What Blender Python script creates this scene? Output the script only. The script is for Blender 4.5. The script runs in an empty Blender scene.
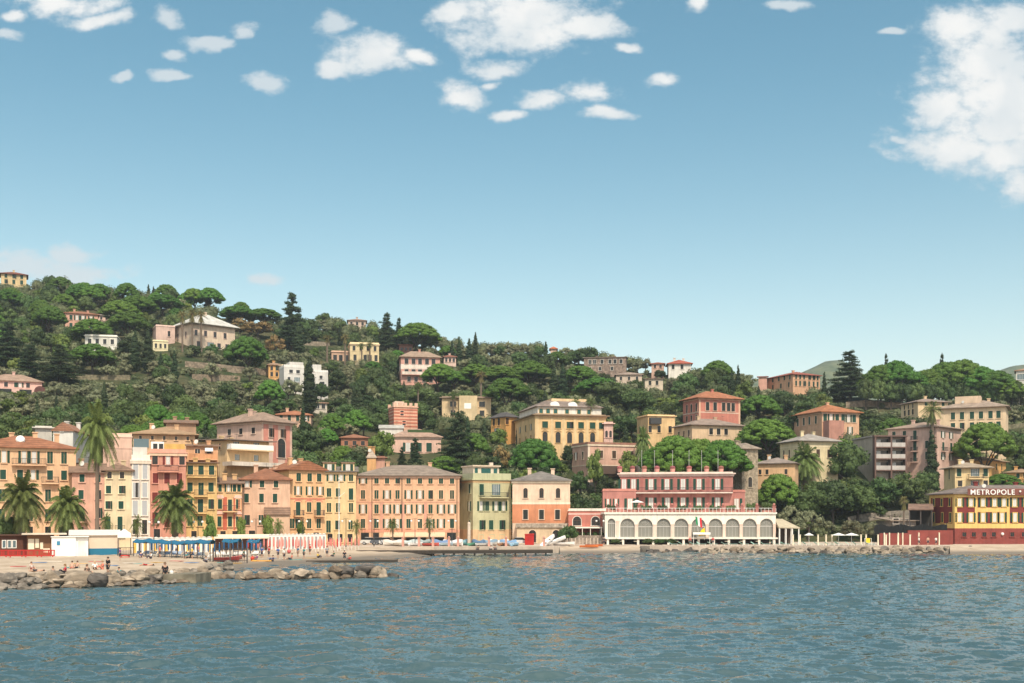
import bpy, math, random
import numpy as np
R = math.radians
random.seed(7); rng = np.random.default_rng(11)
scene = bpy.context.scene
COL = scene.collection
# ------------------------------------------------------------------ camera figures: eye 7 m above the sea, looking along +Y
F = 1138.0; CX = 512.0; HY = 516.0; CH = 7.0
def X(px, Y): return (px - CX) / F * Y
def Z(py, Y): return CH + (HY - py) / F * Y
def PXof(x, y): return CX + F * x / y
def PYof(z, y): return HY - F * (z - CH) / y
# ------------------------------------------------------------------ objects
def tag(o, label=None, cat=None, group=None, kind=None):
    if label: o['label'] = label
    if cat: o['category'] = cat
    if group: o['group'] = group
    if kind: o['kind'] = kind
    return o
def empty(name, loc=(0, 0, 0), rz=0.0, parent=None):
    o = bpy.data.objects.new(name, None); COL.objects.link(o)
    o.location = loc; o.rotation_euler = (0, 0, rz); o.empty_display_size = .3
    if parent: o.parent = parent
    return o
def put(name, me, parent=None, loc=(0, 0, 0), rz=0.0, sc=None):
    o = bpy.data.objects.new(name, me); COL.objects.link(o)
    o.location = loc; o.rotation_euler = (0, 0, rz)
    if sc: o.scale = sc
    if parent: o.parent = parent
    return o
class MB:
    def __init__(s): s.v = []; s.f = []; s.m = []
    def add(s, vs, fs, m=0):
        o = len(s.v); s.v += [tuple(map(float, v)) for v in vs]
        s.f += [tuple(i + o for i in f) for f in fs]; s.m += [m] * len(fs); return s
    def box(s, x0, x1, y0, y1, z0, z1, m=0):
        return s.add([(x0,y0,z0),(x1,y0,z0),(x1,y1,z0),(x0,y1,z0),(x0,y0,z1),(x1,y0,z1),(x1,y1,z1),(x0,y1,z1)],
              [(0,3,2,1),(4,5,6,7),(0,1,5,4),(1,2,6,5),(2,3,7,6),(3,0,4,7)], m)
    def cyl(s, p0, p1, r0, r1=None, n=8, m=0):
        return s.tube([p0, p1], [r0, r0 if r1 is None else r1], n, m)
    def tube(s, pts, rad, n=8, m=0):
        P = [np.array(p, float) for p in pts]; rings = []
        for i, p in enumerate(P):
            d = P[min(i + 1, len(P) - 1)] - P[max(i - 1, 0)]; d /= (np.linalg.norm(d) + 1e-9)
            a = np.array([1, 0, 0]) if abs(d[0]) < .8 else np.array([0, 1, 0])
            u = np.cross(d, a); u /= np.linalg.norm(u); w = np.cross(d, u)
            rings.append([p + rad[i] * (math.cos(t) * u + math.sin(t) * w) for t in [2 * math.pi * k / n for k in range(n)]])
        vs = [v for r in rings for v in r]; fs = []
        for i in range(len(P) - 1):
            for k in range(n):
                a, b = i * n + k, i * n + (k + 1) % n
                fs.append((a, a + n, b + n, b))
        fs.append(tuple(range(n))); fs.append(tuple(range((len(P) - 1) * n, len(P) * n))[::-1])
        return s.add(vs, fs, m)
    def prism(s, poly, y0, y1, m=0):          # poly: (x,z) counter-clockwise seen from -y
        n = len(poly)
        vs = [(x, y0, z) for x, z in poly] + [(x, y1, z) for x, z in poly]
        fs = [tuple(range(n)), tuple(range(n, 2 * n))[::-1]] + [(i, i + n, (i + 1) % n + n, (i + 1) % n) for i in range(n)]
        return s.add(vs, fs, m)
    def slab(s, poly, z0, z1, m=0):           # poly: (x,y) counter-clockwise from above
        n = len(poly)
        vs = [(x, y, z0) for x, y in poly] + [(x, y, z1) for x, y in poly]
        fs = [tuple(range(n))[::-1], tuple(range(n, 2 * n))] + [(i, (i + 1) % n, (i + 1) % n + n, i + n) for i in range(n)]
        return s.add(vs, fs, m)
    def ball(s, c, r, nu=10, nv=6, m=0):
        r = (r, r, r) if not hasattr(r, '__len__') else r
        vs = []
        for j in range(nv + 1):
            t = math.pi * j / nv
            for i in range(nu):
                p = 2 * math.pi * i / nu
                vs.append((c[0] + r[0] * math.sin(t) * math.cos(p), c[1] + r[1] * math.sin(t) * math.sin(p), c[2] + r[2] * math.cos(t)))
        fs = [(j * nu + i, (j + 1) * nu + i, (j + 1) * nu + (i + 1) % nu, j * nu + (i + 1) % nu) for j in range(nv) for i in range(nu)]
        return s.add(vs, fs, m)
    def mesh(s, name, mats, smooth=False):
        me = bpy.data.meshes.new(name)
        me.from_pydata(s.v, [], s.f)
        for m in (mats if isinstance(mats, (list, tuple)) else [mats]): me.materials.append(m)
        if any(s.m): me.polygons.foreach_set('material_index', s.m)
        if smooth: me.polygons.foreach_set('use_smooth', [True] * len(s.f))
        me.update(); return me
    def obj(s, name, mats, parent=None, loc=(0, 0, 0), rz=0.0, smooth=False):
        return put(name, s.mesh(name, mats, smooth), parent, loc, rz)
# ------------------------------------------------------------------ materials
def mat(name):
    m = bpy.data.materials.new(name); m.use_nodes = True
    nt = m.node_tree; return m, nt, nt.nodes['Principled BSDF']
def nd(nt, typ, **kw):
    n = nt.nodes.new(typ)
    for k, v in kw.items():
        if k in n.inputs.keys(): n.inputs[k].default_value = v
        else: setattr(n, k, v)
    return n
def rgba(c): return (c[0], c[1], c[2], 1.0)
def mixc(nt, fac, a, b, mode='MIX'):
    n = nt.nodes.new('ShaderNodeMix'); n.data_type = 'RGBA'; n.blend_type = mode
    for sock, v in ((n.inputs[0], fac), (n.inputs[6], a), (n.inputs[7], b)):
        if isinstance(v, bpy.types.NodeSocket): nt.links.new(v, sock)
        elif isinstance(v, (int, float)): sock.default_value = v
        else: sock.default_value = rgba(v)
    return n.outputs[2]
def ramp(nt, fac, stops):
    n = nt.nodes.new('ShaderNodeValToRGB'); e = n.color_ramp.elements
    while len(e) < len(stops): e.new(.5)
    for el, (p, c) in zip(e, stops): el.position = p; el.color = rgba(c) if hasattr(c, '__len__') else (c, c, c, 1)
    nt.links.new(fac, n.inputs[0]); return n.outputs[0]
def noise(nt, vec, scale, detail=3, rough=.55):
    n = nd(nt, 'ShaderNodeTexNoise', Scale=scale, Detail=detail, Roughness=rough)
    nt.links.new(vec, n.inputs['Vector']); return n.outputs['Fac']
def coords(nt, kind='Object', scale=None):
    o = nt.nodes.new('ShaderNodeTexCoord').outputs[kind]
    if scale:
        mp = nt.nodes.new('ShaderNodeMapping'); mp.inputs['Scale'].default_value = scale
        nt.links.new(o, mp.inputs[0]); o = mp.outputs[0]
    return o
_mc = {}
def tonec(c):
    l = .3 * c[0] + .59 * c[1] + .11 * c[2]; q = (c[0], c[1] * .99, c[2] * .97); return tuple(x * .94 + l * .06 for x in q)
def plaster(c, name='plaster', var=.16, rough=.9):
    c = tonec(c)
    key = ('pl', tuple(c), var)
    if key in _mc: return _mc[key]
    m, nt, b = mat(name)
    v = coords(nt); n1 = noise(nt, v, .35, 4); n2 = noise(nt, coords(nt, 'Object', (1.6, 1.6, .22)), 1.1, 4, .65)
    lo = tuple(x * (1 - var * 1.5) for x in c); hi = tuple(min(1, x * (1 + var * .55) + .006) for x in c)
    base = mixc(nt, ramp(nt, n1, [(.3, 0), (.7, 1)]), lo, hi)
    dirt = tuple(x * .62 + .01 for x in c)
    base = mixc(nt, ramp(nt, n2, [(.47, 0), (.80, .9)]), base, dirt)
    nt.links.new(base, b.inputs['Base Color']); b.inputs['Roughness'].default_value = rough
    b.inputs['Specular IOR Level'].default_value = .2
    _mc[key] = m; return m
def tiles(c, name='roof_tiles'):
    key = ('ti', tuple(c))
    if key in _mc: return _mc[key]
    m, nt, b = mat(name)
    v = coords(nt); n1 = noise(nt, v, .7, 5, .7); n2 = noise(nt, v, 3.5, 2)
    base = mixc(nt, ramp(nt, n1, [(.32, 0), (.68, 1)]), tuple(x * .6 for x in c), tuple(min(1, x * 1.2) for x in c))
    base = mixc(nt, ramp(nt, n2, [(.45, 0), (.75, .6)]), base, (c[0] * .55 + .05, c[1] * .6 + .04, c[2] * .6 + .035))
    w = nd(nt, 'ShaderNodeTexWave', Scale=.8, Distortion=1.0, bands_direction='Z'); nt.links.new(v, w.inputs[0])
    base = mixc(nt, .35, base, w.outputs['Color'], 'MULTIPLY')
    nt.links.new(base, b.inputs['Base Color']); b.inputs['Roughness'].default_value = .9
    b.inputs['Specular IOR Level'].default_value = .2
    _mc[key] = m; return m
def plain(c, name='paint', rough=.6, var=.12, scale=1.2, metal=0.0):
    key = ('pn', tuple(c), rough, metal)
    if key in _mc: return _mc[key]
    m, nt, b = mat(name)
    n1 = noise(nt, coords(nt), scale, 3)
    nt.links.new(mixc(nt, n1, tuple(x * (1 - var) for x in c), tuple(min(1, x * (1 + var)) for x in c)), b.inputs['Base Color'])
    b.inputs['Roughness'].default_value = rough; b.inputs['Metallic'].default_value = metal
    b.inputs['Specular IOR Level'].default_value = .3
    _mc[key] = m; return m
def leafmat(name, c1, c2, hue=.0, vary=.35):
    c1 = (c1[0] * 1.40, c1[1] * 1.36, c1[2] * 1.25); c2 = (c2[0] * 1.40, c2[1] * 1.36, c2[2] * 1.25)
    m, nt, b = mat(name)
    oi = nt.nodes.new('ShaderNodeObjectInfo')
    n1 = noise(nt, coords(nt), 9.0, 2)
    base = mixc(nt, ramp(nt, n1, [(.3, 0), (.7, 1)]), c1, c2)
    hs = nt.nodes.new('ShaderNodeHueSaturation')
    mr = nd(nt, 'ShaderNodeMapRange'); mr.inputs[3].default_value = 1 - vary; mr.inputs[4].default_value = 1 + vary
    nt.links.new(oi.outputs['Random'], mr.inputs[0]); nt.links.new(mr.outputs[0], hs.inputs['Value'])
    m2 = nd(nt, 'ShaderNodeMath', operation='MULTIPLY'); m2.inputs[1].default_value = 7.31; nt.links.new(oi.outputs['Random'], m2.inputs[0])
    m3 = nd(nt, 'ShaderNodeMath', operation='FRACT'); nt.links.new(m2.outputs[0], m3.inputs[0])
    mr2 = nd(nt, 'ShaderNodeMapRange'); mr2.inputs[3].default_value = .475; mr2.inputs[4].default_value = .515
    nt.links.new(m3.outputs[0], mr2.inputs[0]); nt.links.new(mr2.outputs[0], hs.inputs['Hue'])
    nt.links.new(base, hs.inputs['Color'])
    nt.links.new(hs.outputs[0], b.inputs['Base Color']); b.inputs['Roughness'].default_value = .6
    b.inputs['Specular IOR Level'].default_value = .25
    tr = nt.nodes.new('ShaderNodeBsdfTranslucent'); nt.links.new(hs.outputs[0], tr.inputs[0])
    mx = nt.nodes.new('ShaderNodeMixShader'); mx.inputs[0].default_value = .18
    nt.links.new(b.outputs[0], mx.inputs[1]); nt.links.new(tr.outputs[0], mx.inputs[2])
    nt.links.new(mx.outputs[0], nt.nodes['Material Output'].inputs[0])
    return m
L_PINE = leafmat('pine_needles', (.030, .080, .012), (.080, .160, .026), vary=.25)
L_BROAD = leafmat('broad_leaves', (.022, .046, .014), (.062, .098, .032), vary=.5)
L_LIGHT = leafmat('light_leaves', (.048, .082, .016), (.115, .160, .040), vary=.3)
L_OLIVE = leafmat('olive_leaves', (.080, .094, .052), (.168, .176, .110), vary=.3)
L_DARK = leafmat('dark_needles', (.014, .030, .012), (.034, .056, .024), vary=.25)
L_PALM = leafmat('palm_fronds', (.045, .078, .018), (.125, .155, .048), vary=.2)
L_DRYPALM = leafmat('dry_palm_fronds', (.09, .085, .03), (.20, .17, .07), vary=.2)
L_RUST = leafmat('rusty_leaves', (.10, .075, .03), (.20, .13, .06), vary=.25)
L_PINK = leafmat('pink_blossom', (.16, .06, .05), (.34, .13, .12), vary=.2)
BARK = plain((.16, .12, .09), 'bark', .95, .3); BARKD = plain((.07, .055, .045), 'dark_bark', .95, .3)
def glassm(c, name, rough=.12):
    m, nt, b = mat(name); b.inputs['Base Color'].default_value = rgba(c); b.inputs['Roughness'].default_value = rough
    b.inputs['Specular IOR Level'].default_value = .35; return m
GLASS = glassm((.018, .022, .024), 'dark_glass'); GLASSB = glassm((.10, .15, .17), 'blue_glass')
CURTAIN = plain((.60, .58, .54), 'curtain', .8); WHITE = plain((.80, .78, .74), 'white_paint', .6)
CREAM = plain((.78, .68, .52), 'cream_paint', .7)
SH = {'green': plain((.012, .055, .036), 'green_shutter', .6), 'red': plain((.16, .025, .02), 'red_shutter', .6),
      'grey': plain((.42, .42, .43), 'grey_shutter', .6), 'brown': plain((.07, .04, .025), 'brown_shutter', .6),
      'dark': plain((.02, .024, .022), 'dark_shutter', .6), 'white': WHITE, 'teal': plain((.02, .10, .09), 'teal_shutter', .6)}
IRON = plain((.05, .05, .052), 'iron', .6); WOOD = plain((.16, .10, .06), 'wood', .85, .3); DARKWOOD = plain((.075, .035, .022), 'dark_wood', .8, .3)
STONE = None
def stone(c, name='stone', scale=1.4, var=.58):
    key = ('st', tuple(c), scale)
    if key in _mc: return _mc[key]
    m, nt, b = mat(name); v = coords(nt)
    n1 = noise(nt, v, scale, 6, .65)
    vo = nd(nt, 'ShaderNodeTexVoronoi', Scale=scale * 1.6); nt.links.new(v, vo.inputs['Vector'])
    base = mixc(nt, ramp(nt, n1, [(.3, 0), (.7, 1)]), tuple(x * (1 - var) for x in c), tuple(min(1, x * 1.25) for x in c))
    base = mixc(nt, .45, base, ramp(nt, vo.outputs['Distance'], [(.05, 1.0), (.75, .25)]), 'MULTIPLY')
    nt.links.new(base, b.inputs['Base Color']); b.inputs['Roughness'].default_value = .92
    b.inputs['Specular IOR Level'].default_value = .2
    if name.startswith('rock'):              # wet, weedy band at the waterline
        gp = nt.nodes.new('ShaderNodeNewGeometry'); sx = nt.nodes.new('ShaderNodeSeparateXYZ'); nt.links.new(gp.outputs['Position'], sx.inputs[0])
        ad = nd(nt, 'ShaderNodeMath', operation='MULTIPLY_ADD'); nt.links.new(n1, ad.inputs[0]); ad.inputs[1].default_value = -.5; nt.links.new(sx.outputs[2], ad.inputs[2])
        base = mixc(nt, ramp(nt, ad.outputs[0], [(.0, 1.0), (.22, .0)]), base, (.035, .034, .022))
    bp = nd(nt, 'ShaderNodeBump', Strength=.6, Distance=.15); nt.links.new(n1, bp.inputs['Height']); nt.links.new(bp.outputs[0], b.inputs['Normal'])
    _mc[key] = m; return m
# ------------------------------------------------------------------ ordinals for labels
_ORD = ['first', 'second', 'third', 'fourth', 'fifth', 'sixth', 'seventh', 'eighth', 'ninth', 'tenth', 'eleventh', 'twelfth', 'thirteenth',
        'fourteenth', 'fifteenth', 'sixteenth', 'seventeenth', 'eighteenth', 'nineteenth']
_TEN = {2: 'twent', 3: 'thirt', 4: 'fort', 5: 'fift', 6: 'sixt', 7: 'sevent', 8: 'eight', 9: 'ninet'}
def ordinal(i):                                  # i from 0
    n = i + 1
    if n < 20: return _ORD[i]
    t, u = divmod(n, 10)
    return _TEN[t] + 'ieth' if u == 0 else _TEN[t] + 'y-' + _ORD[u - 1]
# ------------------------------------------------------------------ terrain
def interp(x, pts): return float(np.interp(x, [p[0] for p in pts], [p[1] for p in pts]))
ROWY = [(-400, 160), (0, 184), (76, 190), (186, 196), (250, 212), (330, 226), (400, 233), (460, 238), (560, 238), (700, 236), (1024, 238), (1500, 250)]
PROF = [(0, 1.2), (15, 5.5), (40, 14), (60, 23), (130, 44), (220, 75), (320, 114), (380, 141), (480, 180), (600, 220)]
PS = np.array([p[0] for p in PROF], float); PZ = np.array([p[1] for p in PROF], float)
RIDGE = [(-400, 270), (0, 292), (50, 294), (100, 299), (150, 304), (200, 311), (235, 321), (280, 329), (330, 329), (400, 337), (440, 349), (480, 355), (530, 355),
         (580, 361), (640, 371), (700, 381), (760, 389), (800, 393), (850, 399), (900, 402), (1000, 405), (1500, 410)]
def y0(px): return interp(px, ROWY) + 14
def base_h(px, Y): return np.interp(Y - y0(px), PS, PZ)
_rc = {}
def ridge_Y(px):
    k = int(round(px / 10))
    if k not in _rc:
        pr = interp(k * 10, RIDGE); Y = y0(k * 10)
        while Y < 1000 and PYof(base_h(k * 10, Y), Y) > pr: Y += 1.5
        _rc[k] = Y
    return _rc[k]
def ridge_Ys(px):
    a = math.floor(px / 10); t = px / 10 - a
    return ridge_Y(a * 10) * (1 - t) + ridge_Y((a + 1) * 10) * t
def ground(px, Y):
    r = ridge_Ys(px)
    h = float(base_h(px, min(Y, r)))
    if Y > r: h -= (Y - r) * .25
    h += .8 * math.sin(px * .05 + Y * .07) * min(1, max(0, (Y - y0(px)) / 50))
    return max(h, -5)
def hillY(px, py, lo=None):                       # where the sight line meets the hill
    Y = lo or y0(px)
    r = ridge_Ys(px)
    while Y < r + 2:
        if PYof(ground(px, Y), Y) <= py: return Y
        Y += .5
    return r
# ------------------------------------------------------------------ camera, sun, sky
cam = bpy.data.cameras.new('camera'); co = bpy.data.objects.new('camera', cam); COL.objects.link(co)
co.location = (0, 0, CH); co.rotation_euler = (R(90), 0, 0)
cam.sensor_width = 36; cam.lens = F / 1024 * 36; cam.shift_y = (HY - 341.5) / 1024; cam.clip_start = .5; cam.clip_end = 20000
scene.camera = co
SUN_EL, SUN_AZ = 52.0, 16.0      # degrees; azimuth from behind the eye towards the right
ld = bpy.data.lights.new('sun', 'SUN'); ld.energy = 3.1; ld.angle = R(3.5); ld.color = (1.0, .88, .70)
lo = bpy.data.objects.new('sun', ld); COL.objects.link(lo)
lo.rotation_euler = (R(90 - SUN_EL), 0, R(SUN_AZ)); lo.location = (100, -100, 300)
w = bpy.data.worlds.new('World'); scene.world = w; w.use_nodes = True
nt = w.node_tree; bg = nt.nodes['Background']; bg.inputs['Strength'].default_value = .095
sky = nt.nodes.new('ShaderNodeTexSky'); sky.sky_type = 'NISHITA'; sky.sun_disc = False
sky.sun_elevation = R(SUN_EL); sky.sun_rotation = R(180 - SUN_AZ)
sky.air_density = 1.0; sky.dust_density = .7; sky.ozone_density = 1.6; sky.altitude = 0
def M(op, a, b=None, c=None):
    n = nt.nodes.new('ShaderNodeMath'); n.operation = op
    for i, v in enumerate((a, b, c)):
        if v is None: continue
        if isinstance(v, bpy.types.NodeSocket): nt.links.new(v, n.inputs[i])
        else: n.inputs[i].default_value = v
    return n.outputs[0]
g = nt.nodes.new('ShaderNodeTexCoord').outputs['Generated']
sp = nt.nodes.new('ShaderNodeSeparateXYZ'); nt.links.new(g, sp.inputs[0])
dy = M('MAXIMUM', sp.outputs[1], .02)
U = M('DIVIDE', sp.outputs[0], dy); V = M('DIVIDE', sp.outputs[2], dy)
front = M('GREATER_THAN', sp.outputs[1], .05)
cb = nt.nodes.new('ShaderNodeCombineXYZ'); nt.links.new(U, cb.inputs[0]); nt.links.new(M('MULTIPLY', V, 1.5), cb.inputs[1])
uv = cb.outputs[0]
nzc = nd(nt, 'ShaderNodeTexNoise', Scale=30.0, Detail=8.0, Roughness=.62); nt.links.new(uv, nzc.inputs['Vector'])
nzl = nd(nt, 'ShaderNodeTexNoise', Scale=11.0, Detail=4.0, Roughness=.5); nt.links.new(uv, nzl.inputs['Vector'])
U2 = M('ADD', U, M('MULTIPLY', M('SUBTRACT', nzl.outputs['Fac'], .5), .05))
sepc = nt.nodes.new('ShaderNodeSeparateColor'); nt.links.new(nzl.outputs['Color'], sepc.inputs[0])
V2 = M('ADD', V, M('MULTIPLY', M('SUBTRACT', sepc.outputs[1], .5), .035))
cb2 = nt.nodes.new('ShaderNodeCombineXYZ'); nt.links.new(U2, cb2.inputs[0]); nt.links.new(V2, cb2.inputs[1])
def field(lst):
    run = None
    for (px, py, rx, ry) in lst:
        vm = nt.nodes.new('ShaderNodeVectorMath'); vm.operation = 'MULTIPLY_ADD'
        u0, v0, ru, rv = (px - CX) / F, (HY - py) / F, rx * 1.3 / F, ry * 1.35 / F
        nt.links.new(cb2.outputs[0], vm.inputs[0]); vm.inputs[1].default_value = (1 / ru, 1 / rv, 0); vm.inputs[2].default_value = (-u0 / ru, -v0 / rv, 0)
        dt = nt.nodes.new('ShaderNodeVectorMath'); dt.operation = 'DOT_PRODUCT'
        nt.links.new(vm.outputs[0], dt.inputs[0]); nt.links.new(vm.outputs[0], dt.inputs[1])
        run = dt.outputs['Value'] if run is None else M('MINIMUM', run, dt.outputs['Value'])
    return M('MULTIPLY', M('SUBTRACT', 1.0, M('SQRT', run)), 2.8)
def smooth(x, a, b):
    n = nt.nodes.new('ShaderNodeMapRange'); n.interpolation_type = 'SMOOTHSTEP'; n.inputs[1].default_value = a; n.inputs[2].default_value = b
    nt.links.new(x, n.inputs[0]); return n.outputs[0]
BIG = [(520, 18, 78, 38), (455, 14, 30, 14), (585, 30, 45, 13), (625, 48, 14, 6), (540, 40, 40, 16), (372, 56, 48, 20), (335, 68, 16, 9), (420, 58, 28, 8), (462, 93, 24, 14), (492, 84, 14, 5), (497, 70, 34, 10),
       (590, 96, 30, 10), (545, 104, 32, 9), (505, 114, 20, 6), (612, 118, 28, 7), (658, 79, 17, 8), (55, 2, 60, 12), (95, 18, 42, 9), (10, 17, 12, 5), (690, 4, 15, 9),
       (985, 70, 62, 62), (955, 32, 34, 24), (1010, 22, 50, 20), (1015, 110, 95, 62), (960, 148, 75, 22), (1020, 182, 30, 22), (1012, 158, 60, 30), (1000, 90, 70, 60), (940, 110, 30, 25), (1060, 60, 60, 70)]
FAINT = [(172, 21, 17, 9), (210, 47, 28, 8), (247, 34, 13, 8), (272, 87, 18, 11), (328, 28, 16, 10), (170, 59, 12, 6), (126, 82, 10, 5), (170, 79, 18, 5), (260, 277, 18, 5), (70, 248, 32, 8), (76, 272, 50, 14), (30, 262, 60, 18),
         (5, 35, 16, 5), (790, 3, 22, 5), (893, 32, 14, 4), (905, 140, 14, 5)]
nzf = nd(nt, 'ShaderNodeTexNoise', Scale=85.0, Detail=5.0, Roughness=.6); nt.links.new(uv, nzf.inputs['Vector'])
nz0 = M('ADD', M('SUBTRACT', nzc.outputs['Fac'], .5), M('MULTIPLY', M('SUBTRACT', nzf.outputs['Fac'], .5), .5))
dB = M('ADD', field(BIG), M('MULTIPLY', nz0, 3.6))
dF = M('ADD', field(FAINT), M('MULTIPLY', nz0, 4.4))
aB = M('MULTIPLY', smooth(dB, .2, 2.0), .97); aF = M('MULTIPLY', smooth(dF, .0, 1.9), .8)
alpha = M('MULTIPLY', M('MAXIMUM', aB, aF), front)
hs = nd(nt, 'ShaderNodeHueSaturation', Hue=.471, Saturation=1.04, Value=1.0); nt.links.new(sky.outputs[0], hs.inputs['Color'])
nz3 = nd(nt, 'ShaderNodeTexNoise', Scale=14.0, Detail=3.0, Roughness=.5); nt.links.new(cb2.outputs[0], nz3.inputs['Vector'])
thick = smooth(dB, .5, 2.6)
shade = M('MULTIPLY', M('ADD', M('MULTIPLY', smooth(nz3.outputs['Fac'], .38, .62), .75), .25), thick)
ccol = mixc(nt, shade, (5.0, 5.4, 5.6), (6.6, 6.55, 6.4))
# broken cloud overhead and behind the eye: unseen, added to lift facade shadows
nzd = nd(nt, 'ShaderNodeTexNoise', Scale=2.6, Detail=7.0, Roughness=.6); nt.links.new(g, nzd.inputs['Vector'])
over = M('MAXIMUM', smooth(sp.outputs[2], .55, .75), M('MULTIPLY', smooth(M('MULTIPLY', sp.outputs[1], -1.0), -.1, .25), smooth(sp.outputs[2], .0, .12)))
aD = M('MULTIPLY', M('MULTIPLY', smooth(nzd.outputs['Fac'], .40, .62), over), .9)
elv = smooth(sp.outputs[2], -.02, .42)
skyb = mixc(nt, 1.0, hs.outputs[0], mixc(nt, elv, (1.80, 1.33, 1.08), (.78, .93, .94)), 'MULTIPLY')
skyc = mixc(nt, alpha, skyb, ccol)
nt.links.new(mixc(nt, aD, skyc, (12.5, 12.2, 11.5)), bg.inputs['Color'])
# ------------------------------------------------------------------ render look
vs = scene.view_settings; vs.view_transform = 'Standard'; vs.look = 'None'; vs.exposure = 0.66; vs.gamma = 1.0; vs.use_curve_mapping = False
scene.render.engine = 'CYCLES'; cy = scene.cycles
cy.use_denoising = True; cy.denoiser = 'OPENIMAGEDENOISE'; cy.max_bounces = 6; cy.diffuse_bounces = 3; cy.glossy_bounces = 3; cy.transmission_bounces = 2
cy.volume_bounces = 0; cy.caustics_reflective = False; cy.caustics_refractive = False; cy.sample_clamp_indirect = 4
# ------------------------------------------------------------------ sea
m, nt2, b = mat('sea_water')
def sea_material():
    nt = nt2
    b.inputs['Base Color'].default_value = (.018, .060, .068, 1); b.inputs['Roughness'].default_value = .06; b.inputs['IOR'].default_value = 1.33
    v = coords(nt)
    def nz(scale, sx, det):
        mp = nt.nodes.new('ShaderNodeMapping'); mp.inputs['Scale'].default_value = (sx, 1, 1); nt.links.new(v, mp.inputs[0])
        mp.inputs['Rotation'].default_value = (0, 0, R(12))
        return noise(nt, mp.outputs[0], scale, det, .6)
    def mth(op, a, c):
        n = nt.nodes.new('ShaderNodeMath'); n.operation = op
        for i, q in enumerate((a, c)):
            if isinstance(q, bpy.types.NodeSocket): nt.links.new(q, n.inputs[i])
            else: n.inputs[i].default_value = q
        return n.outputs[0]
    def nzv(scale, sx, det, k, sy=1):
        mp = nt.nodes.new('ShaderNodeMapping'); mp.inputs['Scale'].default_value = (sx, sy, 1); nt.links.new(v, mp.inputs[0]); mp.inputs['Rotation'].default_value = (0, 0, R(6))
        n = nd(nt, 'ShaderNodeTexNoise', Scale=scale, Detail=det, Roughness=.6); nt.links.new(mp.outputs[0], n.inputs['Vector'])
        q = nt.nodes.new('ShaderNodeVectorMath'); q.operation = 'MULTIPLY_ADD'; nt.links.new(n.outputs['Color'], q.inputs[0]); q.inputs[1].default_value = (k, k, 0); q.inputs[2].default_value = (-k / 2, -k / 2, 0); return q.outputs[0]
    def vadd(p, q):
        n = nt.nodes.new('ShaderNodeVectorMath'); n.operation = 'ADD'
        for i, u in enumerate((p, q)):
            if isinstance(u, bpy.types.NodeSocket): nt.links.new(u, n.inputs[i])
            else: n.inputs[i].default_value = u
        return n.outputs[0]
    gn = nt.nodes.new('ShaderNodeNewGeometry')
    tot = vadd(nzv(4.2, 1.2, 2, .40, .8), gn.outputs['Normal'])
    nm = nt.nodes.new('ShaderNodeVectorMath'); nm.operation = 'NORMALIZE'; nt.links.new(tot, nm.inputs[0]); nt.links.new(nm.outputs[0], b.inputs['Normal'])
    big = noise(nt, v, .03, 3)
    nt.links.new(mixc(nt, ramp(nt, big, [(.38, 0), (.62, 1)]), (.040, .078, .090), (.058, .098, .104)), b.inputs['Base Color'])
sea_material()
SEA = m
def sea_mesh():
    """wind waves in the bay as real height, finest near the eye, and the calm sheet around them"""
    cols = np.linspace(-260, 1284, 640); ys = [36.0]
    while ys[-1] < 236: ys.append(ys[-1] * 1.0036)
    ys = np.array(ys); K = (cols - CX) / F; Xg = K[None, :] * ys[:, None]; Yg = np.repeat(ys[:, None], len(cols), 1); Zg = np.zeros_like(Xg)
    wr = np.random.default_rng(4)
    patch = .8 + .35 * np.sin(Xg * .045 + 1.3 + .6 * np.sin(Yg * .05)) * np.sin(Yg * .06 + .4 + .5 * np.sin(Xg * .03))
    for i in range(80):
        lam = .75 * (4.6 / .75) ** wr.random(); k = 2 * np.pi / lam; th = wr.normal(-1.5, .5); sl = .047 * (lam / 2.0) ** -.15
        fade = np.clip((lam * 330 / ys - .55) / 1.0, 0, 1)[:, None] if lam < 2.2 else 1.0
        ph = k * (np.cos(th) * Xg + np.sin(th) * Yg) + wr.uniform(0, 6.28)
        Zg += sl / k * (np.sin(ph) + .22 * np.sin(2 * ph + 1.2)) * patch * fade
    ny, nx = Xg.shape; idx = np.arange(ny * nx).reshape(ny, nx)
    q = np.stack([idx[:-1, :-1], idx[:-1, 1:], idx[1:, 1:], idx[1:, :-1]], -1).reshape(-1, 4)
    V = np.stack([Xg, Yg, Zg], -1).reshape(-1, 3); o = len(V)
    V = np.concatenate([V, np.array([(-2400, -300, -.16), (2400, -300, -.16), (2400, 2300, -.16), (-2400, 2300, -.16)], float)])
    q = np.concatenate([q, [[o, o + 1, o + 2, o + 3]]])
    me = bpy.data.meshes.new('water'); me.vertices.add(len(V)); me.vertices.foreach_set('co', V.astype(np.float32).ravel())
    me.loops.add(q.size); me.loops.foreach_set('vertex_index', q.astype(np.int32).ravel()); me.polygons.add(len(q))
    me.polygons.foreach_set('loop_start', np.arange(0, q.size, 4, dtype=np.int32)); me.polygons.foreach_set('use_smooth', np.ones(len(q), bool))
    me.update(calc_edges=True); me.materials.append(SEA); return me
tag(put('water', sea_mesh()), 'blue green sea rippled by the breeze', kind='structure')
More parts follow.
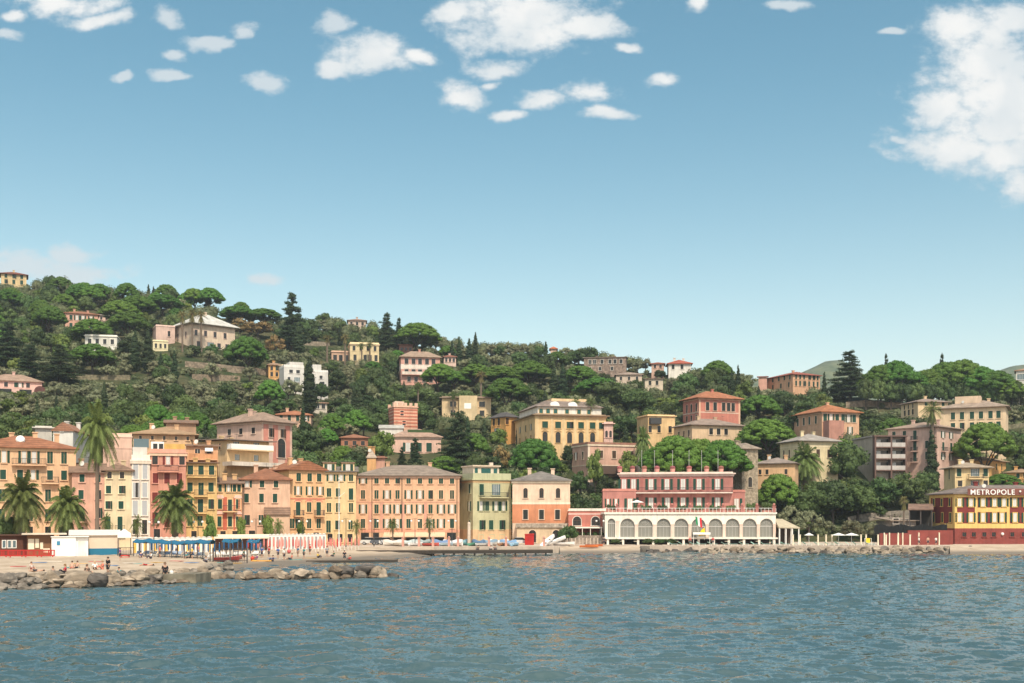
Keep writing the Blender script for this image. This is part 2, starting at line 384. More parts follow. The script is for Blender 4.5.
# ------------------------------------------------------------------ hillside
def grid_obj(name, pxs, yfun, zfun, material, smooth=True):
    vsx = []; n = None
    for px in pxs:
        ys = yfun(px); n = len(ys)
        vsx += [(X(px, y), y, zfun(px, y, j)) for j, y in enumerate(ys)]
    fs = [(i * n + j, (i + 1) * n + j, (i + 1) * n + j + 1, i * n + j + 1) for i in range(len(pxs) - 1) for j in range(n - 1)]
    mb = MB(); mb.add(vsx, fs); return mb.obj(name, material, smooth=smooth)
m, nt2, b = mat('hillside_soil'); v = coords(nt2)
n1 = noise(nt2, v, .09, 5, .65); n2 = noise(nt2, v, .9, 4, .7)
base = mixc(nt2, ramp(nt2, n1, [(.42, 0), (.68, 1)]), (.030, .045, .018), (.13, .105, .06))
base = mixc(nt2, ramp(nt2, n2, [(.4, 0), (.7, .7)]), base, (.028, .045, .016))
nt2.links.new(base, b.inputs['Base Color']); b.inputs['Roughness'].default_value = 1; b.inputs['Specular IOR Level'].default_value = .1
HILL = m
tag(grid_obj('hillside', list(range(-700, 1740, 8)), lambda px: [y0(px) + 2 + (700 * (j / 110) ** 1.25) for j in range(111)], lambda px, y, j: ground(px, y) if j else 1.0, HILL), 'steep wooded hillside', kind='structure')
# far mountains
m, nt2, b = mat('far_woods'); v = coords(nt2)
n1 = noise(nt2, v, .06, 6, .75)
nt2.links.new(mixc(nt2, ramp(nt2, n1, [(.35, 0), (.65, 1)]), (.025, .055, .022), (.14, .15, .07)), b.inputs['Base Color']); b.inputs['Roughness'].default_value = 1
MT = [(-600, 470), (600, 470), (690, 400), (720, 384), (745, 380), (775, 377), (798, 374), (812, 368), (826, 361), (840, 360), (852, 365), (866, 376), (885, 392), (930, 400), (975, 395), (995, 372), (1012, 366), (1030, 364), (1080, 356), (1200, 350), (1700, 380)]
def mtz(px, y, j):
    t = j / 16
    top = Z(interp(px, MT), 1700)
    return 2 + (top - 2) * (t ** .8) + 10 * math.sin(px * .06 + j) * t * (1 - t)
tag(grid_obj('far_hills', list(range(560, 1700, 5)), lambda px: [1300 + 400 * j / 16 for j in range(17)] + [1900], lambda px, y, j: mtz(px, y, j) if j < 17 else 0, m), 'hazy wooded mountains beyond the bay', kind='structure')
# haze
mb = MB(); mb.box(-2600, 2600, -400, 2400, -1.0, 290)
mz = bpy.data.materials.new('haze_air'); mz.use_nodes = True; z = mz.node_tree
z.nodes.remove(z.nodes['Principled BSDF'])
pv = z.nodes.new('ShaderNodeVolumePrincipled'); pv.inputs['Color'].default_value = (.80, .90, 1.0, 1); pv.inputs['Density'].default_value = .00015; pv.inputs['Anisotropy'].default_value = .2
z.links.new(pv.outputs[0], z.nodes['Material Output'].inputs['Volume'])
hz = mb.obj('haze', mz); tag(hz, 'thin bluish sea haze in the air', kind='stuff')
cy.volume_step_rate = 50
# ------------------------------------------------------------------ trees: meshes
def leaf_mesh(name, P, N, S, asp=.62, material=None, core=None):
    """leaf-sized faces at points P facing N with half-size S"""
    n = len(P)
    N = N / (np.linalg.norm(N, axis=1, keepdims=True) + 1e-9)
    A = rng.normal(size=(n, 3)); Uv = np.cross(N, A); Uv /= (np.linalg.norm(Uv, axis=1, keepdims=True) + 1e-9); W = np.cross(N, Uv)
    S = S[:, None]
    V4 = np.stack([P + Uv * S, P + W * S * asp, P - Uv * S, P - W * S * asp], 1).reshape(-1, 3)
    fs = np.arange(4 * n).reshape(n, 4)
    vl = V4; fl = fs.tolist()
    if core is not None:
        o = len(vl); vl = np.concatenate([vl, np.array(core.v)]); fl += [tuple(i + o for i in f) for f in core.f]
    me = bpy.data.meshes.new(name); me.from_pydata(vl.tolist(), [], fl); me.materials.append(material); me.update(); return me
def sphere_dirs(n, low=-1.0):
    z = rng.uniform(low, 1, n); t = rng.uniform(0, 2 * np.pi, n); r = np.sqrt(1 - z * z)
    return np.stack([r * np.cos(t), r * np.sin(t), z], 1)
def blobs_crown(blobs, per, size, jit=.7, low=-.6, corescale=.72):
    P = []; N = []; S = []; core = MB()
    for (c, r) in blobs:
        r = np.array(r if hasattr(r, '__len__') else (r, r, r), float); c = np.array(c, float)
        k = max(12, int(per * (r[0] * r[1] + r[0] * r[2] + r[1] * r[2]) / 3))
        d = sphere_dirs(k, low)
        P.append(c + d * r * rng.uniform(.78, 1.08, (k, 1))); nn = d / r; nn /= np.linalg.norm(nn, axis=1, keepdims=True)
        N.append(nn + rng.normal(size=(k, 3)) * jit); S.append(size * rng.uniform(.6, 1.35, k))
        core.ball(c, r * corescale, 7, 5)
    return np.concatenate(P), np.concatenate(N), np.concatenate(S), core
TREES = {}       # kind -> list of (crown mesh, trunk mesh, width, height)
def reg(kind, crown, trunk, w_, h_): TREES.setdefault(kind, []).append((crown, trunk, w_, h_))
def limb_pts(a, c, n=4, wob=.25):
    a = np.array(a, float); c = np.array(c, float)
    return [tuple(a + (c - a) * t + np.array([random.uniform(-wob, wob), random.uniform(-wob, wob), 0]) * math.sin(math.pi * t)) for t in [i / (n - 1) for i in range(n)]]
def make_broad(kind, leaf, seed, W=9.0, H=9.0, nb=20, per=26, size=.34, jit=.75, airy=.0):
    random.seed(seed); bl = []
    for i in range(nb):
        t = random.uniform(0, 2 * math.pi); zz = random.uniform(-.55, 1); rr = math.sqrt(1 - min(1, zz * zz)) * random.uniform(.55, 1.0)
        br = random.uniform(.22, .38) * W * .5 * (1 - airy * .35)
        bl.append(((rr * math.cos(t) * (W / 2 - br * .8), rr * math.sin(t) * (W / 2 - br * .8), H * .56 + zz * (H * .44 - br * .8)), (br, br, br * .85)))
    if not airy: bl.append(((0, 0, H * .55), (W * .3, W * .3, H * .28)))
    P, N, S, core = blobs_crown(bl, per, size, jit)
    tk = MB(); r0 = W * .03
    tk.tube(limb_pts((0, 0, -.8), (random.uniform(-.4, .4), random.uniform(-.4, .4), H * .5), 4), [r0 * 1.3, r0, r0 * .85, r0 * .6], 7)
    for i in range(5):
        c = bl[i][0]; tk.tube(limb_pts((0, 0, H * .3), (c[0] * .8, c[1] * .8, c[2]), 3), [r0 * .6, r0 * .4, r0 * .15], 5)
    reg(kind, leaf_mesh(kind + '_crown', P, N, S, material=leaf, core=core), tk.mesh(kind + '_trunk', BARKD), W, H)
def make_pine(seed, W=13.0, H=11.0, dome=.27, per=60, kind='pine', lean=0.0, leaf=None):
    random.seed(seed); bl = []; n = 84; crownb = H * (1 - dome * 1.75)
    for i in range(n):
        rr = math.sqrt((i + .5) / n); t = i * 2.39996 + random.uniform(-.3, .3)
        br = random.uniform(.115, .175) * W * .5 * 1.25
        x, y = rr * math.cos(t) * (W / 2 - br * .7), rr * math.sin(t) * (W / 2 - br * .7)
        z = crownb + (H - crownb - br * .55) * (1 - rr ** 2.3) + random.uniform(-.25, .25) + lean * x
        bl.append(((x, y, z), (br, br, br * .6)))
        if rr > .78 and i % 3 == 0: bl.append(((x * .9, y * .9, z - br * .6), (br * .8, br * .8, br * .5)))
    P, N, S, core = blobs_crown(bl, per, .22, .55, low=-.35, corescale=.86)
    tk = MB(); r0 = .32; fork = crownb * random.uniform(.42, .6)
    tip = (random.uniform(-.9, .9), random.uniform(-.6, .6), fork)
    tk.tube(limb_pts((0, 0, -1), tip, 4, .3), [r0 * 1.25, r0, r0 * .9, r0 * .8], 8)
    for k in range(7):
        t = 2 * math.pi * k / 7 + random.uniform(-.3, .3); q = random.uniform(.35, .75)
        e = (math.cos(t) * W / 2 * q, math.sin(t) * W / 2 * q, crownb + (H - crownb) * .35)
        tk.tube(limb_pts(tip, e, 4, .4), [r0 * .6, r0 * .45, r0 * .33, r0 * .14], 6)
    reg(kind, leaf_mesh('pine_crown', P, N, S, material=leaf or L_PINE, core=core), tk.mesh('pine_trunk', BARKD), W, H)
def make_cypress(seed, W=3.0, H=14.0, leaf=None, kind='cypress'):
    random.seed(seed); bl = []
    for i in range(26):
        z = H * (.06 + .9 * i / 25); q = z / H; rad = W / 2 * min(1, (q / .18) ** .6) * (1 - max(0, q - .3) / .7) ** .62
        t = random.uniform(0, 6.28); off = rad * .22
        bl.append(((off * math.cos(t), off * math.sin(t), z), (max(.15, rad * .86), max(.15, rad * .86), H * .045)))
    P, N, S, core = blobs_crown(bl, 70, .24, .7, low=-.9, corescale=.85); N[:, 2] += .35
    tk = MB(); tk.cyl((0, 0, -.8), (0, 0, H * .5), .25, .08, 6)
    reg(kind, leaf_mesh('cypress_crown', P, N, S, asp=.45, material=leaf or L_DARK, core=core), tk.mesh('cypress_trunk', BARKD), W, H)
def make_cedar(seed, W=15.0, H=17.0, tiers=9, kind='cedar', gap=.5, leaf=None):
    random.seed(seed); bl = []; tk = MB(); tk.tube([(0, 0, -1), (.1, 0, H * .4), (-.1, .1, H * .75), (0, 0, H * .98)], [.5, .38, .2, .05], 8)
    for i in range(tiers):
        z = H * (.16 + .82 * i / (tiers - 1)); rad = W / 2 * (1 - i / (tiers + .2)) ** .75
        nbr = max(4, 9 - i // 2)
        for k in range(nbr):
            t = 2 * math.pi * (k + random.random() * .7) / nbr; L = rad * random.uniform(.42, 1.1); zj = random.uniform(-.035, .035) * H
            tk.tube([(0, 0, z + zj - .3), (math.cos(t) * L * .9, math.sin(t) * L * .9, z + zj + .1)], [.12, .03], 5)
            for q in (.42, .68, .92):
                br = rad * .20 + .42
                bl.append(((math.cos(t) * L * q + random.uniform(-.3, .3), math.sin(t) * L * q + random.uniform(-.3, .3), z + zj + random.uniform(-.3, .35) - .25 * (q - .4) * random.random()), (br * random.uniform(.7, 1.15), br * random.uniform(.7, 1.15), random.uniform(.3, .62))))
    bl.append(((0, 0, H * .97), (.5, .5, .8)))
    P, N, S, core = blobs_crown(bl, 60, .27, .6, low=-.5, corescale=.55)
    reg(kind, leaf_mesh(kind + '_crown', P, N, S, asp=.4, material=leaf or L_DARK, core=core), tk.mesh(kind + '_trunk', BARKD), W, H)
def make_palm(seed, H=9.0, L=3.0, nf=64, kind='palm', leaf=None, rtrunk=.32, skirt=.15, leaflets=40):
    random.seed(seed); V = []; Fc = []
    top = np.array([random.uniform(-.15, .15), random.uniform(-.15, .15), H - L * .55])
    for i in range(nf):
        t = i * 2.39996; el = 1.3 - 2.15 * (i / nf) ** .85 + random.uniform(-.16, .16)
        if i / nf > 1 - skirt: el = -1.15 + random.uniform(-.15, .15)
        d = np.array([math.cos(t) * math.cos(el), math.sin(t) * math.cos(el), math.sin(el)])
        side = np.array([-math.sin(t), math.cos(t), 0]); ll = L * random.uniform(.85, 1.12)
        pts = []
        for k in range(9):
            s = k / 8; p = top + d * ll * s * (1 - .12 * s); p = p + np.array([0, 0, -1]) * ll * .62 * s * s * max(.2, math.cos(el)); pts.append(p)
        for k in range(leaflets):
            s = .1 + .9 * k / (leaflets - 1); f = s * 8; a = min(7, int(f)); q = f - a
            p = pts[a] * (1 - q) + pts[a + 1] * q; tg = pts[a + 1] - pts[a]; tg /= np.linalg.norm(tg)
            up = np.cross(side, tg); wl = ll * .24 * math.sin(math.pi * min(1, .12 + s * .86)) ** .6 + .04; hw = ll * .015
            for sd in (-1, 1):
                e = p + side * sd * wl * .8 + tg * wl * .55 - np.array([0, 0, 1]) * wl * random.uniform(.25, .8)
                o = len(V); V += [tuple(p - tg * hw), tuple(p + tg * hw), tuple(e)]; Fc.append((o, o + 1, o + 2))
        for k in range(8):
            o = len(V); hw = .03 * ll / 3
            V += [tuple(pts[k] - side * hw), tuple(pts[k] + side * hw), tuple(pts[k + 1] + side * hw), tuple(pts[k + 1] - side * hw)]; Fc.append((o, o + 1, o + 2, o + 3))
    me = bpy.data.meshes.new(kind + '_crown'); me.from_pydata(V, [], Fc); me.materials.append(leaf or L_PALM); me.update()
    tk = MB(); n = 9
    tk.tube([(top[0] * q, top[1] * q, -.6 + (H - L * .55 + .7) * q) for q in [i / n for i in range(n + 1)]], [rtrunk * (1.25 if i == 0 else 1 + .07 * (-1) ** i) for i in range(n)] + [rtrunk * 1.3], 9)
    reg(kind, me, tk.mesh(kind + '_trunk', BARK), 2 * L * .95, H)
for s in range(5): make_broad('broad', L_BROAD, 20 + s, 9 + s % 3, 9 - s % 2, nb=20 + 2 * s)
for s in range(3): make_broad('light', L_LIGHT, 40 + s, 8, 7.5, nb=18)
for s in range(4): make_broad('olive', L_OLIVE, 50 + s, 7, 5.6, nb=16, size=.28, per=34, airy=.25)
for s in range(2): make_broad('rusty', L_RUST, 60 + s, 7, 6, nb=16, airy=.25)
make_broad('blossom', L_PINK, 66, 6, 5, nb=14, airy=.2)
for s in range(4): make_pine(70 + s, 13 - s % 2, 11)
for s in range(2): make_pine(80 + s, 13, 9, dome=.34, kind='roundpine')
for s in range(3): make_cypress(90 + s)
make_cypress(95, 4.2, 12)
for s in range(2): make_cedar(100 + s)
make_cedar(104, 9.0, 17.0, 13, 'araucaria')
for s in range(2): make_cedar(107 + s, 10, 15, 12, 'fir')
make_palm(110, 14.0, 3.6, 50, 'tallpalm', rtrunk=.30)
for s in range(2): make_palm(112 + s, 8.0, 3.4, 74, 'datepalm', rtrunk=.42, skirt=.12)
make_palm(115, 4.5, 1.7, 34, 'smallpalm', rtrunk=.15, leaflets=18)
make_palm(117, 11.0, 1.7, 44, 'fanpalm', rtrunk=.2, leaflets=18, skirt=.35)
make_palm(118, 10.0, 1.8, 44, 'drypalm', leaf=L_DRYPALM, rtrunk=.22, leaflets=18, skirt=.45)
NAMES = {'broad': 'broadleaf_tree', 'light': 'bright_green_tree', 'olive': 'olive_tree', 'rusty': 'russet_tree', 'blossom': 'flowering_tree', 'pine': 'umbrella_pine', 'roundpine': 'umbrella_pine',
         'cypress': 'cypress_tree', 'cedar': 'cedar_tree', 'araucaria': 'monkey_puzzle_tree', 'fir': 'fir_tree', 'tallpalm': 'palm_tree', 'datepalm': 'palm_tree', 'smallpalm': 'palm_tree', 'fanpalm': 'palm_tree', 'drypalm': 'palm_tree'}
def plant_tree(kind, x, y, zb, wd, ht, label, group, var=None):
    lst = TREES[kind]; k = random.randrange(len(lst)) if var is None else var % len(lst)
    cr, tk, w_, h_ = lst[k]
    r = empty(NAMES[kind], (x, y, zb), random.uniform(0, 6.28) if var is None else var * 1.7)
    tag(r, label, 'palm tree' if 'palm' in kind else 'tree', group)
    r.scale = (wd / w_, wd / w_, ht / h_)
    put('trunk', tk, r); put('crown', cr, r)
    return r
# ------------------------------------------------------------------ windows (shared meshes)
_wm = {}
def cached(key, fn):
    if key not in _wm: _wm[key] = fn()
    return _wm[key]
def rq(v): return round(v * 10) / 10
def arch_poly(w, h, n=10, grow=0.0):
    r = w / 2 + grow; zc = h / 2 - w / 2
    return [(-r, -h / 2 - grow * .0), (r, -h / 2)] + [(r * math.cos(math.pi * i / n), zc + r * math.sin(math.pi * i / n)) for i in range(n + 1)]
def frame_mesh(w, h, trim, arch=False):
    def f():
        mb = MB(); t = .12
        if arch:
            o = arch_poly(w, h, 10, t); i_ = arch_poly(w, h, 10, 0)
            n = len(o)
            vs = [(x, -.09, z) for x, z in o] + [(x, -.09, z) for x, z in i_] + [(x, 0, z) for x, z in o] + [(x, 0, z) for x, z in i_]
            fs = []
            for k in range(1, n):
                a, b_ = k, (k + 1) % n
                fs += [(a, b_, n + b_, n + a), (2 * n + a, a, b_, 2 * n + b_)[::-1], (n + a, n + b_, 3 * n + b_, 3 * n + a)]
            mb.add(vs, fs)
        else:
            mb.box(-w/2 - t, -w/2, -.08, 0, -h/2, h/2 + t); mb.box(w/2, w/2 + t, -.08, 0, -h/2, h/2 + t); mb.box(-w/2, w/2, -.08, 0, h/2, h/2 + t)
        mb.box(-w/2 - .2, w/2 + .2, -.2, 0, -h/2 - .12, -h/2)
        return mb.mesh('window', trim)
    return cached(('fr', rq(w), rq(h), trim.name, arch), f)
def pane_mesh(w, h, kind, arch=False):
    def f():
        mb = MB()
        if arch: mb.prism(arch_poly(w, h), -.03, 0, 0)
        else: mb.box(-w/2, w/2, -.03, 0, -h/2, h/2, 0)
        bar = .05 if kind != 'G' else .07
        if kind in ('D', 'O', 'W', 'G', 'A'):
            n = 1 if kind != 'G' else 3
            for i in range(n):
                x = -w/2 + w * (i + 1) / (n + 1); mb.box(x - bar / 2, x + bar / 2, -.05, -.03, -h/2, h/2, 1)
            if kind == 'A': mb.box(-w/2, w/2, -.05, -.03, h/2 - w/2 - .04, h/2 - w/2 + .04, 1)
        if kind == 'O':
            mb.box(-w/2 + .05, -w * .06, -.045, -.032, -h/2 + .05, h/2 - .05, 2); mb.box(w * .06, w/2 - .05, -.045, -.032, -h/2 + .05, h/2 - .05, 2)
        return mb.mesh('pane', [GLASSB if kind == 'G' else GLASS, WHITE if kind in 'WOG' else SH['brown'], CURTAIN])
    return cached(('pn', rq(w), rq(h), kind, arch), f)
def shutter_mesh(w, h, m):
    def f():
        mb = MB(); mb.box(-w/2, w/2, -.05, 0, -h/2, h/2)
        mb.box(-w/2, -w/2 + .07, -.075, -.05, -h/2, h/2); mb.box(w/2 - .07, w/2, -.075, -.05, -h/2, h/2)
        n = max(3, int(h / .28))
        for i in range(n):
            z = -h/2 + h * (i + .5) / n; mb.box(-w/2 + .07, w/2 - .07, -.068, -.05, z - .05, z + .03)
        return mb.mesh('shutter', m)
    return cached(('sh', rq(w), rq(h), m.name), f)
def rail_mesh(wd, dp, m, solid=None):
    def f():
        mb = MB(); h = 1.0
        if solid:
            mb.box(-wd/2, wd/2, -dp, -dp + .06, 0, h); mb.box(-wd/2, -wd/2 + .06, -dp + .06, 0, 0, h); mb.box(wd/2 - .06, wd/2, -dp + .06, 0, 0, h)
        else:
            mb.box(-wd/2, wd/2, -dp, -dp + .06, h - .07, h); mb.box(-wd/2, wd/2, -dp + .01, -dp + .04, .06, .12)
            for s in (-1, 1): mb.box(s * wd/2 - .03, s * wd/2 + .03, -dp + .06, 0, h - .07, h)
            n = max(2, int(wd / .22))
            for i in range(n + 1): x = -wd/2 + .03 + (wd - .06) * i / n; mb.box(x - .02, x + .02, -dp + .015, -dp + .04, 0, h - .07)
            for j in range(1, 4):
                for s in (-1, 1): y = -dp * j / 4; mb.box(s * (wd/2 - .03) - .02, s * (wd/2 - .03) + .02, y - .02, y + .02, 0, h - .07)
        return mb.mesh('railing', m)
    return cached(('rl', rq(wd), rq(dp), m.name, bool(solid)), f)
wrnd = random.Random(21)
class House: pass
HOUSES = []
def solve_t(ox, oy, dx, dyy, px):             # distance along a horizontal direction at which it reaches a sight line
    k = (px - CX) / F
    return (k * oy - ox) / (dx - k * dyy)
def add_window(H, side, t, zc, wd, ht, kind, sh, trim):
    """side F/L/R, t metres along the facade, zc centre height"""
    rz = {'F': 0.0, 'L': R(-90), 'R': R(90)}[side]
    loc = {'F': (t, 0, zc), 'L': (0, H.d - t, zc), 'R': (H.w, t, zc)}[side]
    arch = kind in 'AR'
    wd, ht = max(.4, rq(wd)), max(.5, rq(ht))
    f = put('window', frame_mesh(wd, ht, trim, arch), H.root, loc, rz)
    if kind in 'STB':
        s = shutter_mesh(wd / 2, ht, sh)
        put('shutter', s, f, (-wd / 4, 0, 0)); q = wrnd.random()
        if q < .16 and kind == 'S' and side == 'F':      # one leaf swung open
            put('pane', pane_mesh(wd, ht, 'D'), f); t_ = R(wrnd.uniform(70, 125)); put('shutter', s, f, (wd / 2 - math.cos(t_) * wd / 4, -.05 - math.sin(t_) * wd / 4, 0), t_)
        else: put('shutter', s, f, (wd / 4, 0, 0))
    elif kind in 'Ob':
        put('pane', pane_mesh(wd, ht, 'O'), f); s = shutter_mesh(wd * .55, ht, sh)
        put('shutter', s, f, (-wd * .78 - .12, 0, 0)); put('shutter', s, f, (wd * .78 + .12, 0, 0))
    else: put('pane', pane_mesh(wd, ht, 'A' if arch else kind, arch), f)
    if kind in 'Bb': add_balcony(H, side, t, zc - ht / 2 - .1, wd * 1.9)
    return f
def add_balcony(H, side, t, z, wd, dp=.9, m=None, solid=None, slabm=None):
    rz = {'F': 0.0, 'L': R(-90), 'R': R(90)}[side]
    loc = {'F': (t, 0, z), 'L': (0, H.d - t, z), 'R': (H.w, t, z)}[side]
    mb = MB(); mb.box(-wd/2 - .05, wd/2 + .05, -dp - .05, 0, -.22, -.01)
    b_ = mb.obj('balcony', slabm or H.wall, H.root, loc, rz)
    put('railing', rail_mesh(rq(wd), dp, solid or m or IRON, solid), b_, (0, 0, 0)); return b_
def house(name, label, xc, pyb, pye, xl=None, xr=None, side=None, turn=0.0, Y=None, zb=None, depth=10.0, wall=(.6, .4, .25), roof=('hip', 8), roofm=(.25, .14, .09),
          over=.55, rows=(), srows=(), sh='green', trim=None, cornice=None, found=8.0, cat='house', bands=(), group=None, vis=None, chim=0, quoins=None, basecol=None, ww=None):
    """xc: the pixel column of the front corner that is shared with the visible side (or the left end when no side shows)"""
    H = House(); pl = xl if side != 'L' else xc
    pr = xr if side != 'R' else xc
    if Y is None: Y = hillY((pl + pr) / 2, pyb)
    H.Y = Y
    a = -math.atan((( (pl + pr) / 2) - CX) / F) + R(turn); H.a = a
    d1 = (math.cos(a), math.sin(a)); d2 = (-math.sin(a), math.cos(a))
    if side == 'R':
        cx_, cy_ = X(pr, Y), Y; wdt = solve_t(cx_, cy_, -d1[0], -d1[1], pl); ox, oy = cx_ - d1[0] * wdt, cy_ - d1[1] * wdt
    else:
        ox, oy = X(pl, Y), Y; wdt = solve_t(ox, oy, d1[0], d1[1], pr)
    H.w = wdt; H.ox, H.oy, H.d1, H.d2 = ox, oy, d1, d2
    if side == 'L': depth = solve_t(ox, oy, d2[0], d2[1], xl)
    if side == 'R': depth = solve_t(cx_, cy_, d2[0], d2[1], xr)
    H.d = d = max(2.5, min(45, depth)); w = H.w
    H.zb = Z(pyb, Y) if zb is None else zb
    H.S = Y / F
    H.top = Z(pye, Y) - H.zb; h = H.top
    H.zl = lambda py: Z(py, Y) - H.zb
    H.tF = lambda px: solve_t(ox, oy, d1[0], d1[1], px)
    H.tR = lambda px: solve_t(ox + d1[0] * w, oy + d1[1] * w, d2[0], d2[1], px)
    H.tL = lambda px: d - solve_t(ox, oy, d2[0], d2[1], px)
    H.root = r = empty(name, (ox, oy, H.zb), a); tag(r, label, cat, group)
    H.wall = plaster(wall) if hasattr(wall, '__len__') else wall
    H.trim = plaster(trim, 'trim', .1) if hasattr(trim, '__len__') else (trim or plaster(tuple(min(1, c * 1.12 + .04) for c in (wall if hasattr(wall, '__len__') else (.5, .45, .4))), 'trim', .1))
    mb = MB(); mb.box(0, w, 0, d, -found, h); H.wallo = mb.obj('wall', H.wall, r)
    # roof
    rm = tiles(roofm) if hasattr(roofm, '__len__') else roofm
    kind, rh = roof[0], roof[1] * H.S
    o = over; mb = MB()
    if kind == 'hip':
        e = [(-o, -o, h), (w + o, -o, h), (w + o, d + o, h), (-o, d + o, h)]; e2 = [(x, y, h + .18) for x, y, z in e]
        if w >= d: q = min(d / 2 + o, (w + 2 * o) * .48) * (roof[2] if len(roof) > 2 else 1); p = [(-o + q, d / 2, h + rh), (w + o - q, d / 2, h + rh)]; tri = [(4, 5, 9, 8), (5, 6, 9), (6, 7, 8, 9), (7, 4, 8)]
        else: q = (w / 2 + o) * (roof[2] if len(roof) > 2 else 1); p = [(w / 2, -o + q, h + rh), (w / 2, d + o - q, h + rh)]; tri = [(4, 5, 8), (5, 6, 9, 8), (6, 7, 9), (7, 4, 8, 9)]
        mb.add(e + e2 + p, [(0, 3, 2, 1), (0, 1, 5, 4), (1, 2, 6, 5), (2, 3, 7, 6), (3, 0, 4, 7)] + tri)
    elif kind == 'gable':                      # ridge along the front
        vs = [(-o, -o, h), (w + o, -o, h), (w + o, d + o, h), (-o, d + o, h), (-o, -o, h + .16), (w + o, -o, h + .16), (w + o, d + o, h + .16), (-o, d + o, h + .16), (-o, d / 2, h + rh), (w + o, d / 2, h + rh)]
        mb.add(vs, [(0, 3, 2, 1), (0, 1, 5, 4), (2, 3, 7, 6), (4, 5, 9, 8), (6, 7, 8, 9), (1, 2, 6, 9, 5), (3, 0, 4, 8, 7)])
    elif kind == 'gablef':                     # gable end to the front
        vs = [(-o, -o, h), (w + o, -o, h), (w + o, d + o, h), (-o, d + o, h), (-o, -o, h + .16), (w + o, -o, h + .16), (w + o, d + o, h + .16), (-o, d + o, h + .16), (w / 2, -o, h + rh), (w / 2, d + o, h + rh)]
        mb.add(vs, [(0, 3, 2, 1), (0, 1, 5, 8, 4), (2, 3, 7, 9, 6), (5, 6, 9, 8), (7, 4, 8, 9), (1, 2, 6, 5), (3, 0, 4, 7)])
    elif kind == 'shed':
        mb.add([(-o, -o, h), (w + o, -o, h), (w + o, d + o, h + rh), (-o, d + o, h + rh), (-o, -o, h + .18), (w + o, -o, h + .18), (w + o, d + o, h + rh + .18), (-o, d + o, h + rh + .18)],
               [(0, 3, 2, 1), (4, 5, 6, 7), (0, 1, 5, 4), (1, 2, 6, 5), (2, 3, 7, 6), (3, 0, 4, 7)])
    else:                                      # flat: slab with a parapet
        mb.box(-o, w + o, -o, d + o, h, h + .22)
        ph = max(.25, rh); t = .25
        mb.box(0, w, 0, t, h + .22, h + ph + .22); mb.box(0, w, d - t, d, h + .22, h + ph + .22); mb.box(0, t, t, d - t, h + .22, h + ph + .22); mb.box(w - t, w, t, d - t, h + .22, h + ph + .22)
        rm = H.trim if roofm is None else rm
    H.roof = mb.obj('roof', rm, r); H.rh = rh
    if H.Y < 300 and kind != 'flat': chim = max(chim, 2)
    for i in range(chim):
        u = (i + .7) / (chim + .4); cz = h + rh * .45; cxx, cyy = w * u, d * (.45 + .2 * (i % 2))
        c = MB(); c.box(cxx - .38, cxx + .38, cyy - .3, cyy + .3, cz - 1, cz + rh * .55 + .5); c.box(cxx - .5, cxx + .5, cyy - .42, cyy + .42, cz + rh * .55 + .5, cz + rh * .55 + .68)
        c.obj('chimney', H.wall, H.roof)
    if H.Y < 330:
        for i in range(1 + (len(HOUSES) * 7) % 2):
            u = ((len(HOUSES) * 37 + i * 53) % 70 + 15) / 100; cz = h + rh * .3; c = MB(); xx_, yy_ = w * u, d * .5
            c.cyl((xx_, yy_, cz - .5), (xx_, yy_, cz + rh * .5 + 1.5), .035, .025, 5); zt_ = cz + rh * .5 + 1.3
            for k in range(4): c.box(xx_ - .5 + .07 * k, xx_ + .5 - .07 * k, yy_ - .3 + .18 * k, yy_ - .27 + .18 * k, zt_, zt_ + .03)
            c.obj('aerial', IRON, H.roof)
        if (len(HOUSES) % 3) == 1 and kind != 'flat':
            c = MB(); xx_ = w * .33; c.cyl((xx_, d * .3, h), (xx_, d * .3, h + rh * .6 + .5), .04, .04, 5); c.cyl((xx_, d * .3 - .1, h + rh * .6 + .5), (xx_ - .1, d * .3 - .3, h + rh * .6 + .55), .12, .42, 10); c.obj('dish_aerial', CURTAIN, H.roof)
    if cornice is not None:
        cm = plaster(cornice, 'cornice', .1); mb = MB(); mb.box(-.22, w + .22, -.22, -.002, h - .45, h - .02); mb.box(-.22, -.002, 0, d, h - .45, h - .02); mb.box(w + .002, w + .22, 0, d, h - .45, h - .02); mb.obj('cornice', cm, r)
    for (py, hp, c) in bands:
        z0 = H.zl(py + hp / 2); z1 = H.zl(py - hp / 2); mb = MB(); e = .05
        mb.box(-e, w + e, -e, -.003, z0, z1); mb.box(-e, -.003, 0, d, z0, z1); mb.box(w + .003, w + e, 0, d, z0, z1); mb.obj('band', plaster(c, 'band', .1), r)
    if quoins is not None:
        qm = plaster(quoins, 'corner_strip', .1)
        for (xa, xb) in ((-.06, .55), (w - .55, w + .06)):
            mb = MB(); mb.box(xa, xb, -.06, -.003, -1, h - .5); mb.obj('corner_strip', qm, r)
    if basecol is not None:
        pyc, c = basecol; mb = MB(); z1 = H.zl(pyc); mb.box(-.06, w + .06, -.06, -.003, -.5, z1); mb.box(-.06, -.003, 0, d, -.5, z1); mb.box(w + .003, w + .06, 0, d, -.5, z1); mb.obj('plinth', plaster(c, 'plinth'), r)
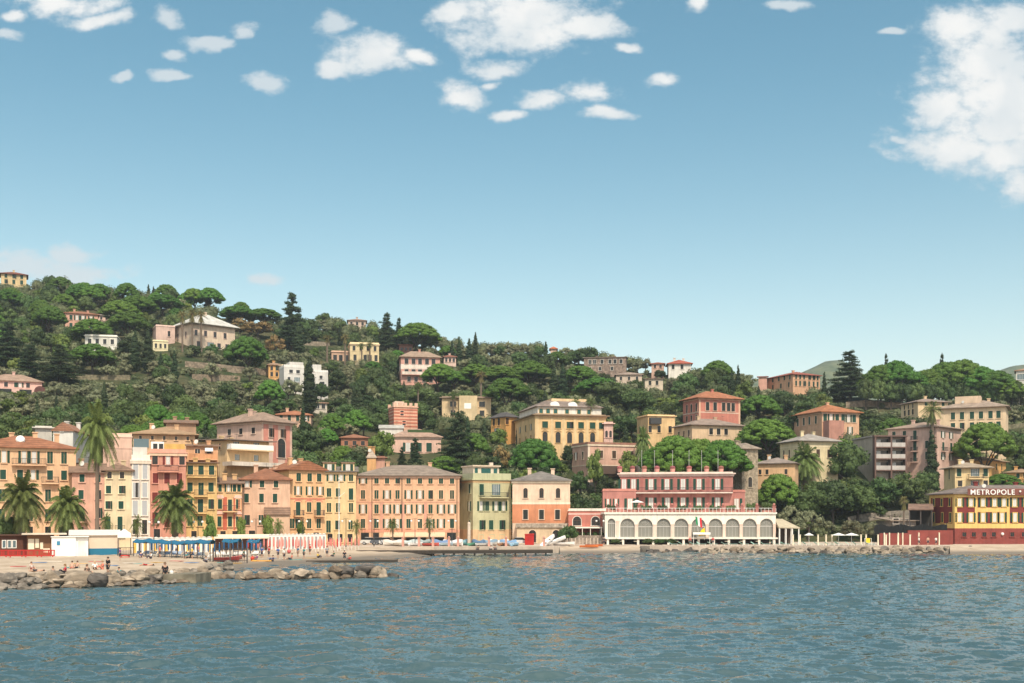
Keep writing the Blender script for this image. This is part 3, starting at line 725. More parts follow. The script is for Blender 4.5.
    def fill(side, spec):
        for row in spec:
            py, hp, pat = row[0], row[1], row[2]; cols = row[3] if len(row) > 3 and row[3] else None
            wp = row[4] if len(row) > 4 else (ww or hp * .55); shm = SH[row[5]] if len(row) > 5 and row[5] else SH[sh]
            span = w if side == 'F' else d
            conv = {'F': H.tF, 'L': H.tL, 'R': H.tR}[side]
            n = len(pat)
            for i, ch in enumerate(pat):
                if ch == '.': continue
                t = conv(cols[i]) if cols else span * (i + .62) / (n + .24)
                if t < .2 or t > span - .2: continue
                mw = {'G': 1.9, 'R': 1.35}.get(ch, 1.0); hh = {'T': 1.35, 'B': 1.3, 'b': 1.3}.get(ch, 1.0)
                zc = H.zl(py) - (hh - 1) * hp * H.S * .5
                if side != 'F':
                    pass
                far = 1.0 if H.Y < 250 else 1.2
                wm = wp * H.S * mw * far
                if ch in 'Ob': wm *= .8
                add_window(H, side, t, zc, min(wm, 2.6), hp * hh * H.S * (1.0 if H.Y < 250 else 1.12), ch, shm, H.trim)
    fill('F', rows)
    if side in ('L', 'R'): fill(side, srows)
    pxs = [q for q in (xl, xc, xr) if q is not None]
    H.rect = (min(pxs), max(pxs), pye - roof[1], vis if vis is not None else pyb, Y)
    H.label = label; H.short = None; HOUSES.append(H); return H
def part(H, name, mb, m, parent=None): return mb.obj(name, m, parent or H.root)
# ------------------------------------------------------------------ the row of houses along the shore (base 2.2 m above the sea)
G = 1.3
PINKW = (.62, .33, .23); ORANGE = (.66, .33, .13); PEACH = (.68, .42, .23); YEL = (.72, .50, .22); PALEY = (.74, .59, .38); REDW = (.42, .12, .09)
TILE = (.27, .17, .12); TILER = (.36, .15, .08); TILEG = (.22, .19, .165)
h = house('apartment_house', 'broad orange house with green shutters at the left end of the row', 76, 543, 447, xl=-28, xr=76, turn=2, Y=185, zb=G, depth=13, wall=(.70,.44,.26), roof=('hip', 15), roofm=TILER, cornice=(.68,.44,.25), chim=4, group='houses along the waterfront',
      rows=[(456,12,'OOOSS',[4,24,34,50,64],5.5), (474,10,'SSOSS',[3,20,33,50,64],5.5), (495,12,'SSSSS',[2,19,30,48,62],5.5), (515,12,'SSSSS',[2,19,30,48,62],5.5), (533,12,'DDDDD',[2,19,30,48,62],5.5)], ww=5.5, bands=[(485,1.2,(.72,.5,.3))])
add_balcony(h, 'F', h.tF(29), h.zl(463.5), 5.2); add_balcony(h, 'F', h.tF(50), h.zl(482), 2.6)
mb = MB(); x0 = h.tF(21); mb.cyl((x0, 3, h.top + .3), (x0, 3, h.top + 1.6), .08); mb.cyl((x0, 2.9, h.top + 1.6), (x0, 2.6, h.top + 1.75), .75, .6, 12); part(h, 'dish_aerial', mb, WHITE, h.roof)
house('apartment_house', 'narrow pink house with green shutters and balcony behind the tall palm trunk', 104, 543, 473, xl=72, xr=104.5, Y=188.2, turn=1, zb=G, depth=12, wall=(.66,.36,.26), roof=('gable', 12), roofm=TILE, group='houses along the waterfront',
      rows=[(478,8,'SS',[82,98],5), (494.5,9,'SS',[81,98],5), (513,10,'BS',[82,98],5), (532,10,'DD',[81,98],5)])
house('apartment_house', 'slim pale yellow house with small green shutters left of the white glazed tower', 131, 543, 471, xl=104.5, xr=131.5, Y=190, zb=G, depth=12, wall=PALEY, roof=('hip', 9), roofm=TILE, group='houses along the waterfront',
      rows=[(475,6.5,'DD',[109.5,122],4), (489.5,8,'SS',[108.5,121.5],4.6), (505,8,'SS',[108,121],4.6), (522,11,'BB',[120,108],4.6)])
h = house('apartment_house', 'plain windowless pink block rising behind the slim pale yellow house', 104, 500, 437, xl=103, xr=132, Y=203, zb=3, depth=10, wall=(.68,.45,.35), roof=('flat', 3), roofm=None, over=.1, vis=465, bands=[(448,1,(.6,.38,.3))])
h = house('apartment_house', 'narrow white tower house with tall grey glazed panels beside the rust red house', 131, 543, 461, xl=131.5, xr=150, Y=191.5, zb=G, depth=10, wall=(.74,.64,.55), roof=('flat', 5), roofm=None, over=.25, sh='grey', group='houses along the waterfront', cornice=(.72,.6,.48),
      rows=[(471,16,'SS',[135.7,145],4.6), (490,15,'SS',[135.5,144.8],4.6), (508,15,'SS',[135.3,144.6],4.6), (527,14,'DD',[135.3,144.6],4.6)])
mb = MB(); mb.box(h.w*.05, h.w*.85, 3, 8, h.top + .2, h.zl(446)); part(h, 'penthouse', mb, plaster((.66,.62,.58)))
mb = MB(); mb.box(h.w*.1, h.w*.95, 4, 9, h.zl(446), h.zl(437)); part(h, 'glass_penthouse', mb, GLASSB)
h = house('apartment_house', 'rust red house with dark red shutters and a yellow rooftop room', 150, 543, 453, xl=150, xr=186, Y=193, zb=G, depth=12, wall=(.60,.27,.19), roof=('flat', 3), roofm=None, over=.3, sh='red', group='houses along the waterfront', cornice=(.70,.48,.33),
      rows=[(460,9,'DOD',[155,168,182],5.2), (478,10,'STS',[155.5,167,179.5],5.2), (498,11,'STS',[155,167,179],5.2), (518,11,'STS',[155,167,179],5.2), (534,10,'DD',[157,175],6)])
add_balcony(h, 'F', h.tF(168), h.zl(471), 3.4); add_balcony(h, 'F', h.tF(167), h.zl(489.5), 2.8, solid=plaster((.6,.27,.19)))
mb = MB(); mb.box(h.tF(151), h.tF(164), 1.5, 7, h.top + .2, h.zl(441)); pr = part(h, 'rooftop_room', mb, WHITE)
for i in range(2): mb = MB(); mb.box(h.tF(153) + i*.95, h.tF(153) + i*.95 + .7, 1.46, 1.5, h.zl(452), h.zl(443)); part(h, 'rooftop_window', mb, GLASS, pr)
mb = MB(); mb.box(h.tF(164.3), h.tF(185), 1.2, 8, h.top + .2, h.zl(443)); part(h, 'rooftop_room', mb, plaster((.72,.44,.12)))
h = house('apartment_house', 'ochre house with a long iron balcony under the eaves right of the round palm', 186, 543, 463, xl=186.3, xr=217, Y=196.5, zb=G, depth=12, wall=(.70,.46,.19), roof=('shed', 3), roofm=TILE, group='houses along the waterfront',
      rows=[(470,9.5,'SSS',[190.5,201,211.5],5.4), (487,9,'STS',[190,201,211],5), (504,10,'TSS',[200.5,190,211],5), (521,10,'SSS',[200,190,210],5), (535,8,'DD',[194,208],5)])
add_balcony(h, 'F', h.w/2, h.zl(476.5), h.w - .4, 1.0); add_balcony(h, 'F', h.tF(201), h.zl(495.5), 2.2); add_balcony(h, 'F', h.tF(200.5), h.zl(512.5), 2.2)
h = house('apartment_house', 'small orange rooftop flat with a balcony set back above the ochre house', 186, 500, 446, xl=186, xr=218, Y=209, zb=4, depth=9, wall=(.68,.37,.20), roof=('shed', 4), roofm=TILE, vis=464, rows=[(453,8,'WD',[197.5,209],5)])
add_balcony(h, 'F', h.tF(203), h.zl(459), 5, 1.2, solid=plaster((.62,.3,.14)))
mb = MB(); mb.add([(h.tF(205),-1.6,h.zl(451.5)),(h.tF(213),-1.6,h.zl(451.5)),(h.tF(213),-.01,h.zl(447.5)),(h.tF(205),-.01,h.zl(447.5)),(h.tF(205),-1.6,h.zl(451)),(h.tF(213),-1.6,h.zl(451)),(h.tF(213),-.01,h.zl(447)),(h.tF(205),-.01,h.zl(447))],[(0,3,2,1),(4,5,6,7),(0,1,5,4),(1,2,6,5),(2,3,7,6),(3,0,4,7)]); part(h, 'awning', mb, WHITE)
h = house('apartment_house', 'narrow red and yellow painted house with white pediments over its windows', 217, 543, 484, xl=217.3, xr=242, Y=199.5, zb=G, depth=12, wall=(.68,.43,.22), roof=('shed', 8), roofm=TILE, group='houses along the waterfront',
      rows=[(488,7.5,'SOSS',[220,228.5,234.5,239],3.6), (504,9.5,'STS',[220,230,238],4.2), (521.5,10,'SSS',[219.5,230,238],4.2), (535,8,'DD',[223,235],5)])
for (a_, b_) in ((222.8, 227), (233.5, 235.5)):
    mb = MB(); mb.box(h.tF(a_), h.tF(b_), -.05, -.003, h.zl(530), h.zl(497)); part(h, 'painted_panel', mb, plaster((.55,.13,.07)))
mb = MB(); mb.box(h.tF(217.6), h.tF(222), -.04, -.003, h.zl(530), h.zl(497)); mb.box(h.tF(238.2), h.tF(241.5), -.06, -.003, h.zl(530), h.zl(497)); part(h, 'painted_panel', mb, plaster((.6,.2,.1)))
for py in (495, 511):
    for px in (220, 238):
        mb = MB(); x0 = h.tF(px); mb.prism([(x0-.75, h.zl(py+3.2)), (x0+.75, h.zl(py+3.2)), (x0+.45, h.zl(py)), (x0-.45, h.zl(py))], -.12, -.003); part(h, 'pediment', mb, plaster((.75,.5,.42)))
add_balcony(h, 'F', h.tF(230), h.zl(511), 2.4)
h = house('apartment_house', 'pink house with a brown tiled roof and small green shutters beside the tall orange house', 242, 543, 480, xl=241.5, xr=290, Y=205, zb=G, depth=12, wall=(.68,.43,.30), roof=('hip', 13), roofm=(.30,.13,.075), group='houses along the waterfront', chim=1,
      rows=[(484,6.5,'OSS',[247,262,276],4.6), (498,9,'SSS',[246.5,261.5,275],4.6), (520,10,'SSSS',[247,261,272,284],5), (535,9,'DD',[252,275],6)])
mb = MB(); xa, xb = h.tF(264), h.tF(290.5)
mb.add([(xa,-2.4,h.zl(515)),(xb,-2.4,h.zl(515)),(xb,-.01,h.zl(508)),(xa,-.01,h.zl(508)),(xa,-2.4,h.zl(514)),(xb,-2.4,h.zl(514)),(xb,-.01,h.zl(507)),(xa,-.01,h.zl(507))],[(0,3,2,1),(4,5,6,7),(0,1,5,4),(1,2,6,5),(2,3,7,6),(3,0,4,7)]); pr = part(h, 'porch_roof', mb, tiles(TILE))
mb = MB(); mb.box(xa+.4, xb-.2, -2.1, -.01, -.5, h.zl(515)); part(h, 'porch', mb, plaster((.7,.46,.31)))
mb = MB(); mb.box(h.tF(264), h.tF(290), -.05, -.003, h.zl(529), h.zl(527)); part(h, 'band', mb, plaster((.5,.2,.14)))
h = house('apartment_house', 'tall orange house with red string courses and a yellow blind side wall', 289, 543, 470, xl=268, xr=325, side='L', turn=24, Y=208, zb=G, wall=(.72,.43,.22), roof=('gablef', 10), roofm=TILER, group='houses along the waterfront', bands=[(498.5,1.2,(.62,.2,.12))],
      rows=[(477,8,'SSS',[298.5,309.5,319],4.8), (490.5,9,'OOO',[298,309.5,320],4.4), (507,10,'TST',[298,309,318.5],5), (523.5,10,'SSSS',[297.5,309,318.5,292],5), (537,9,'DD',[300,316],6)], srows=[(490,8,'S',[285],4.5)])
h.wallo.data.materials.append(plaster((.72,.50,.22)));
for p_ in h.wallo.data.polygons:
    if p_.normal.x < -.9: p_.material_index = 1
for px in (298, 309, 319):
    mb = MB(); x0 = h.tF(px); n = 8; mb.prism([(x0 + .75*math.cos(math.pi*i/n), h.zl(502) + .5*math.sin(math.pi*i/n)) for i in range(n+1)], -.06, -.003); part(h, 'painted_arch', mb, plaster((.66,.22,.15)))
for px in (298, 318.5): add_balcony(h, 'F', h.tF(px), h.zl(515.5), 1.8)
mb = MB(); x0 = h.tF(303); mb.box(x0-.9, x0+.9, .5, 3, h.top+.2, h.zl(463)); part(h, 'dormer', mb, plaster((.6,.5,.42)), h.roof)
h = house('apartment_house', 'yellow house with two attic dormers between the tall orange house and the long pink house', 325, 543, 472, xl=325, xr=356, Y=225, zb=G, depth=12, wall=(.74,.54,.29), roof=('gable', 7), roofm=TILEG, group='houses along the waterfront', cornice=(.7,.5,.26),
      rows=[(477.5,7,'OOS',[331,341,351],4.4), (492.5,8.5,'SST',[329,338,351],4.6), (507.5,9,'SSS',[329,338,351],4.6), (525,9,'TSS',[328.5,337.5,350.5],4.8), (538,8,'DDD',[330,340,350],5)])
for px in (329.5, 348):
    mb = MB(); x0 = h.tF(px); mb.box(x0-1.25, x0+1.25, .2, 4, h.top, h.zl(463)); dm = part(h, 'dormer', mb, h.wall, h.roof)
    mb = MB(); mb.box(x0-1.4, x0+1.4, 0, 4.2, h.zl(463), h.zl(462)); part(h, 'dormer_roof', mb, tiles(TILE), h.roof)
    f = put('window', pane_mesh(.9, 1.3, 'O'), h.root, (x0, .19, h.zl(467.3))); s = shutter_mesh(.5, 1.3, SH['green']); put('shutter', s, f, (-.75,0,0)); put('shutter', s, f, (.75,0,0))
C9 = [363, 376.5, 387, 397.5, 408.5, 420, 430.5, 441, 452]
h = house('long_house', 'long pink four storey house with rows of green shutters and cream shop awnings', 356, 543, 476, xl=356, xr=459.5, Y=236, turn=-2, zb=G, depth=14, wall=(.70,.42,.26), roof=('hip', 12.5), roofm=(.30,.235,.19), group='houses along the waterfront', cornice=(.66,.42,.30),
      rows=[(480.5,6.5,'OSSSSSSSS',C9,4.4), (494.5,8.8,'SSOSOOSSS',C9,4.4), (509,9.2,'OSOOOOSOO',C9,4.4), (523.5,9,'SSOOSSOOS',C9,4.4)], bands=[(502,.9,(.66,.34,.24)), (531,2.6,(.66,.30,.2))])
for p in (370, 381.8, 403, 425.5): mb = MB(); mb.box(h.tF(p) - .35, h.tF(p) + .35, -.04, -.003, h.zl(529.5), h.zl(503)); part(h, 'painted_strip', mb, plaster((.64,.33,.24)))
for p in (372, 402, 457): mb = MB(); mb.box(h.tF(p) - .06, h.tF(p) + .06, -.12, -.003, h.zl(540), h.zl(477)); part(h, 'drainpipe', mb, SH['brown'])
for (pa, pb) in ((361,369), (373,379), (384,402), (406,426), (430,444), (447,456)):
    mb = MB(); mb.box(h.tF(pa), h.tF(pb), -.03, -.003, -.3, h.zl(532.8)); part(h, 'shop_front', mb, GLASS)
for (pa, pb) in ((384,403.5), (405,429), (430.5,445)):
    mb = MB(); xa, xb = h.tF(pa), h.tF(pb); z0, z1 = h.zl(535.6), h.zl(532.2)
    mb.add([(xa,-2.6,z0),(xb,-2.6,z0),(xb,-.01,z1),(xa,-.01,z1),(xa,-2.6,z0-.06),(xb,-2.6,z0-.06),(xb,-.01,z1-.06),(xa,-.01,z1-.06)],[(0,1,2,3),(4,7,6,5),(0,4,5,1),(1,5,6,2),(2,6,7,3),(3,7,4,0)])
    mb.box(xa, xb, -2.62, -2.6, z0-.28, z0-.06); part(h, 'awning', mb, plain((.64,.47,.32),'awning_cloth',.85))
h = house('apartment_house', 'pale green house with roof terrace and penthouse at the end of the long pink house', 473, 543, 480, xl=459.5, xr=511, side='L', turn=24, Y=238, zb=G, wall=(.50,.47,.28), roof=('flat', 6), roofm=None, over=.3, trim=(.48,.48,.30), group='houses along the waterfront',
      rows=[(489.5,11,'SG',[481.5,496],4.8,'green'), (506,9.5,'OSOO',[481,487,496,503.5],4.2), (525,9.5,'SSS',[481.5,491,501.5],5), (538,6,'DDD',[481,492,502],5)], srows=[(488.5,9,'S',[470],4), (506,9.5,'O',[469.5],4), (525,9,'S',[470],4)], bands=[(481.5,2,(.62,.40,.2)), (530,.9,(.68,.45,.25))], basecol=(530.5,(.62,.42,.24)))
add_balcony(h, 'F', h.tF(493), h.zl(497), 6.2, 1.2)
mb = MB(); mb.box(h.tF(477), h.tF(503), 2.0, 8, h.top + .2, h.zl(466)); pr = part(h, 'penthouse', mb, plaster((.72,.60,.46)))
mb = MB(); mb.box(h.tF(476), h.tF(504), 1.6, 8.3, h.zl(466), h.zl(464.6)); part(h, 'penthouse_roof', mb, plaster((.7,.55,.42)), pr)
for a_, b_ in ((478.5,481.5),(485,494.5),(497.5,501)): mb = MB(); mb.box(h.tF(a_), h.tF(b_), 1.95, 2.0, h.zl(473), h.zl(467.5)); part(h, 'penthouse_window', mb, SH['teal'], pr)
mb = MB(); x0 = h.tF(496.5); mb.box(x0-.35, x0+.35, 2.5, 3.2, h.zl(466), h.zl(461.5)); part(h, 'chimney', mb, plaster((.72,.6,.5)), pr)
h = house('apartment_house', 'cream and orange house with arched dark windows and a low grey hipped roof', 511, 543, 481, xl=512.5, xr=570, Y=239, zb=G, depth=14, wall=(.76,.56,.42), roof=('hip', 11), roofm=(.24,.21,.19), over=.5, cornice=(.76,.62,.47), group='houses along the waterfront', trim=(.72,.55,.42),
      rows=[(493,10,'AAA',[525.5,541.5,558],4.4), (514.5,9.5,'SSS',[525.5,541.5,557.5],4.6,'dark')], bands=[(503.3,2,(.80,.66,.52))])
mb = MB(); mb.box(-.03, h.w+.03, -.03, -.003, h.zl(523), h.zl(504.4)); part(h, 'painted_storey', mb, plaster((.60,.24,.12)))
mb = MB(); mb.box(h.tF(517), h.tF(566), -2.2, -.01, -.5, h.zl(527.5)); gf = part(h, 'ground_floor', mb, plaster((.62,.46,.30)))
mb = MB(); mb.box(h.tF(516), h.tF(567), -2.5, .0, h.zl(527.4), h.zl(523.5)); part(h, 'terrace_roof', mb, stone((.50,.42,.34), 'weathered_render'))
for px in (532.5, 556):
    f = put('window', frame_mesh(1.5, 2.6, h.trim, True), h.root, (h.tF(px), -2.2, h.zl(536))); put('pane', pane_mesh(1.5, 2.6, 'A', True), f)
# red seafront pavilion, red hotel and its white arcade
h = house('restaurant_pavilion', 'low red pavilion with white arches between the cream house and the white arcade', 570, 543, 511, xl=568.5, xr=606, Y=236, zb=G, depth=9, wall=(.50,.17,.13), roof=('flat', 1.5), roofm=None, over=.15, bands=[(514,1.2,(.72,.5,.45))], trim=(.7,.62,.55), rows=[(521,9,'AA',[577,595.5],8)])
mb = MB(); mb.box(h.tF(566), h.tF(603), -4.5, -.01, -1.5, h.zl(535)); part(h, 'terrace', mb, stone((.42,.34,.28), 'terrace_stone'))
mb = MB(); xa, xb = h.tF(563), h.tF(602); z0 = h.zl(528); mb.box(xa, xb, -4.6, -.01, z0, z0 + .25); [mb.box(x-.06, x+.06, -4.5, -4.38, h.zl(535), z0) for x in (xa+.2, xa+2.6, (xa+xb)/2, xb-2.4, xb-.2)]; part(h, 'awning', mb, plain((.78,.72,.62),'awning_white',.8))
for i in range(5):
    mb = MB(); x0 = h.tF(577 + i * 6); mb.ball((x0, -3.4, h.zl(533.6)), (.55, .45, .45)); part(h, 'planter_shrub', mb, L_BROAD)
mb = MB(); [mb.box(h.tF(568)+i*.75, h.tF(568)+i*.75+.2, -4.6, -4.5, -1, h.zl(537.5)) for i in range(9)]; part(h, 'balustrade', mb, plaster((.6,.5,.42)))
YH = 234.0; HR = (.47, .195, .165)
hot = house('hotel', 'red three storey hotel with white shuttered doors above a white arcade', 606, 543, 474.5, xl=620, xr=733, Y=YH + 4, zb=G, depth=13, turn=1, wall=HR, roof=('flat', 1), roofm=plaster((.75,.6,.53)), over=.55, trim=(.52,.16,.14), cornice=(.72,.52,.46),
      rows=[(484.5,11,'OOOOOOO',[624,633.5,651,667,683,699,717.5],6), (503,11,'OOOOOO',[633,651,667.5,683,699,717.5],6)])
add_balcony(hot, 'F', hot.tF(684), hot.zl(492.5), hot.tF(733) - hot.tF(637), 1.4, slabm=plaster((.72,.6,.53)))
for px in (642, 659, 675, 691, 708): 
    mb = MB(); x0 = hot.tF(px); mb.box(x0-.25, x0+.25, -.12, -.003, hot.zl(511), hot.zl(476)); part(hot, 'pilaster', mb, plaster((.42,.15,.13)))
lw = house('hotel_wing', 'low red wing of the hotel at the left end of its terrace', 603, 543, 491, xl=603, xr=636, Y=YH + 2.5, zb=G, depth=10, turn=2, wall=HR, roof=('flat', 1.2), roofm=None, over=.1, trim=(.6,.25,.2), rows=[(503,8.5,'OO',[608,616],3.2), (504,11,'O',[630],6)])
rw = house('hotel_wing', 'low red wing of the hotel at the right end of its terrace', 733, 543, 492, xl=731, xr=745, Y=YH + 3, zb=G, depth=10, turn=0, wall=HR, roof=('flat', 1.2), roofm=None, over=.1, trim=(.6,.25,.2), rows=[(504,11,'O',[736.5],6)])
for px in (642.5, 655.5, 674, 691, 704, 721):
    mb = MB(); x, y = hot.ox + hot.d1[0] * hot.tF(px), hot.oy + .8; z0 = Z(475, y); mb.cyl((0,0,-1), (0,0,Z(451,y) - z0), .05, .035, 6); mb.ball((0,0,Z(451,y)-z0), .1)
    i = [642.5,655.5,674,691,704,721].index(px)
    tag(mb.obj('flagpole', plain((.50,.49,.47),'pole_grey',.5), None, (x, y, z0)), 'bare white flagpole on the red hotel roof, %s from the left' % ordinal(i), 'flagpole', 'flagpoles on the hotel roof')
for i, px in enumerate((620, 633, 645, 658, 674, 691, 709, 724)):
    x, y = hot.ox + hot.d1[0] * hot.tF(px), hot.oy + .6; r = empty('flower_pot', (x, y, hot.zb + hot.top + .72)); tag(r, 'pink flower pot on the hotel roof edge, %s from the left' % ordinal(i), 'flower pot', 'pots on the hotel roof')
    mb = MB(); mb.cyl((0,0,-.25), (0,0,.5), .42, .55, 10); part(None, 'pot', mb, plain((.6,.3,.25),'terracotta',.9), r); mb = MB(); mb.ball((0,0,.75), (.6,.55,.4)); part(None, 'flowers', mb, L_PINK, r)
# white arcade: wall with arched glazed openings
def arcade():
    Y = YH - 5; r = empty('white_arcade', (X(605, Y), Y, 1.8), R(1)); tag(r, 'long white seafront arcade with ten tall arched windows below the red hotel', 'arcade')
    S = Y / F; zt = Z(514, Y) - 1.8; z0 = Z(537.5, Y) - 1.8; w_ = (776.5 - 605) * S; d_ = 7.0
    cs = [(611.5,7.5), (627.5,14.5), (645.5,14.5), (663.8,14), (681.5,14), (698.8,14), (716,14), (733,14), (750.3,14), (767.3,13.5)]
    mb = MB(); zc = Z(525.5, Y) - 1.8; prev = 0.0
    holes = [((c - 605) * S, wp * S) for c, wp in cs]
    ztop = Z(518.5, Y) - 1.8
    n = 10; e = [0.0]
    def both(poly): mb.prism(poly, 0, .5)
    for i, (c, ww_) in enumerate(holes):
        rr = ww_ / 2; zsp = ztop - rr
        both([(prev, z0), (c - rr, z0), (c - rr, zsp), (prev, zsp)])
        pts = [(c + rr * math.cos(math.pi * k / n), zsp + rr * math.sin(math.pi * k / n)) for k in range(n, -1, -1)]
        nxt = w_ if i == len(holes) - 1 else None
        for k in range(n): a_, b_ = pts[k], pts[k + 1]; both([(a_[0], a_[1]), (b_[0], b_[1]), (b_[0], zt), (a_[0], zt)])
        both([(prev, zsp), (c - rr, zsp), (c - rr, zt), (prev, zt)]); prev = c + rr
        if nxt:
            both([(prev, z0), (w_, z0), (w_, zsp), (prev, zsp)]); both([(prev, zsp), (w_, zsp), (w_, zt), (prev, zt)])
    wm = plaster((.80,.74,.66), 'arcade_wall', .08); mb.obj('wall', wm, r)
    mb = MB(); mb.box(-.2, w_ + .2, -.25, d_, zt, zt + .35); mb.obj('terrace_slab', wm, r)
    mb = MB(); mb.box(-.3, w_ + .3, -1.0, d_, z0 - .3, z0); mb.obj('floor_slab', wm, r)
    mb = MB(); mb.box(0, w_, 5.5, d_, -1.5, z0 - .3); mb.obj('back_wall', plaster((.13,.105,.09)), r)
    mb = MB(); mb.box(0, w_, 4.5, 4.7, z0, zt); mb.obj('inner_wall', plaster((.55,.46,.38)), r)
    for i, (c, ww_) in enumerate(holes):
        rr = ww_ / 2; zsp = ztop - rr; f = MB(); t = .09
        f.box(c - rr, c + rr, .3, .36, zsp - .3, zsp - .12); 
        for k in range(1, 4): x0 = c - rr + ww_ * k / 4; f.box(x0 - .025, x0 + .025, .31, .36, z0, zsp - .3)
        for k in (1, 2, 3): a_ = math.pi * k / 4; f.tube([(c, .33, zsp - .1), (c + rr * math.cos(a_), .33, zsp + rr * math.sin(a_))], [.022, .022], 4)
        f.tube([(c + rr * .5 * math.cos(math.pi * k / 8), .33, zsp + rr * .5 * math.sin(math.pi * k / 8)) for k in range(9)], [.025] * 9, 4)
        f.tube([(c + rr * .96 * math.cos(math.pi * k / 10), .33, zsp + rr * .96 * math.sin(math.pi * k / 10)) for k in range(11)], [.045] * 11, 4)
        f.box(c - rr, c + rr, .31, .36, z0, z0 + .12)
        wo = f.obj('arched_window', plain((.46,.44,.41),'arcade_bars',.6), r)
        g_ = MB(); g_.prism([(c - rr, z0), (c + rr, z0)] + [(c + rr * math.cos(math.pi * k / 10), zsp + rr * math.sin(math.pi * k / 10)) for k in range(11)], .37, .40); g_.obj('pane', glassm((.22,.215,.19), 'arcade_glass', .3) if i == 0 else bpy.data.materials['arcade_glass'], wo)
        p = MB(); xn = (holes[i+1][0] - holes[i+1][1] / 2 + c + rr) / 2 if i < 9 else w_ - .3
        p.box(xn - .28, xn + .28, -.12, -.003, z0, zsp + .1); p.box(xn - .36, xn + .36, -.16, -.003, zsp + .1, zsp + .3); p.obj('pilaster', plaster((.74,.55,.46), 'pilaster_pink', .08), r)
    for k in range(12):
        p = MB(); x0 = .5 + (w_ - 1) * k / 11; p.box(x0 - .22, x0 + .22, -.8, -.36, -1.5, z0 - .3); p.obj('pillar', wm, r)
    pp = MB(); n = 46
    for k in range(n + 1): x0 = w_ * k / n; pp.box(x0 - .03, x0 + .03, -.15, -.09, zt + .35, zt + 1.15)
    pp.box(0, w_, -.15, -.09, zt + 1.15, zt + 1.22); pp.obj('railing', WHITE, r)
    return Y, zt + 1.8 + .35, r
YA, ZT, _ = arcade()
for i, px in enumerate((611, 637, 646, 662, 680.5, 698, 714.5, 731.5, 752, 767)):
    y = YA + .9 + .02 * i; r = empty('planter', (X(px, y), y, ZT)); ht = 1.1 if i < 8 else 1.5
    tag(r, 'leafy planter box along the arcade terrace railing, %s from the left' % ordinal(i), 'planter', 'planters on the arcade terrace')
    mb = MB(); mb.box(-1.0, 1.0, -.35, .35, 0, .5); mb.obj('box', plain((.42,.2,.16),'planter_clay',.9), r)
    bl = [((random.uniform(-.9,.9), random.uniform(-.2,.2), .6 + random.uniform(0, .5)), (.55,.45,.45)) for _ in range(7)]
    P, N_, S, c_ = blobs_crown(bl, 90, .12, .7); put('foliage', leaf_mesh('planter_foliage', P, N_, S, material=L_BROAD, core=c_), r, (0,0,0), 0, (1,1,ht))
for i, px in enumerate((600, 617, 639, 655, 672, 690, 707, 723, 742, 757, 774)):
    y = YA + .5; mb = MB(); mb.box(-.3, .3, -.2, .3, 0, 1.15); mb.box(-.4, .4, -.3, .4, 1.15, 1.3); mb.ball((0, .05, 1.55), (.28,.28,.28))
    if px > 604: tag(mb.obj('terrace_pier', plaster((.50,.20,.17)), None, (X(px, y), y, ZT)), 'red masonry pier on the arcade terrace edge, %s from the left' % ordinal(i - 1), 'pier', 'piers on the arcade terrace')
mb = MB(); y = YA + 2.5; r = empty('parasol', (X(637, y), y, ZT)); tag(r, 'white parasol open on the hotel terrace', 'parasol')
mb.cyl((0,0,0),(0,0,2.3),.04); mb.obj('pole', IRON, r); mb = MB(); mb.cyl((0,0,2.0),(0,0,2.5),1.5,.05,8); mb.obj('canopy', WHITE, r)
mb = MB(); y = YA - .5; r = empty('flag', (X(698.5, y), y, Z(533, y))); tag(r, 'green white and red tricolour flag hanging from a pole before the arcade', 'flag')
mb.tube([(0,.2,.2),(-.9,-1.3,3.6)],[.05,.03],6); mb.obj('pole', WHITE, r)
for k, c in enumerate(((.03,.25,.10),(.75,.73,.7),(.55,.03,.04))):
    mb = MB(); mb.add([(-.85 + k*.42, -1.3 + .05*k, 3.3 - k*.1),(-.43 + k*.42, -1.25 + .05*k, 3.2 - k*.1),(-.25 + k*.42, -1.15, 1.5 - k*.25),(-.67 + k*.42, -1.2, 1.75 - k*.25)],[(0,1,2,3),(3,2,1,0)][:1]); mb.obj('stripe', plain(c,'flag_cloth',.9), r)
mb = MB(); r = empty('banner', (X(701.5, y), y, Z(537, y))); mb.add([(-.7,-.6,.2),(.7,-.6,.4),(.5,-.5,1.9),(-.2,-.55,1.3)],[(0,1,2,3)]); mb.obj('cloth', plain((.80,.50,.02),'yellow_cloth',.9), r); mb = MB(); mb.cyl((.5,-.45,-.6),(.5,-.45,2.1),.04); mb.obj('pole', WHITE, r); tag(r, 'yellow cloth banner hanging beneath the tricolour flag', 'banner')
# pergola to the right of the arcade
Y = YA + 1; r = empty('pergola', (X(776.5, Y), Y, 1.8)); tag(r, 'straw roofed pergola on white posts beside the arcade', 'pergola'); S = Y / F; w_ = 21 * S
mb = MB(); zt = Z(528, Y) - 1.8; mb.add([(0,-2,zt),(w_,-2,zt-.1),(w_,5,zt+.5),(0,5,zt+.8),(0,-2,zt+.2),(w_,-2,zt+.1),(w_*.4,2.0,Z(519,Y)-1.8),(0,2.0,Z(518.5,Y)-1.8),(w_,5,zt+.7),(0,5,zt+1)],[(0,3,2,1),(0,1,5,4),(4,5,6,7),(5,1,2,8),(5,8,6),(6,8,9,7),(3,0,4,7,9),(2,3,9,8)]); mb.obj('roof', plain((.42,.36,.26),'straw',.95,.3), r)
for k in range(4):
    for yy in (-1.8, 4.6): mb = MB(); x0 = .2 + (w_ - .4) * k / 3; mb.cyl((x0,yy,-.8),(x0,yy,zt+.05),.12,.12,8); mb.obj('post', WHITE, r)
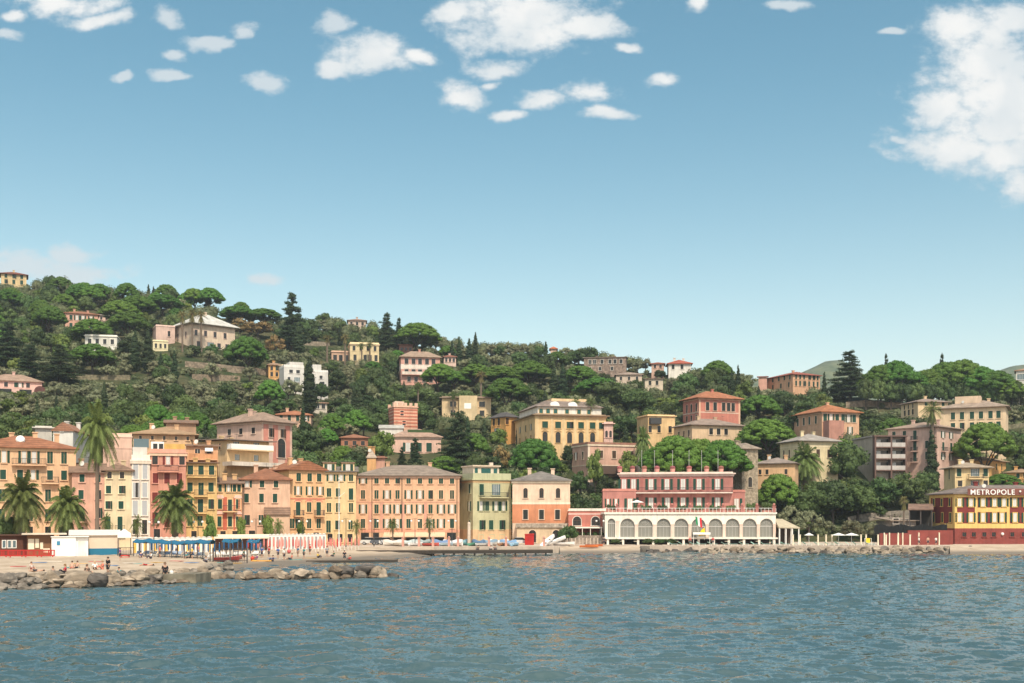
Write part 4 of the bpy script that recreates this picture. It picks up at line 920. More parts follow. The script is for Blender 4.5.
mb = MB(); mb.box(0, w_, 4.8, 5, -.6, zt); mb.obj('back_screen', plain((.10,.075,.055),'screen',.9), r)
# hotel at the right with a red ground floor and lettering on its roof edge
HY2 = (.21,.035,.03); YB = (.74,.49,.15)
mt = house('seafront_hotel', 'yellow and dark red hotel with white lettering on its roof edge', 955, 543, 494, xl=929.5, xr=1068, side='L', turn=26, Y=232, zb=1.6, wall=HY2, roof=('hip', 10), roofm=(.24,.19,.17), over=.7, trim=(.78,.52,.14), vis=545,
      rows=[(502.5,8.5,'OOOOOOOOO',[959.5,971,983,994.5,1004,1014.5,1026,1040,1056],4.6), (517.5,9.5,'OOOOOOOOO',[959.5,971,983,994.5,1002,1015,1026,1040,1056],4.6)],
      srows=[(502,8,'SSS',[934,942,950],4.2), (517.5,10,'SSS',[934,942.5,950.5],4.2)])
def mt_band(name, sides, z0, z1, e, c):
    mb = MB()
    if 'F' in sides: mb.box(-e, mt.w + e, -e, -.003, z0, z1)
    if 'L' in sides: mb.box(-e, -.003, 0, mt.d, z0, z1)
    part(mt, name, mb, plaster(c, name, .08))
mt_band('band', 'FL', mt.zl(528.3), mt.zl(523.5), .06, YB); mt_band('band', 'FL', mt.zl(497.2), mt.zl(494.2), .07, YB)
for (a_, b_) in ((953.9, 957), (974.8, 977.5), (1006.8, 1009.6)):
    mb = MB(); mb.box(max(-.05, mt.tF(a_)), mt.tF(b_), -.05, -.003, mt.zl(523.5), mt.zl(497.2)); part(mt, 'corner_strip', mb, plaster(YB, 'band', .08))
mb = MB(); mb.box(mt.tF(977.6), mt.tF(1006.7), -.04, -.003, mt.zl(512), mt.zl(507.6)); part(mt, 'panel', mb, plaster(YB, 'band', .08))
mb = MB(); mb.box(-.12, -.003, -.05, 1.0, mt.zl(523.5), mt.zl(497)); mb.box(-.1, -.003, mt.d - .8, mt.d, mt.zl(523), mt.zl(497)); part(mt, 'corner_strip', mb, plaster(YB, 'band', .08))
mb = MB(); mb.box(-.08, mt.w + .08, -.08, -.003, -.5, mt.zl(528.3)); mb.box(-.08, -.003, 0, mt.d, -.5, mt.zl(528.3)); part(mt, 'plinth', mb, plaster((.25,.055,.045), 'red_render'))
for px in (964, 973.5, 984, 993.5, 1012, 1023.5, 1036):
    f = put('window', frame_mesh(.85, .9, plaster((.3,.06,.05)), False), mt.root, (mt.tF(px), -.08, mt.zl(534.5))); put('pane', pane_mesh(.85, .9, 'D'), f)
mb = MB(); x0 = mt.tF(1002); mb.ball((x0, -.2, mt.zl(534)), .32); part(mt, 'wall_lamp', mb, WHITE)
# lettering
cv = bpy.data.curves.new('lettering', 'FONT'); cv.body = 'METROPOLE'; cv.size = 1.72; cv.extrude = .06; cv.space_character = 1.12; cv.offset = .012
tmp = bpy.data.objects.new('tmp_text', cv); COL.objects.link(tmp); bpy.context.view_layer.update()
me = bpy.data.meshes.new_from_object(tmp.evaluated_get(bpy.context.evaluated_depsgraph_get())); bpy.data.objects.remove(tmp)
me.materials.clear(); me.materials.append(plain((.85,.83,.80),'letter_white',.5)); xs = [v.co.x for v in me.vertices]
lt = put('roof_lettering', me, mt.root, (mt.tF(968.4), -.80, mt.zl(494.6))); lt.rotation_euler = (R(90), 0, 0)
lt.scale.y = .86; lt.scale.x = (mt.tF(1012.3) - mt.tF(968.4)) / (max(xs) - min(xs))
mb = MB(); mb.box(mt.tF(966), mt.tF(1040), -.74, -.70, mt.zl(495.2), mt.zl(488.6)); part(mt, 'sign_board', mb, plaster((.20,.07,.055)))
mb = MB(); x0 = mt.tF(1018); mb.ball((x0, -.9, mt.zl(491.5)), .22); part(mt, 'star_lamp', mb, WHITE)
# ------------------------------------------------------------------ villas and houses up the hill
SAL = (.64,.36,.27); VIL = (.72,.52,.24); ROSE = (.60,.28,.22); BEI = (.64,.52,.38); GRT = (.24,.205,.18)
h = house('villa', 'square yellow villa with a dark red roof alone on the hilltop', 2, 287, 273.5, xl=1, xr=26.5, turn=0, depth=9, wall=(.66,.50,.27), roof=('hip', 4.5), roofm=(.22,.075,.05), over=.8, rows=[(275.5,3.5,'SSS',None,2.3), (281,4,'SSS',None,2.3)], vis=284, chim=1, found=12)
h = house('villa', 'salmon pink villa with an orange roof among the umbrella pines', 66, 330, 313, xl=65, xr=98, turn=2, depth=9, wall=SAL, roof=('hip', 4.5), roofm=(.34,.15,.09), rows=[(317,4.5,'SOOO',[71,77,83,91],2.4), (325,4.5,'SSSS',[71,77,83,91],2.4)], vis=328, chim=2)
house('cottage', 'low pink cottage beside the salmon villa with the orange roof', 99, 322, 315.5, xl=98, xr=120, turn=0, depth=7, wall=(.64,.45,.38), roof=('gable', 3), roofm=GRT, rows=[(318,2.6,'DDDD',None,1.7)], vis=320)
house('villa', 'white flat roofed villa half hidden between the umbrella pines', 85, 352, 336, xl=85, xr=117, turn=-8, depth=9, wall=(.66,.64,.58), roof=('flat', 1.2), roofm=None, over=.3, rows=[(341,4.5,'DDDD',None,2.6)], vis=349)
h = house('villa', 'large pale pink villa with a white roof and lower left wing', 192, 352, 323, xl=174, xr=235, side='L', turn=28, wall=(.66,.52,.40), roof=('hip', 14, 1), roofm=(.62,.60,.56), over=1.4, trim=(.55,.40,.36), cornice=(.42,.33,.28), rows=[(332,5,'DDDD',[196,205.5,215,225],2.6), (343.5,5.5,'DGDD',[198.5,210.5,219,227],3)], srows=[(333,5,'DD',[178,186],2.2)], sh='grey', vis=346, chim=1)
house('villa_wing', 'lower pink wing at the left side of the white roofed villa', 158, 352, 326, xl=156, xr=175, Y=h.Y + 4, turn=8, depth=9, wall=(.60,.43,.37), roof=('flat', 1), roofm=None, over=.15, rows=[(333,5,'D',[169],2)], vis=342)
house('garden_pavilion', 'small pale yellow loggia below the pink wing of the white roofed villa', 154, 352, 341, xl=153, xr=168, Y=h.Y - 6, turn=5, depth=5, wall=(.70,.62,.40), roof=('flat', .8), roofm=None, over=.2, rows=[(345.5,4,'DDD',None,1.8)], vis=349)
h = house('villa', 'pink villa with arched porch and dark green awning at the left edge', -12, 396, 380, xl=-14, xr=42, turn=2, depth=10, wall=(.68,.44,.38), roof=('hip', 9), roofm=(.40,.27,.20), over=.6, rows=[(383.5,4.5,'DSOD',[6,16,20,28],3)], vis=392, chim=1)
mb = MB(); mb.box(-.5, h.tF(48), -3, -.01, -3, h.zl(388)); p_ = part(h, 'porch', mb, plaster((.68,.44,.38)))
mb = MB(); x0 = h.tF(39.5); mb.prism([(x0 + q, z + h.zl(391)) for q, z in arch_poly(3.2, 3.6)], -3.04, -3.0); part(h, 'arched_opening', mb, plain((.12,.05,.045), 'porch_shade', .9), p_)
for px in (5, 25): mb = MB(); x0 = h.tF(px); mb.box(x0-1.6, x0+1.6, -3.05, -3.0, h.zl(394), h.zl(389)); part(h, 'green_screen', mb, SH['dark'], p_)
h = house('villa', 'yellow villa with tall palms before its front', 334, 366, 344, xl=350, xr=379, turn=4, depth=9, wall=(.68,.55,.33), roof=('flat', 1.5), roofm=None, over=.4, cornice=(.6,.45,.3), rows=[(348,4.5,'DDDD',[354,361,368,375],2.4), (357.5,5.5,'DDDD',[355,365,370,376],2.6)], vis=362)
house('villa_wing', 'lower pink wing with dark columns at the left of the yellow palm villa', 330, 366, 352, xl=331.5, xr=350, Y=h.Y+3, turn=4, depth=7, wall=(.55,.36,.26), roof=('flat', 1), roofm=None, over=.3, rows=[(358,6,'DDD',None,3)], vis=362)
house('villa', 'small stone coloured house with a pale roof on the skyline above the palms', 348, 330, 320.5, xl=348, xr=366, turn=0, depth=8, wall=(.55,.42,.34), roof=('hip', 3.5), roofm=(.30,.20,.16), rows=[(323.5,3,'DDD',None,2)], vis=326, chim=1)
h = house('villa', 'three storey pink villa with white balcony band and dark windows', 400, 386, 357, xl=401, xr=440, turn=5, depth=10, wall=(.60,.32,.26), roof=('hip', 8, .8), roofm=(.38,.27,.20), over=.7, trim=(.55,.42,.36), rows=[(361,5,'DDDDD',[406.5,413.5,420,427,433.5],3), (371.5,5.5,'DDDDD',[406.5,413.5,420,427,433.5],3.2), (379,4.5,'DDDD',[409,416,424,431],2.8)], bands=[(366.5,5,(.72,.62,.55))], vis=383, chim=1)
add_balcony(h, 'F', h.w/2, h.zl(374.5), h.w - .5, 1.3, solid=plaster((.7,.6,.52)))
house('cottage', 'small pink cottage with a red brown roof right of the three storey pink villa', 445, 366, 357, xl=444, xr=456, turn=3, depth=7, wall=(.62,.45,.38), roof=('hip', 3), roofm=(.32,.14,.10), rows=[(360,3.4,'DDD',None,2)], vis=364, chim=1)
house('cottage', 'dark brick cottage hidden in trees above the three storey pink villa', 400, 354, 345, xl=399, xr=413, turn=0, depth=7, wall=(.30,.15,.12), roof=('hip', 2.5), roofm=(.30,.14,.10), rows=[(349,3,'DDD',None,2)], vis=352)
h = house('white_house', 'white modernist house with stepped flat roofs behind the tall cypress', 287, 394, 367, xl=284, xr=304, turn=12, depth=8, wall=(.62,.60,.57), roof=('flat', 2), roofm=None, over=.05, rows=[(371,3,'DD',[291,298],3), (379,4,'DG',[289,297],2.4)], vis=384)
mb = MB(); mb.box(h.w*.3, h.w, 1, 6, h.top + .2, h.zl(361)); part(h, 'upper_storey', mb, plaster((.62,.60,.57)))
h2 = house('white_house', 'white modernist block with a terrace right of the tall cypress', 312, 394, 372, xl=312, xr=328, Y=h.Y + 2, turn=6, depth=8, wall=(.62,.60,.57), roof=('flat', 1.5), roofm=None, over=.05, rows=[(383,3,'D',[322],4), (377,3,'D',[321],2.6)], vis=386)
mb = MB(); mb.box(.3, h2.w*.6, 1, 6, h2.top + .2, h2.zl(364)); part(h2, 'upper_storey', mb, plaster((.62,.60,.57)))
house('cottage', 'grey and cream cottage with white windows at the foot of the cypress', 305, 414, 403, xl=308, xr=327, turn=5, depth=7, wall=(.58,.52,.45), roof=('shed', 3), roofm=(.42,.25,.18), rows=[(406,4.5,'WWD',None,3)], vis=411)
h = house('cottage', 'small orange house left of the white modernist house', 269, 380, 365, xl=268.5, xr=280, turn=4, depth=7, wall=(.68,.38,.14), roof=('hip', 3.5), roofm=(.40,.26,.18), rows=[(368,4,'DS',None,2.2), (374,4,'DD',None,2.2)], vis=376, chim=1)
house('cottage', 'low pale yellow annex between the small orange house and the white house', 280, 382, 366, xl=280, xr=287, turn=4, depth=6, wall=(.66,.55,.36), roof=('flat', 1), roofm=None, rows=[(371,3.5,'D',None,2.5)], vis=377)
house('house', 'long house with a bright orange roof among trees right of the big pink villa', 277, 432, 415, xl=276, xr=311, turn=-4, depth=9, wall=(.66,.42,.30), roof=('hip', 6), roofm=(.42,.17,.09), rows=[(418,5,'SSSO',None,2.6)], vis=424, chim=2)
h = house('apartment_house', 'wide orange house with a beige hipped roof and roof terrace behind the rust red house', 134, 470, 434, xl=133, xr=195, Y=226, turn=0, depth=13, wall=(.66,.42,.24), roof=('hip', 10, 1.0), roofm=(.42,.27,.16), over=.8, rows=[(437.5,4,'DDDDD',None,2.6)], vis=441, chim=2)
house('attic', 'dark tiled upper roof with a skylight behind the wide orange house', 170, 470, 423, xl=166, xr=196, Y=242, turn=0, depth=8, wall=(.40,.25,.16), roof=('gable', 5), roofm=TILE, vis=426)
house('gabled_house', 'small white gabled house with a brown roof behind the orange corner house', 52, 470, 431, xl=53, xr=73, Y=222, turn=-14, depth=14, wall=(.66,.64,.60), roof=('gablef', 9), roofm=(.38,.19,.12), over=.3, rows=[(430,3,'D',[62],2)], vis=434)
house('low_house', 'low grey flat roofed house beside the small white gabled house', 36, 470, 428, xl=35, xr=52, Y=224, turn=0, depth=8, wall=(.5,.47,.43), roof=('flat', 1), roofm=None, vis=433)
h = house('big_villa', 'big rose villa with pale corner strips and an arched loggia', 262, 470, 421.5, xl=217, xr=292, side='L', turn=42, Y=246, wall=(.66,.45,.36), roof=('hip', 12), roofm=(.36,.25,.19), over=1.0, trim=(.70,.54,.44), cornice=(.68,.52,.42), rows=[(432,9,'SS',[270.5,282],4.6,'brown')], srows=[(430,6,'DDD',[229.5,241,253.5],5)], vis=462, chim=2)
for px in (266, 275.5, 287.5): mb = MB(); x0 = h.tF(px); mb.box(x0-.7, x0+.7, -.05, -.003, -1, h.top - .5); part(h, 'painted_strip', mb, plaster((.62,.25,.19)))
add_window(h, 'F', h.tF(281), h.zl(447), 2.4, 4.2, 'R', SH['dark'], h.trim)
h = house('apartment_house', 'modern yellow apartment house with full width balconies below the big rose villa', 227, 480, 440, xl=188, xr=269, side='L', turn=33, Y=222, wall=(.70,.50,.28), roof=('shed', 3), roofm=(.30,.23,.19), over=1.2, rows=[(444,5.5,'GG',[236,256],3.6), (457,6,'GG',[237,256],3)], srows=[(446,6,'DD',[208,220],3)], vis=462)
add_balcony(h, 'F', h.w/2, h.zl(449), h.w, 1.6, solid=WHITE)
mb = MB(); mb.box(-1, h.w + 3, -3.5, -.01, h.zl(466), h.zl(462)); part(h, 'terrace', mb, plaster((.68,.60,.52)))
h = house('castle_tower', 'round cornered castle tower with red and cream stripes and battlements', 394, 440, 407, xl=394, xr=417.5, turn=14, depth=7, wall=(.68,.40,.28), roof=('flat', .8), roofm=None, over=.25, rows=[(413,4.5,'D',[402],3), (423,4.5,'D',[404],3)], vis=428, found=10)
for py in (409.5, 412.7, 416, 419.3, 422.5, 426): 
    mb = MB(); z0 = h.zl(py+.8); z1 = h.zl(py-.8); mb.box(-.06, h.w+.06, -.06, -.003, z0, z1); mb.box(-.06,-.003,0,h.d,z0,z1); mb.box(h.w+.003,h.w+.06,0,h.d,z0,z1); part(h, 'stripe', mb, plaster((.50,.16,.10)))
for k in range(5):
    for yy in (-.25, h.d - .35): mb = MB(); x0 = -.2 + (h.w - .7) * k / 4; mb.box(x0, x0+.9, yy, yy+.5, h.top+.2, h.top+1.3); part(h, 'battlement', mb, plaster((.68,.45,.33)))
mb = MB(); mb.box(h.w*.1, h.w*.5, 2, 5, h.top+.3, h.top+1.9); part(h, 'roof_hut', mb, plaster((.66,.5,.4)))
hc = h
house('gabled_house', 'white gabled cottage at the left foot of the striped castle tower', 380, 446, 428.5, xl=379.5, xr=403, Y=hc.Y - 7, turn=0, depth=9, wall=(.68,.66,.62), roof=('gable', 5), roofm=(.52,.50,.46), over=.3, vis=434)
h = house('villa', 'pink villa with grey green shutters in front of the striped castle tower', 390, 466, 437, xl=391, xr=441, Y=hc.Y - 16, turn=4, depth=12, wall=(.66,.43,.34), roof=('hip', 10, .9), roofm=(.44,.29,.22), over=.6, cornice=(.68,.48,.38), rows=[(447,8,'OSS',[408,419,429],4.6)], vis=462)
mb = MB(); mb.box(h.w*.35, h.w*.85, 3, 5, h.top + 1.2, h.top + 2.3); part(h, 'roof_garden', mb, L_BROAD, h.roof)
h = house('turret', 'small round orange turret with a conical cap behind the long pink house', 366, 475, 458, xl=367, xr=376, Y=262, turn=0, depth=3, wall=(.66,.36,.15), roof=('hip', 9), roofm=(.50,.40,.32), over=.2, vis=464)
house('low_house', 'low pink outbuilding beside the small orange turret', 376, 475, 458, xl=376, xr=385, Y=264, turn=0, depth=5, wall=(.58,.32,.24), roof=('flat', .8), roofm=(.4,.2,.14), vis=464)
house('cottage', 'red brown house half hidden among trees above the long pink house', 342, 452, 438, xl=341, xr=368, turn=2, depth=8, wall=(.38,.16,.09), roof=('hip', 5), roofm=(.34,.15,.09), rows=[(443,4,'DDD',None,3)], vis=447)
h = house('villa', 'yellow house with a white blind and terrace behind a palm', 442, 420, 398, xl=442, xr=491, turn=2, depth=9, wall=(.66,.49,.29), roof=('flat', 1.2), roofm=(.38,.28,.21), over=.8, rows=[(404,5,'DWD',[453,467,482],5), (413,5,'DDD',[453,467,482],4)], vis=416, chim=1)
mb = MB(); mb.box(h.tF(459), h.tF(477), -1.8, -.01, -3, h.zl(396)); part(h, 'projecting_bay', mb, plaster((.64,.50,.30))); mb = MB(); x0 = h.tF(467.5); mb.box(x0-1.1, x0+1.1, -1.85, -1.8, h.zl(409), h.zl(403.5)); part(h, 'blind', mb, WHITE)
h = house('house', 'small ochre house with a dark slate roof left of the great yellow villa', 506, 445, 417, xl=491, xr=517, side='L', turn=38, wall=(.64,.34,.10), roof=('hip', 6), roofm=(.11,.10,.10), over=.6, rows=[(421,6,'S',[507],3.4,'brown')], srows=[(421,6.5,'DD',[494,499],3), (430,5,'G',[497],5,'teal')], vis=436)
# great yellow villa
V = house('great_villa', 'great yellow villa with white attic storey and arched windows', 535, 462, 415, xl=515, xr=606, side='L', turn=17, wall=(.74,.50,.25), roof=('flat', .6), roofm=(.42,.30,.2), over=.9, trim=(.66,.43,.19), cornice=(.68,.46,.24),
      rows=[(424.5,6,'SSSSSS',[545,558,569.5,581,592.5,601],5,'green'), (437,10,'AAAAA',[545,558,569.5,581,592.5],4.4)], srows=[(426,6,'OSO',[520,526,531],3.2), (437.5,6,'DDD',[520,526,531],3)], vis=444)
mb = MB(); mb.box(1, V.w-1, 1, V.d-1, V.top+.2, V.zl(406)); at_ = part(V, 'attic_storey', mb, plaster((.74,.70,.62)))
mb = MB(); mz0 = V.zl(406); mz1 = V.zl(399); q = 4
mb.add([(.3,.3,mz0),(V.w-.3,.3,mz0),(V.w-.3,V.d-.3,mz0),(.3,V.d-.3,mz0),(q,q,mz1),(V.w-q,q,mz1),(V.w-q,V.d-q,mz1),(q,V.d-q,mz1)],[(0,3,2,1),(4,5,6,7),(0,1,5,4),(1,2,6,5),(2,3,7,6),(3,0,4,7)]); part(V, 'mansard_roof', mb, tiles((.26,.20,.17)), V.roof)
mb = MB(); mb.box(V.w*.3, V.w*.8, q+1, V.d-q-1, mz1, V.zl(396)); part(V, 'rooftop_terrace', mb, plaster((.74,.52,.30)), V.roof)
for px in (542, 549, 556.5, 568, 580, 590): f = put('window', frame_mesh(1.0, 1.2, V.trim), V.root, (V.tF(px), .995, V.zl(410.5))); put('shutter', shutter_mesh(1.0, 1.2, SH['teal']), f)
for px in (556, 574): mb = MB(); x0 = V.tF(px); mb.prism([(x0 + 1.3*math.cos(math.pi*i/8), mz0 + .3 + 1.2*math.sin(math.pi*i/8)) for i in range(9)], .9, 3); part(V, 'round_dormer', mb, WHITE, V.roof)
for px in (537, 552, 563.5, 575, 587, 597.5): mb = MB(); x0 = V.tF(px); mb.box(x0-.4, x0+.4, -.1, -.003, -.5, V.top - .45); part(V, 'pilaster', mb, plaster((.72,.52,.28)))
for px in (545, 558, 569.5, 581, 592.5): mb = MB(); x0 = V.tF(px); mb.prism([(x0-1.0, V.zl(431.3)), (x0+1.0, V.zl(431.3)), (x0, V.zl(428.8))], -.2, -.003); part(V, 'pediment', mb, plaster((.45,.28,.13)))
h = house('villa', 'small pink arcaded villa right of the great yellow villa', 606, 462, 424, xl=604, xr=613, Y=V.Y + 4, turn=6, depth=8, wall=(.62,.40,.34), roof=('flat', 1.5), roofm=None, rows=[(434,6,'AA',None,2)], vis=440)
h = house('long_villa', 'long low pink villa with pale corner strips and balustraded roof', 588, 482, 444, xl=572, xr=640, side='L', turn=26, wall=(.60,.36,.27), roof=('flat', 1.4), roofm=(.40,.21,.15), over=.25, trim=(.70,.55,.42), cornice=(.70,.56,.42), rows=[(454,7,'SSS',[601,614,630],3.6,'brown')], srows=[(455,7,'OD',[576,583],3.2,'brown')], vis=474, quoins=(.72,.58,.46), bands=[(465,1,(.70,.55,.42))])
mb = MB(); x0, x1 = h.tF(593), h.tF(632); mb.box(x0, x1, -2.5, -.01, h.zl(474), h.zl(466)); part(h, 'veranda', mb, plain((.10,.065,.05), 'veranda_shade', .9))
h = house('house', 'flat roofed yellow house with a dark awning left of the beige villa', 648, 452, 416, xl=637, xr=675, side='L', turn=22, wall=(.68,.46,.23), roof=('flat', .8), roofm=None, over=.4, rows=[(429,6,'DDD',[650,659,670],3)], srows=[(428,6,'DD',[640,644],3)], vis=438)
mb = MB(); mb.box(h.tF(649), h.tF(660), -1.2, -.01, h.zl(424), h.zl(418)); part(h, 'awning', mb, IRON)
h = house('red_villa', 'square red villa with tall green black windows and an orange pyramid roof', 699, 432, 398, xl=683, xr=740, side='L', turn=30, wall=(.52,.19,.14), roof=('hip', 9), roofm=(.42,.17,.09), over=1.0, trim=(.66,.46,.36), cornice=(.68,.40,.28), rows=[(406,7.5,'SSSSS',[707.5,715,723.5,728.5,733],3.4,'dark')], srows=[(407,7.5,'DDD',[687,691.5,696.5],2.6), (417,5,'DDD',[687,691.5,696.5],2.6)], vis=420, quoins=(.66,.40,.28), bands=[(412,1,(.68,.5,.4))], chim=1)
B = house('villa', 'wide beige villa with grey hipped roof below the red villa', 692, 458, 425, xl=674, xr=742, side='L', turn=28, wall=(.62,.44,.28), roof=('hip', 8.5), roofm=(.33,.245,.20), over=.8, trim=(.68,.54,.40), rows=[(431,5.5,'DDD',[711,718.5,726],3.4)], srows=[(433,6,'DDD',[679,684,689],3)], vis=442, chim=2)
h = house('church', 'pale stone church wall with an arched niche behind the right end of the red hotel', 742, 505, 449, xl=720, xr=758, side='L', turn=30, Y=258, wall=stone((.46,.38,.28), 'old_stone'), roof=('hip', 7), roofm=(.34,.27,.22), over=.6, trim=(.5,.42,.32), rows=[(482,9,'A',[750],3.5)], vis=488)
house('house', 'small orange house with a grey hipped roof between the church and the beige villa', 757, 480, 464, xl=756, xr=795, turn=-6, Y=272, depth=9, wall=(.64,.40,.22), roof=('hip', 7), roofm=(.30,.24,.21), over=.6, rows=[(472,4.5,'DDD',[760,767,786],2.6)], vis=478)
h = house('villa', 'tall cream villa with a grey roof and round attic openings behind the palm', 800, 488, 441, xl=780, xr=838, side='L', turn=30, Y=284, wall=(.64,.53,.33), roof=('hip', 9), roofm=(.36,.32,.29), over=.8, trim=(.68,.58,.40), rows=[(453,7,'SSS',[808,818,829],3.2,'brown')], srows=[(453,8,'DDD',[784,789.5,796],2.8)], vis=478, bands=[(446,1,(.7,.6,.42))])
h = house('villa', 'salmon villa with green shutters and a bright orange hipped roof', 822, 446, 412, xl=794, xr=859, side='L', turn=34, wall=(.64,.38,.24), roof=('hip', 10), roofm=(.42,.17,.08), over=1.0, trim=(.70,.55,.42), cornice=(.68,.48,.34), rows=[(417.5,7,'SOSSOS',[825,831,837,843,848.5,854],3.4), (430,7,'OO',[840,850],3)], srows=[(419,7,'SSSS',[798,804,809.5,816],2.6)], vis=436, chim=1)
mb = MB(); mb.box(h.tF(823), h.tF(838), -3, -.01, -2, h.zl(421)); part(h, 'projecting_bay', mb, plaster((.45,.22,.17)))
h = house('modern_flats', 'modern beige block of flats with three rows of brown balconies', 872.5, 486, 437, xl=853, xr=904.5, side='L', turn=22, wall=(.46,.38,.31), roof=('flat', .5), roofm=(.45,.40,.36), over=.35, trim=(.4,.33,.28), vis=478)
BRN = plain((.14,.085,.07), 'brown_cladding', .85)
mb = MB(); [mb.box(a_, b_, -1.5, -.01, -1, h.top - .02) for a_, b_ in ((0,.4),(h.w*.52-.2,h.w*.52+.2),(h.w-.4,h.w))]; part(h, 'partition_walls', mb, BRN)
for py in (447, 458.5, 470):
    for a_, b_ in ((.4, h.w*.52-.2),(h.w*.52+.2, h.w-.4)):
        mb = MB(); mb.box(a_, b_, -1.55, -.01, h.zl(py+1.2), h.zl(py)); bq = part(h, 'balcony', mb, BRN)
        mb = MB(); mb.box(a_, b_, -1.5, -1.45, h.zl(py), h.zl(py-4.2)); part(h, 'parapet', mb, plaster((.50,.46,.44)), bq)
        mb = MB(); mb.box(a_+.1, b_-.1, -.06, -.012, h.zl(py), h.zl(py-8)); part(h, 'window', mb, GLASS); mb = MB(); xm = a_ + (b_-a_)*.15; mb.box(xm, xm+(b_-a_)*.3, -.09, -.062, h.zl(py), h.zl(py-7.5)); part(h, 'curtain', mb, CURTAIN)
mb = MB(); mb.box(-.2, h.w+.2, -1.6, -.01, h.top-.01, h.top+.35); part(h, 'balcony_roof', mb, BRN)
h = house('apartment_house', 'tall pink apartment house with little iron balconies beside the modern flats', 937, 490, 427, xl=888, xr=961, side='R', turn=-26, wall=(.60,.40,.33), roof=('hip', 8), roofm=(.38,.27,.21), over=.8, trim=(.64,.48,.40), rows=[(433,6.5,'SSB',[894,904.5,915],3), (444,6.5,'SBS',[899,915,927],3), (455,6.5,'SBS',[899,915,927],3)], srows=[(434,6,'OO',[943,951],4), (445,6,'BB',[943,951],4), (456,6,'OO',[943,951],4)], vis=470, chim=2)
h = house('villa', 'yellow villa with a brown loggia below the right umbrella pines', 918, 428, 402, xl=901, xr=948, side='L', turn=30, wall=(.70,.52,.32), roof=('hip', 5.5), roofm=(.32,.24,.20), over=.8, rows=[(403.5,4,'SSS',[926,934,943],2.8)], srows=[(405,4,'DDD',[904.5,908.5,913],2.2), (411,5,'DDD',[905,909,913],3)], vis=417, chim=1)
h = house('big_house', 'big yellow house with a terraced rooftop and green shutters below the right pines', 944, 452, 409, xl=941, xr=1006, turn=-4, depth=13, wall=(.70,.53,.35), roof=('hip', 9, .9), roofm=(.38,.29,.23), over=.9, rows=[(416.5,6.5,'SSSSSS',[953,962,972,981,990.5,998.5],3.2), (427,6.5,'SSSSSS',[953,962,972,981,990.5,998.5],3.2)], vis=432, chim=2)
mb = MB(); mb.box(h.w*.2, h.w*.6, h.d*.3, h.d*.7, h.top+1, h.zl(396)); part(h, 'roof_terrace', mb, plaster((.66,.50,.36)), h.roof)
h = house('orange_house', 'orange house with small shuttered windows behind the lone umbrella pine', 988, 486, 460.5, xl=962, xr=1006, side='R', turn=-20, wall=(.68,.38,.13), roof=('hip', 5), roofm=(.42,.30,.2), over=.8, rows=[(466.5,5,'OOS',[971,975,983],3), (477,5,'DDD',[968,975,983],2.6)], srows=[(466,6,'SS',[996,1001.5],2.6), (477,5,'SS',[996,1001.5],2.6)], vis=482)
h = house('orange_house', 'narrow orange house at the right edge beside the lone umbrella pine', 1007, 488, 473, xl=1006, xr=1034, turn=-6, depth=9, wall=(.68,.38,.13), roof=('hip', 4.5), roofm=(.40,.27,.18), over=.6, rows=[(476,4.5,'SSS',[1018,1025,1031],2.6), (483,4.5,'SSS',[1018,1025,1031],2.6)], vis=486)
h = house('villa', 'pale yellow house with green shutters rising behind the seafront hotel', 955, 505, 468, xl=944, xr=989, side='L', turn=18, Y=262, wall=(.70,.53,.28), roof=('hip', 6.5), roofm=(.40,.31,.23), over=.9, trim=(.7,.56,.34), rows=[(472.5,7,'SGS',[959,975,985.5],3.6), (483.5,5.5,'DGD',[960,975,985.5],3.6)], srows=[(473.5,9,'S',[949.5],3)], vis=490)
for px in (975,): add_balcony(h, 'F', h.tF(px), h.zl(478.5), 3.4, 1.2)
h = house('ridge_villa', 'long pink villa with yellow front and dark red roof on the right ridge', 793, 396, 374.5, xl=764, xr=820, side='L', turn=38, wall=(.62,.36,.22), roof=('hip', 5.5), roofm=(.34,.11,.08), over=.7, trim=(.66,.42,.28), rows=[(376.5,4,'SSSSSS',[796,800,804,809,813.5,817.5],2), (383,4.5,'SSSSSS',[796,800,804,809,813.5,817.5],2)], srows=[(376.5,4,'SSSSS',[767,773,779,784.5,790],2.2), (384,4.5,'SSS',[773,781,789],2.2)], vis=390, chim=1)
house('villa_wing', 'low pink wing at the left of the long ridge villa', 759, 396, 377, xl=758.5, xr=767, Y=h.Y+8, turn=0, depth=6, wall=(.62,.34,.26), roof=('shed', 1.5), roofm=(.34,.11,.08), vis=386)
house('stone_house', 'long weathered stone house with pale shutters below the ridge', 584, 376, 358, xl=584, xr=626, turn=-3, depth=9, wall=stone((.36,.27,.22), 'rough_stone', .8), roof=('shed', 1.5), roofm=(.30,.23,.19), over=.4, rows=[(362,3.8,'WWDDDD',[590,594.5,602,610,615,621],2.4), (369,3,'DDD',[590,600,612],2.2)], vis=372, chim=2)
house('house', 'beige house with a tiled lean-to right of the long stone house', 617, 386, 375, xl=616, xr=642, turn=2, depth=8, wall=(.56,.45,.36), roof=('hip', 4), roofm=(.36,.27,.22), rows=[(378.5,3.2,'DDD',None,2)], vis=381)
house('house', 'cream and stone cottage with a yellow end below the beige house', 646, 392, 379, xl=645, xr=663, turn=2, depth=7, wall=(.62,.52,.40), roof=('shed', 2), roofm=(.33,.24,.19), rows=[(383,4,'SS',[650,657],2.4,'dark')], vis=388)
house('villa', 'white villa with a red hipped roof standing clear on the skyline', 670, 378, 364, xl=668.5, xr=691, turn=4, depth=8, wall=(.72,.68,.62), roof=('hip', 5.5), roofm=(.42,.11,.07), over=.7, rows=[(367,4,'SS',[673,682],2.4,'dark')], vis=371, chim=2)
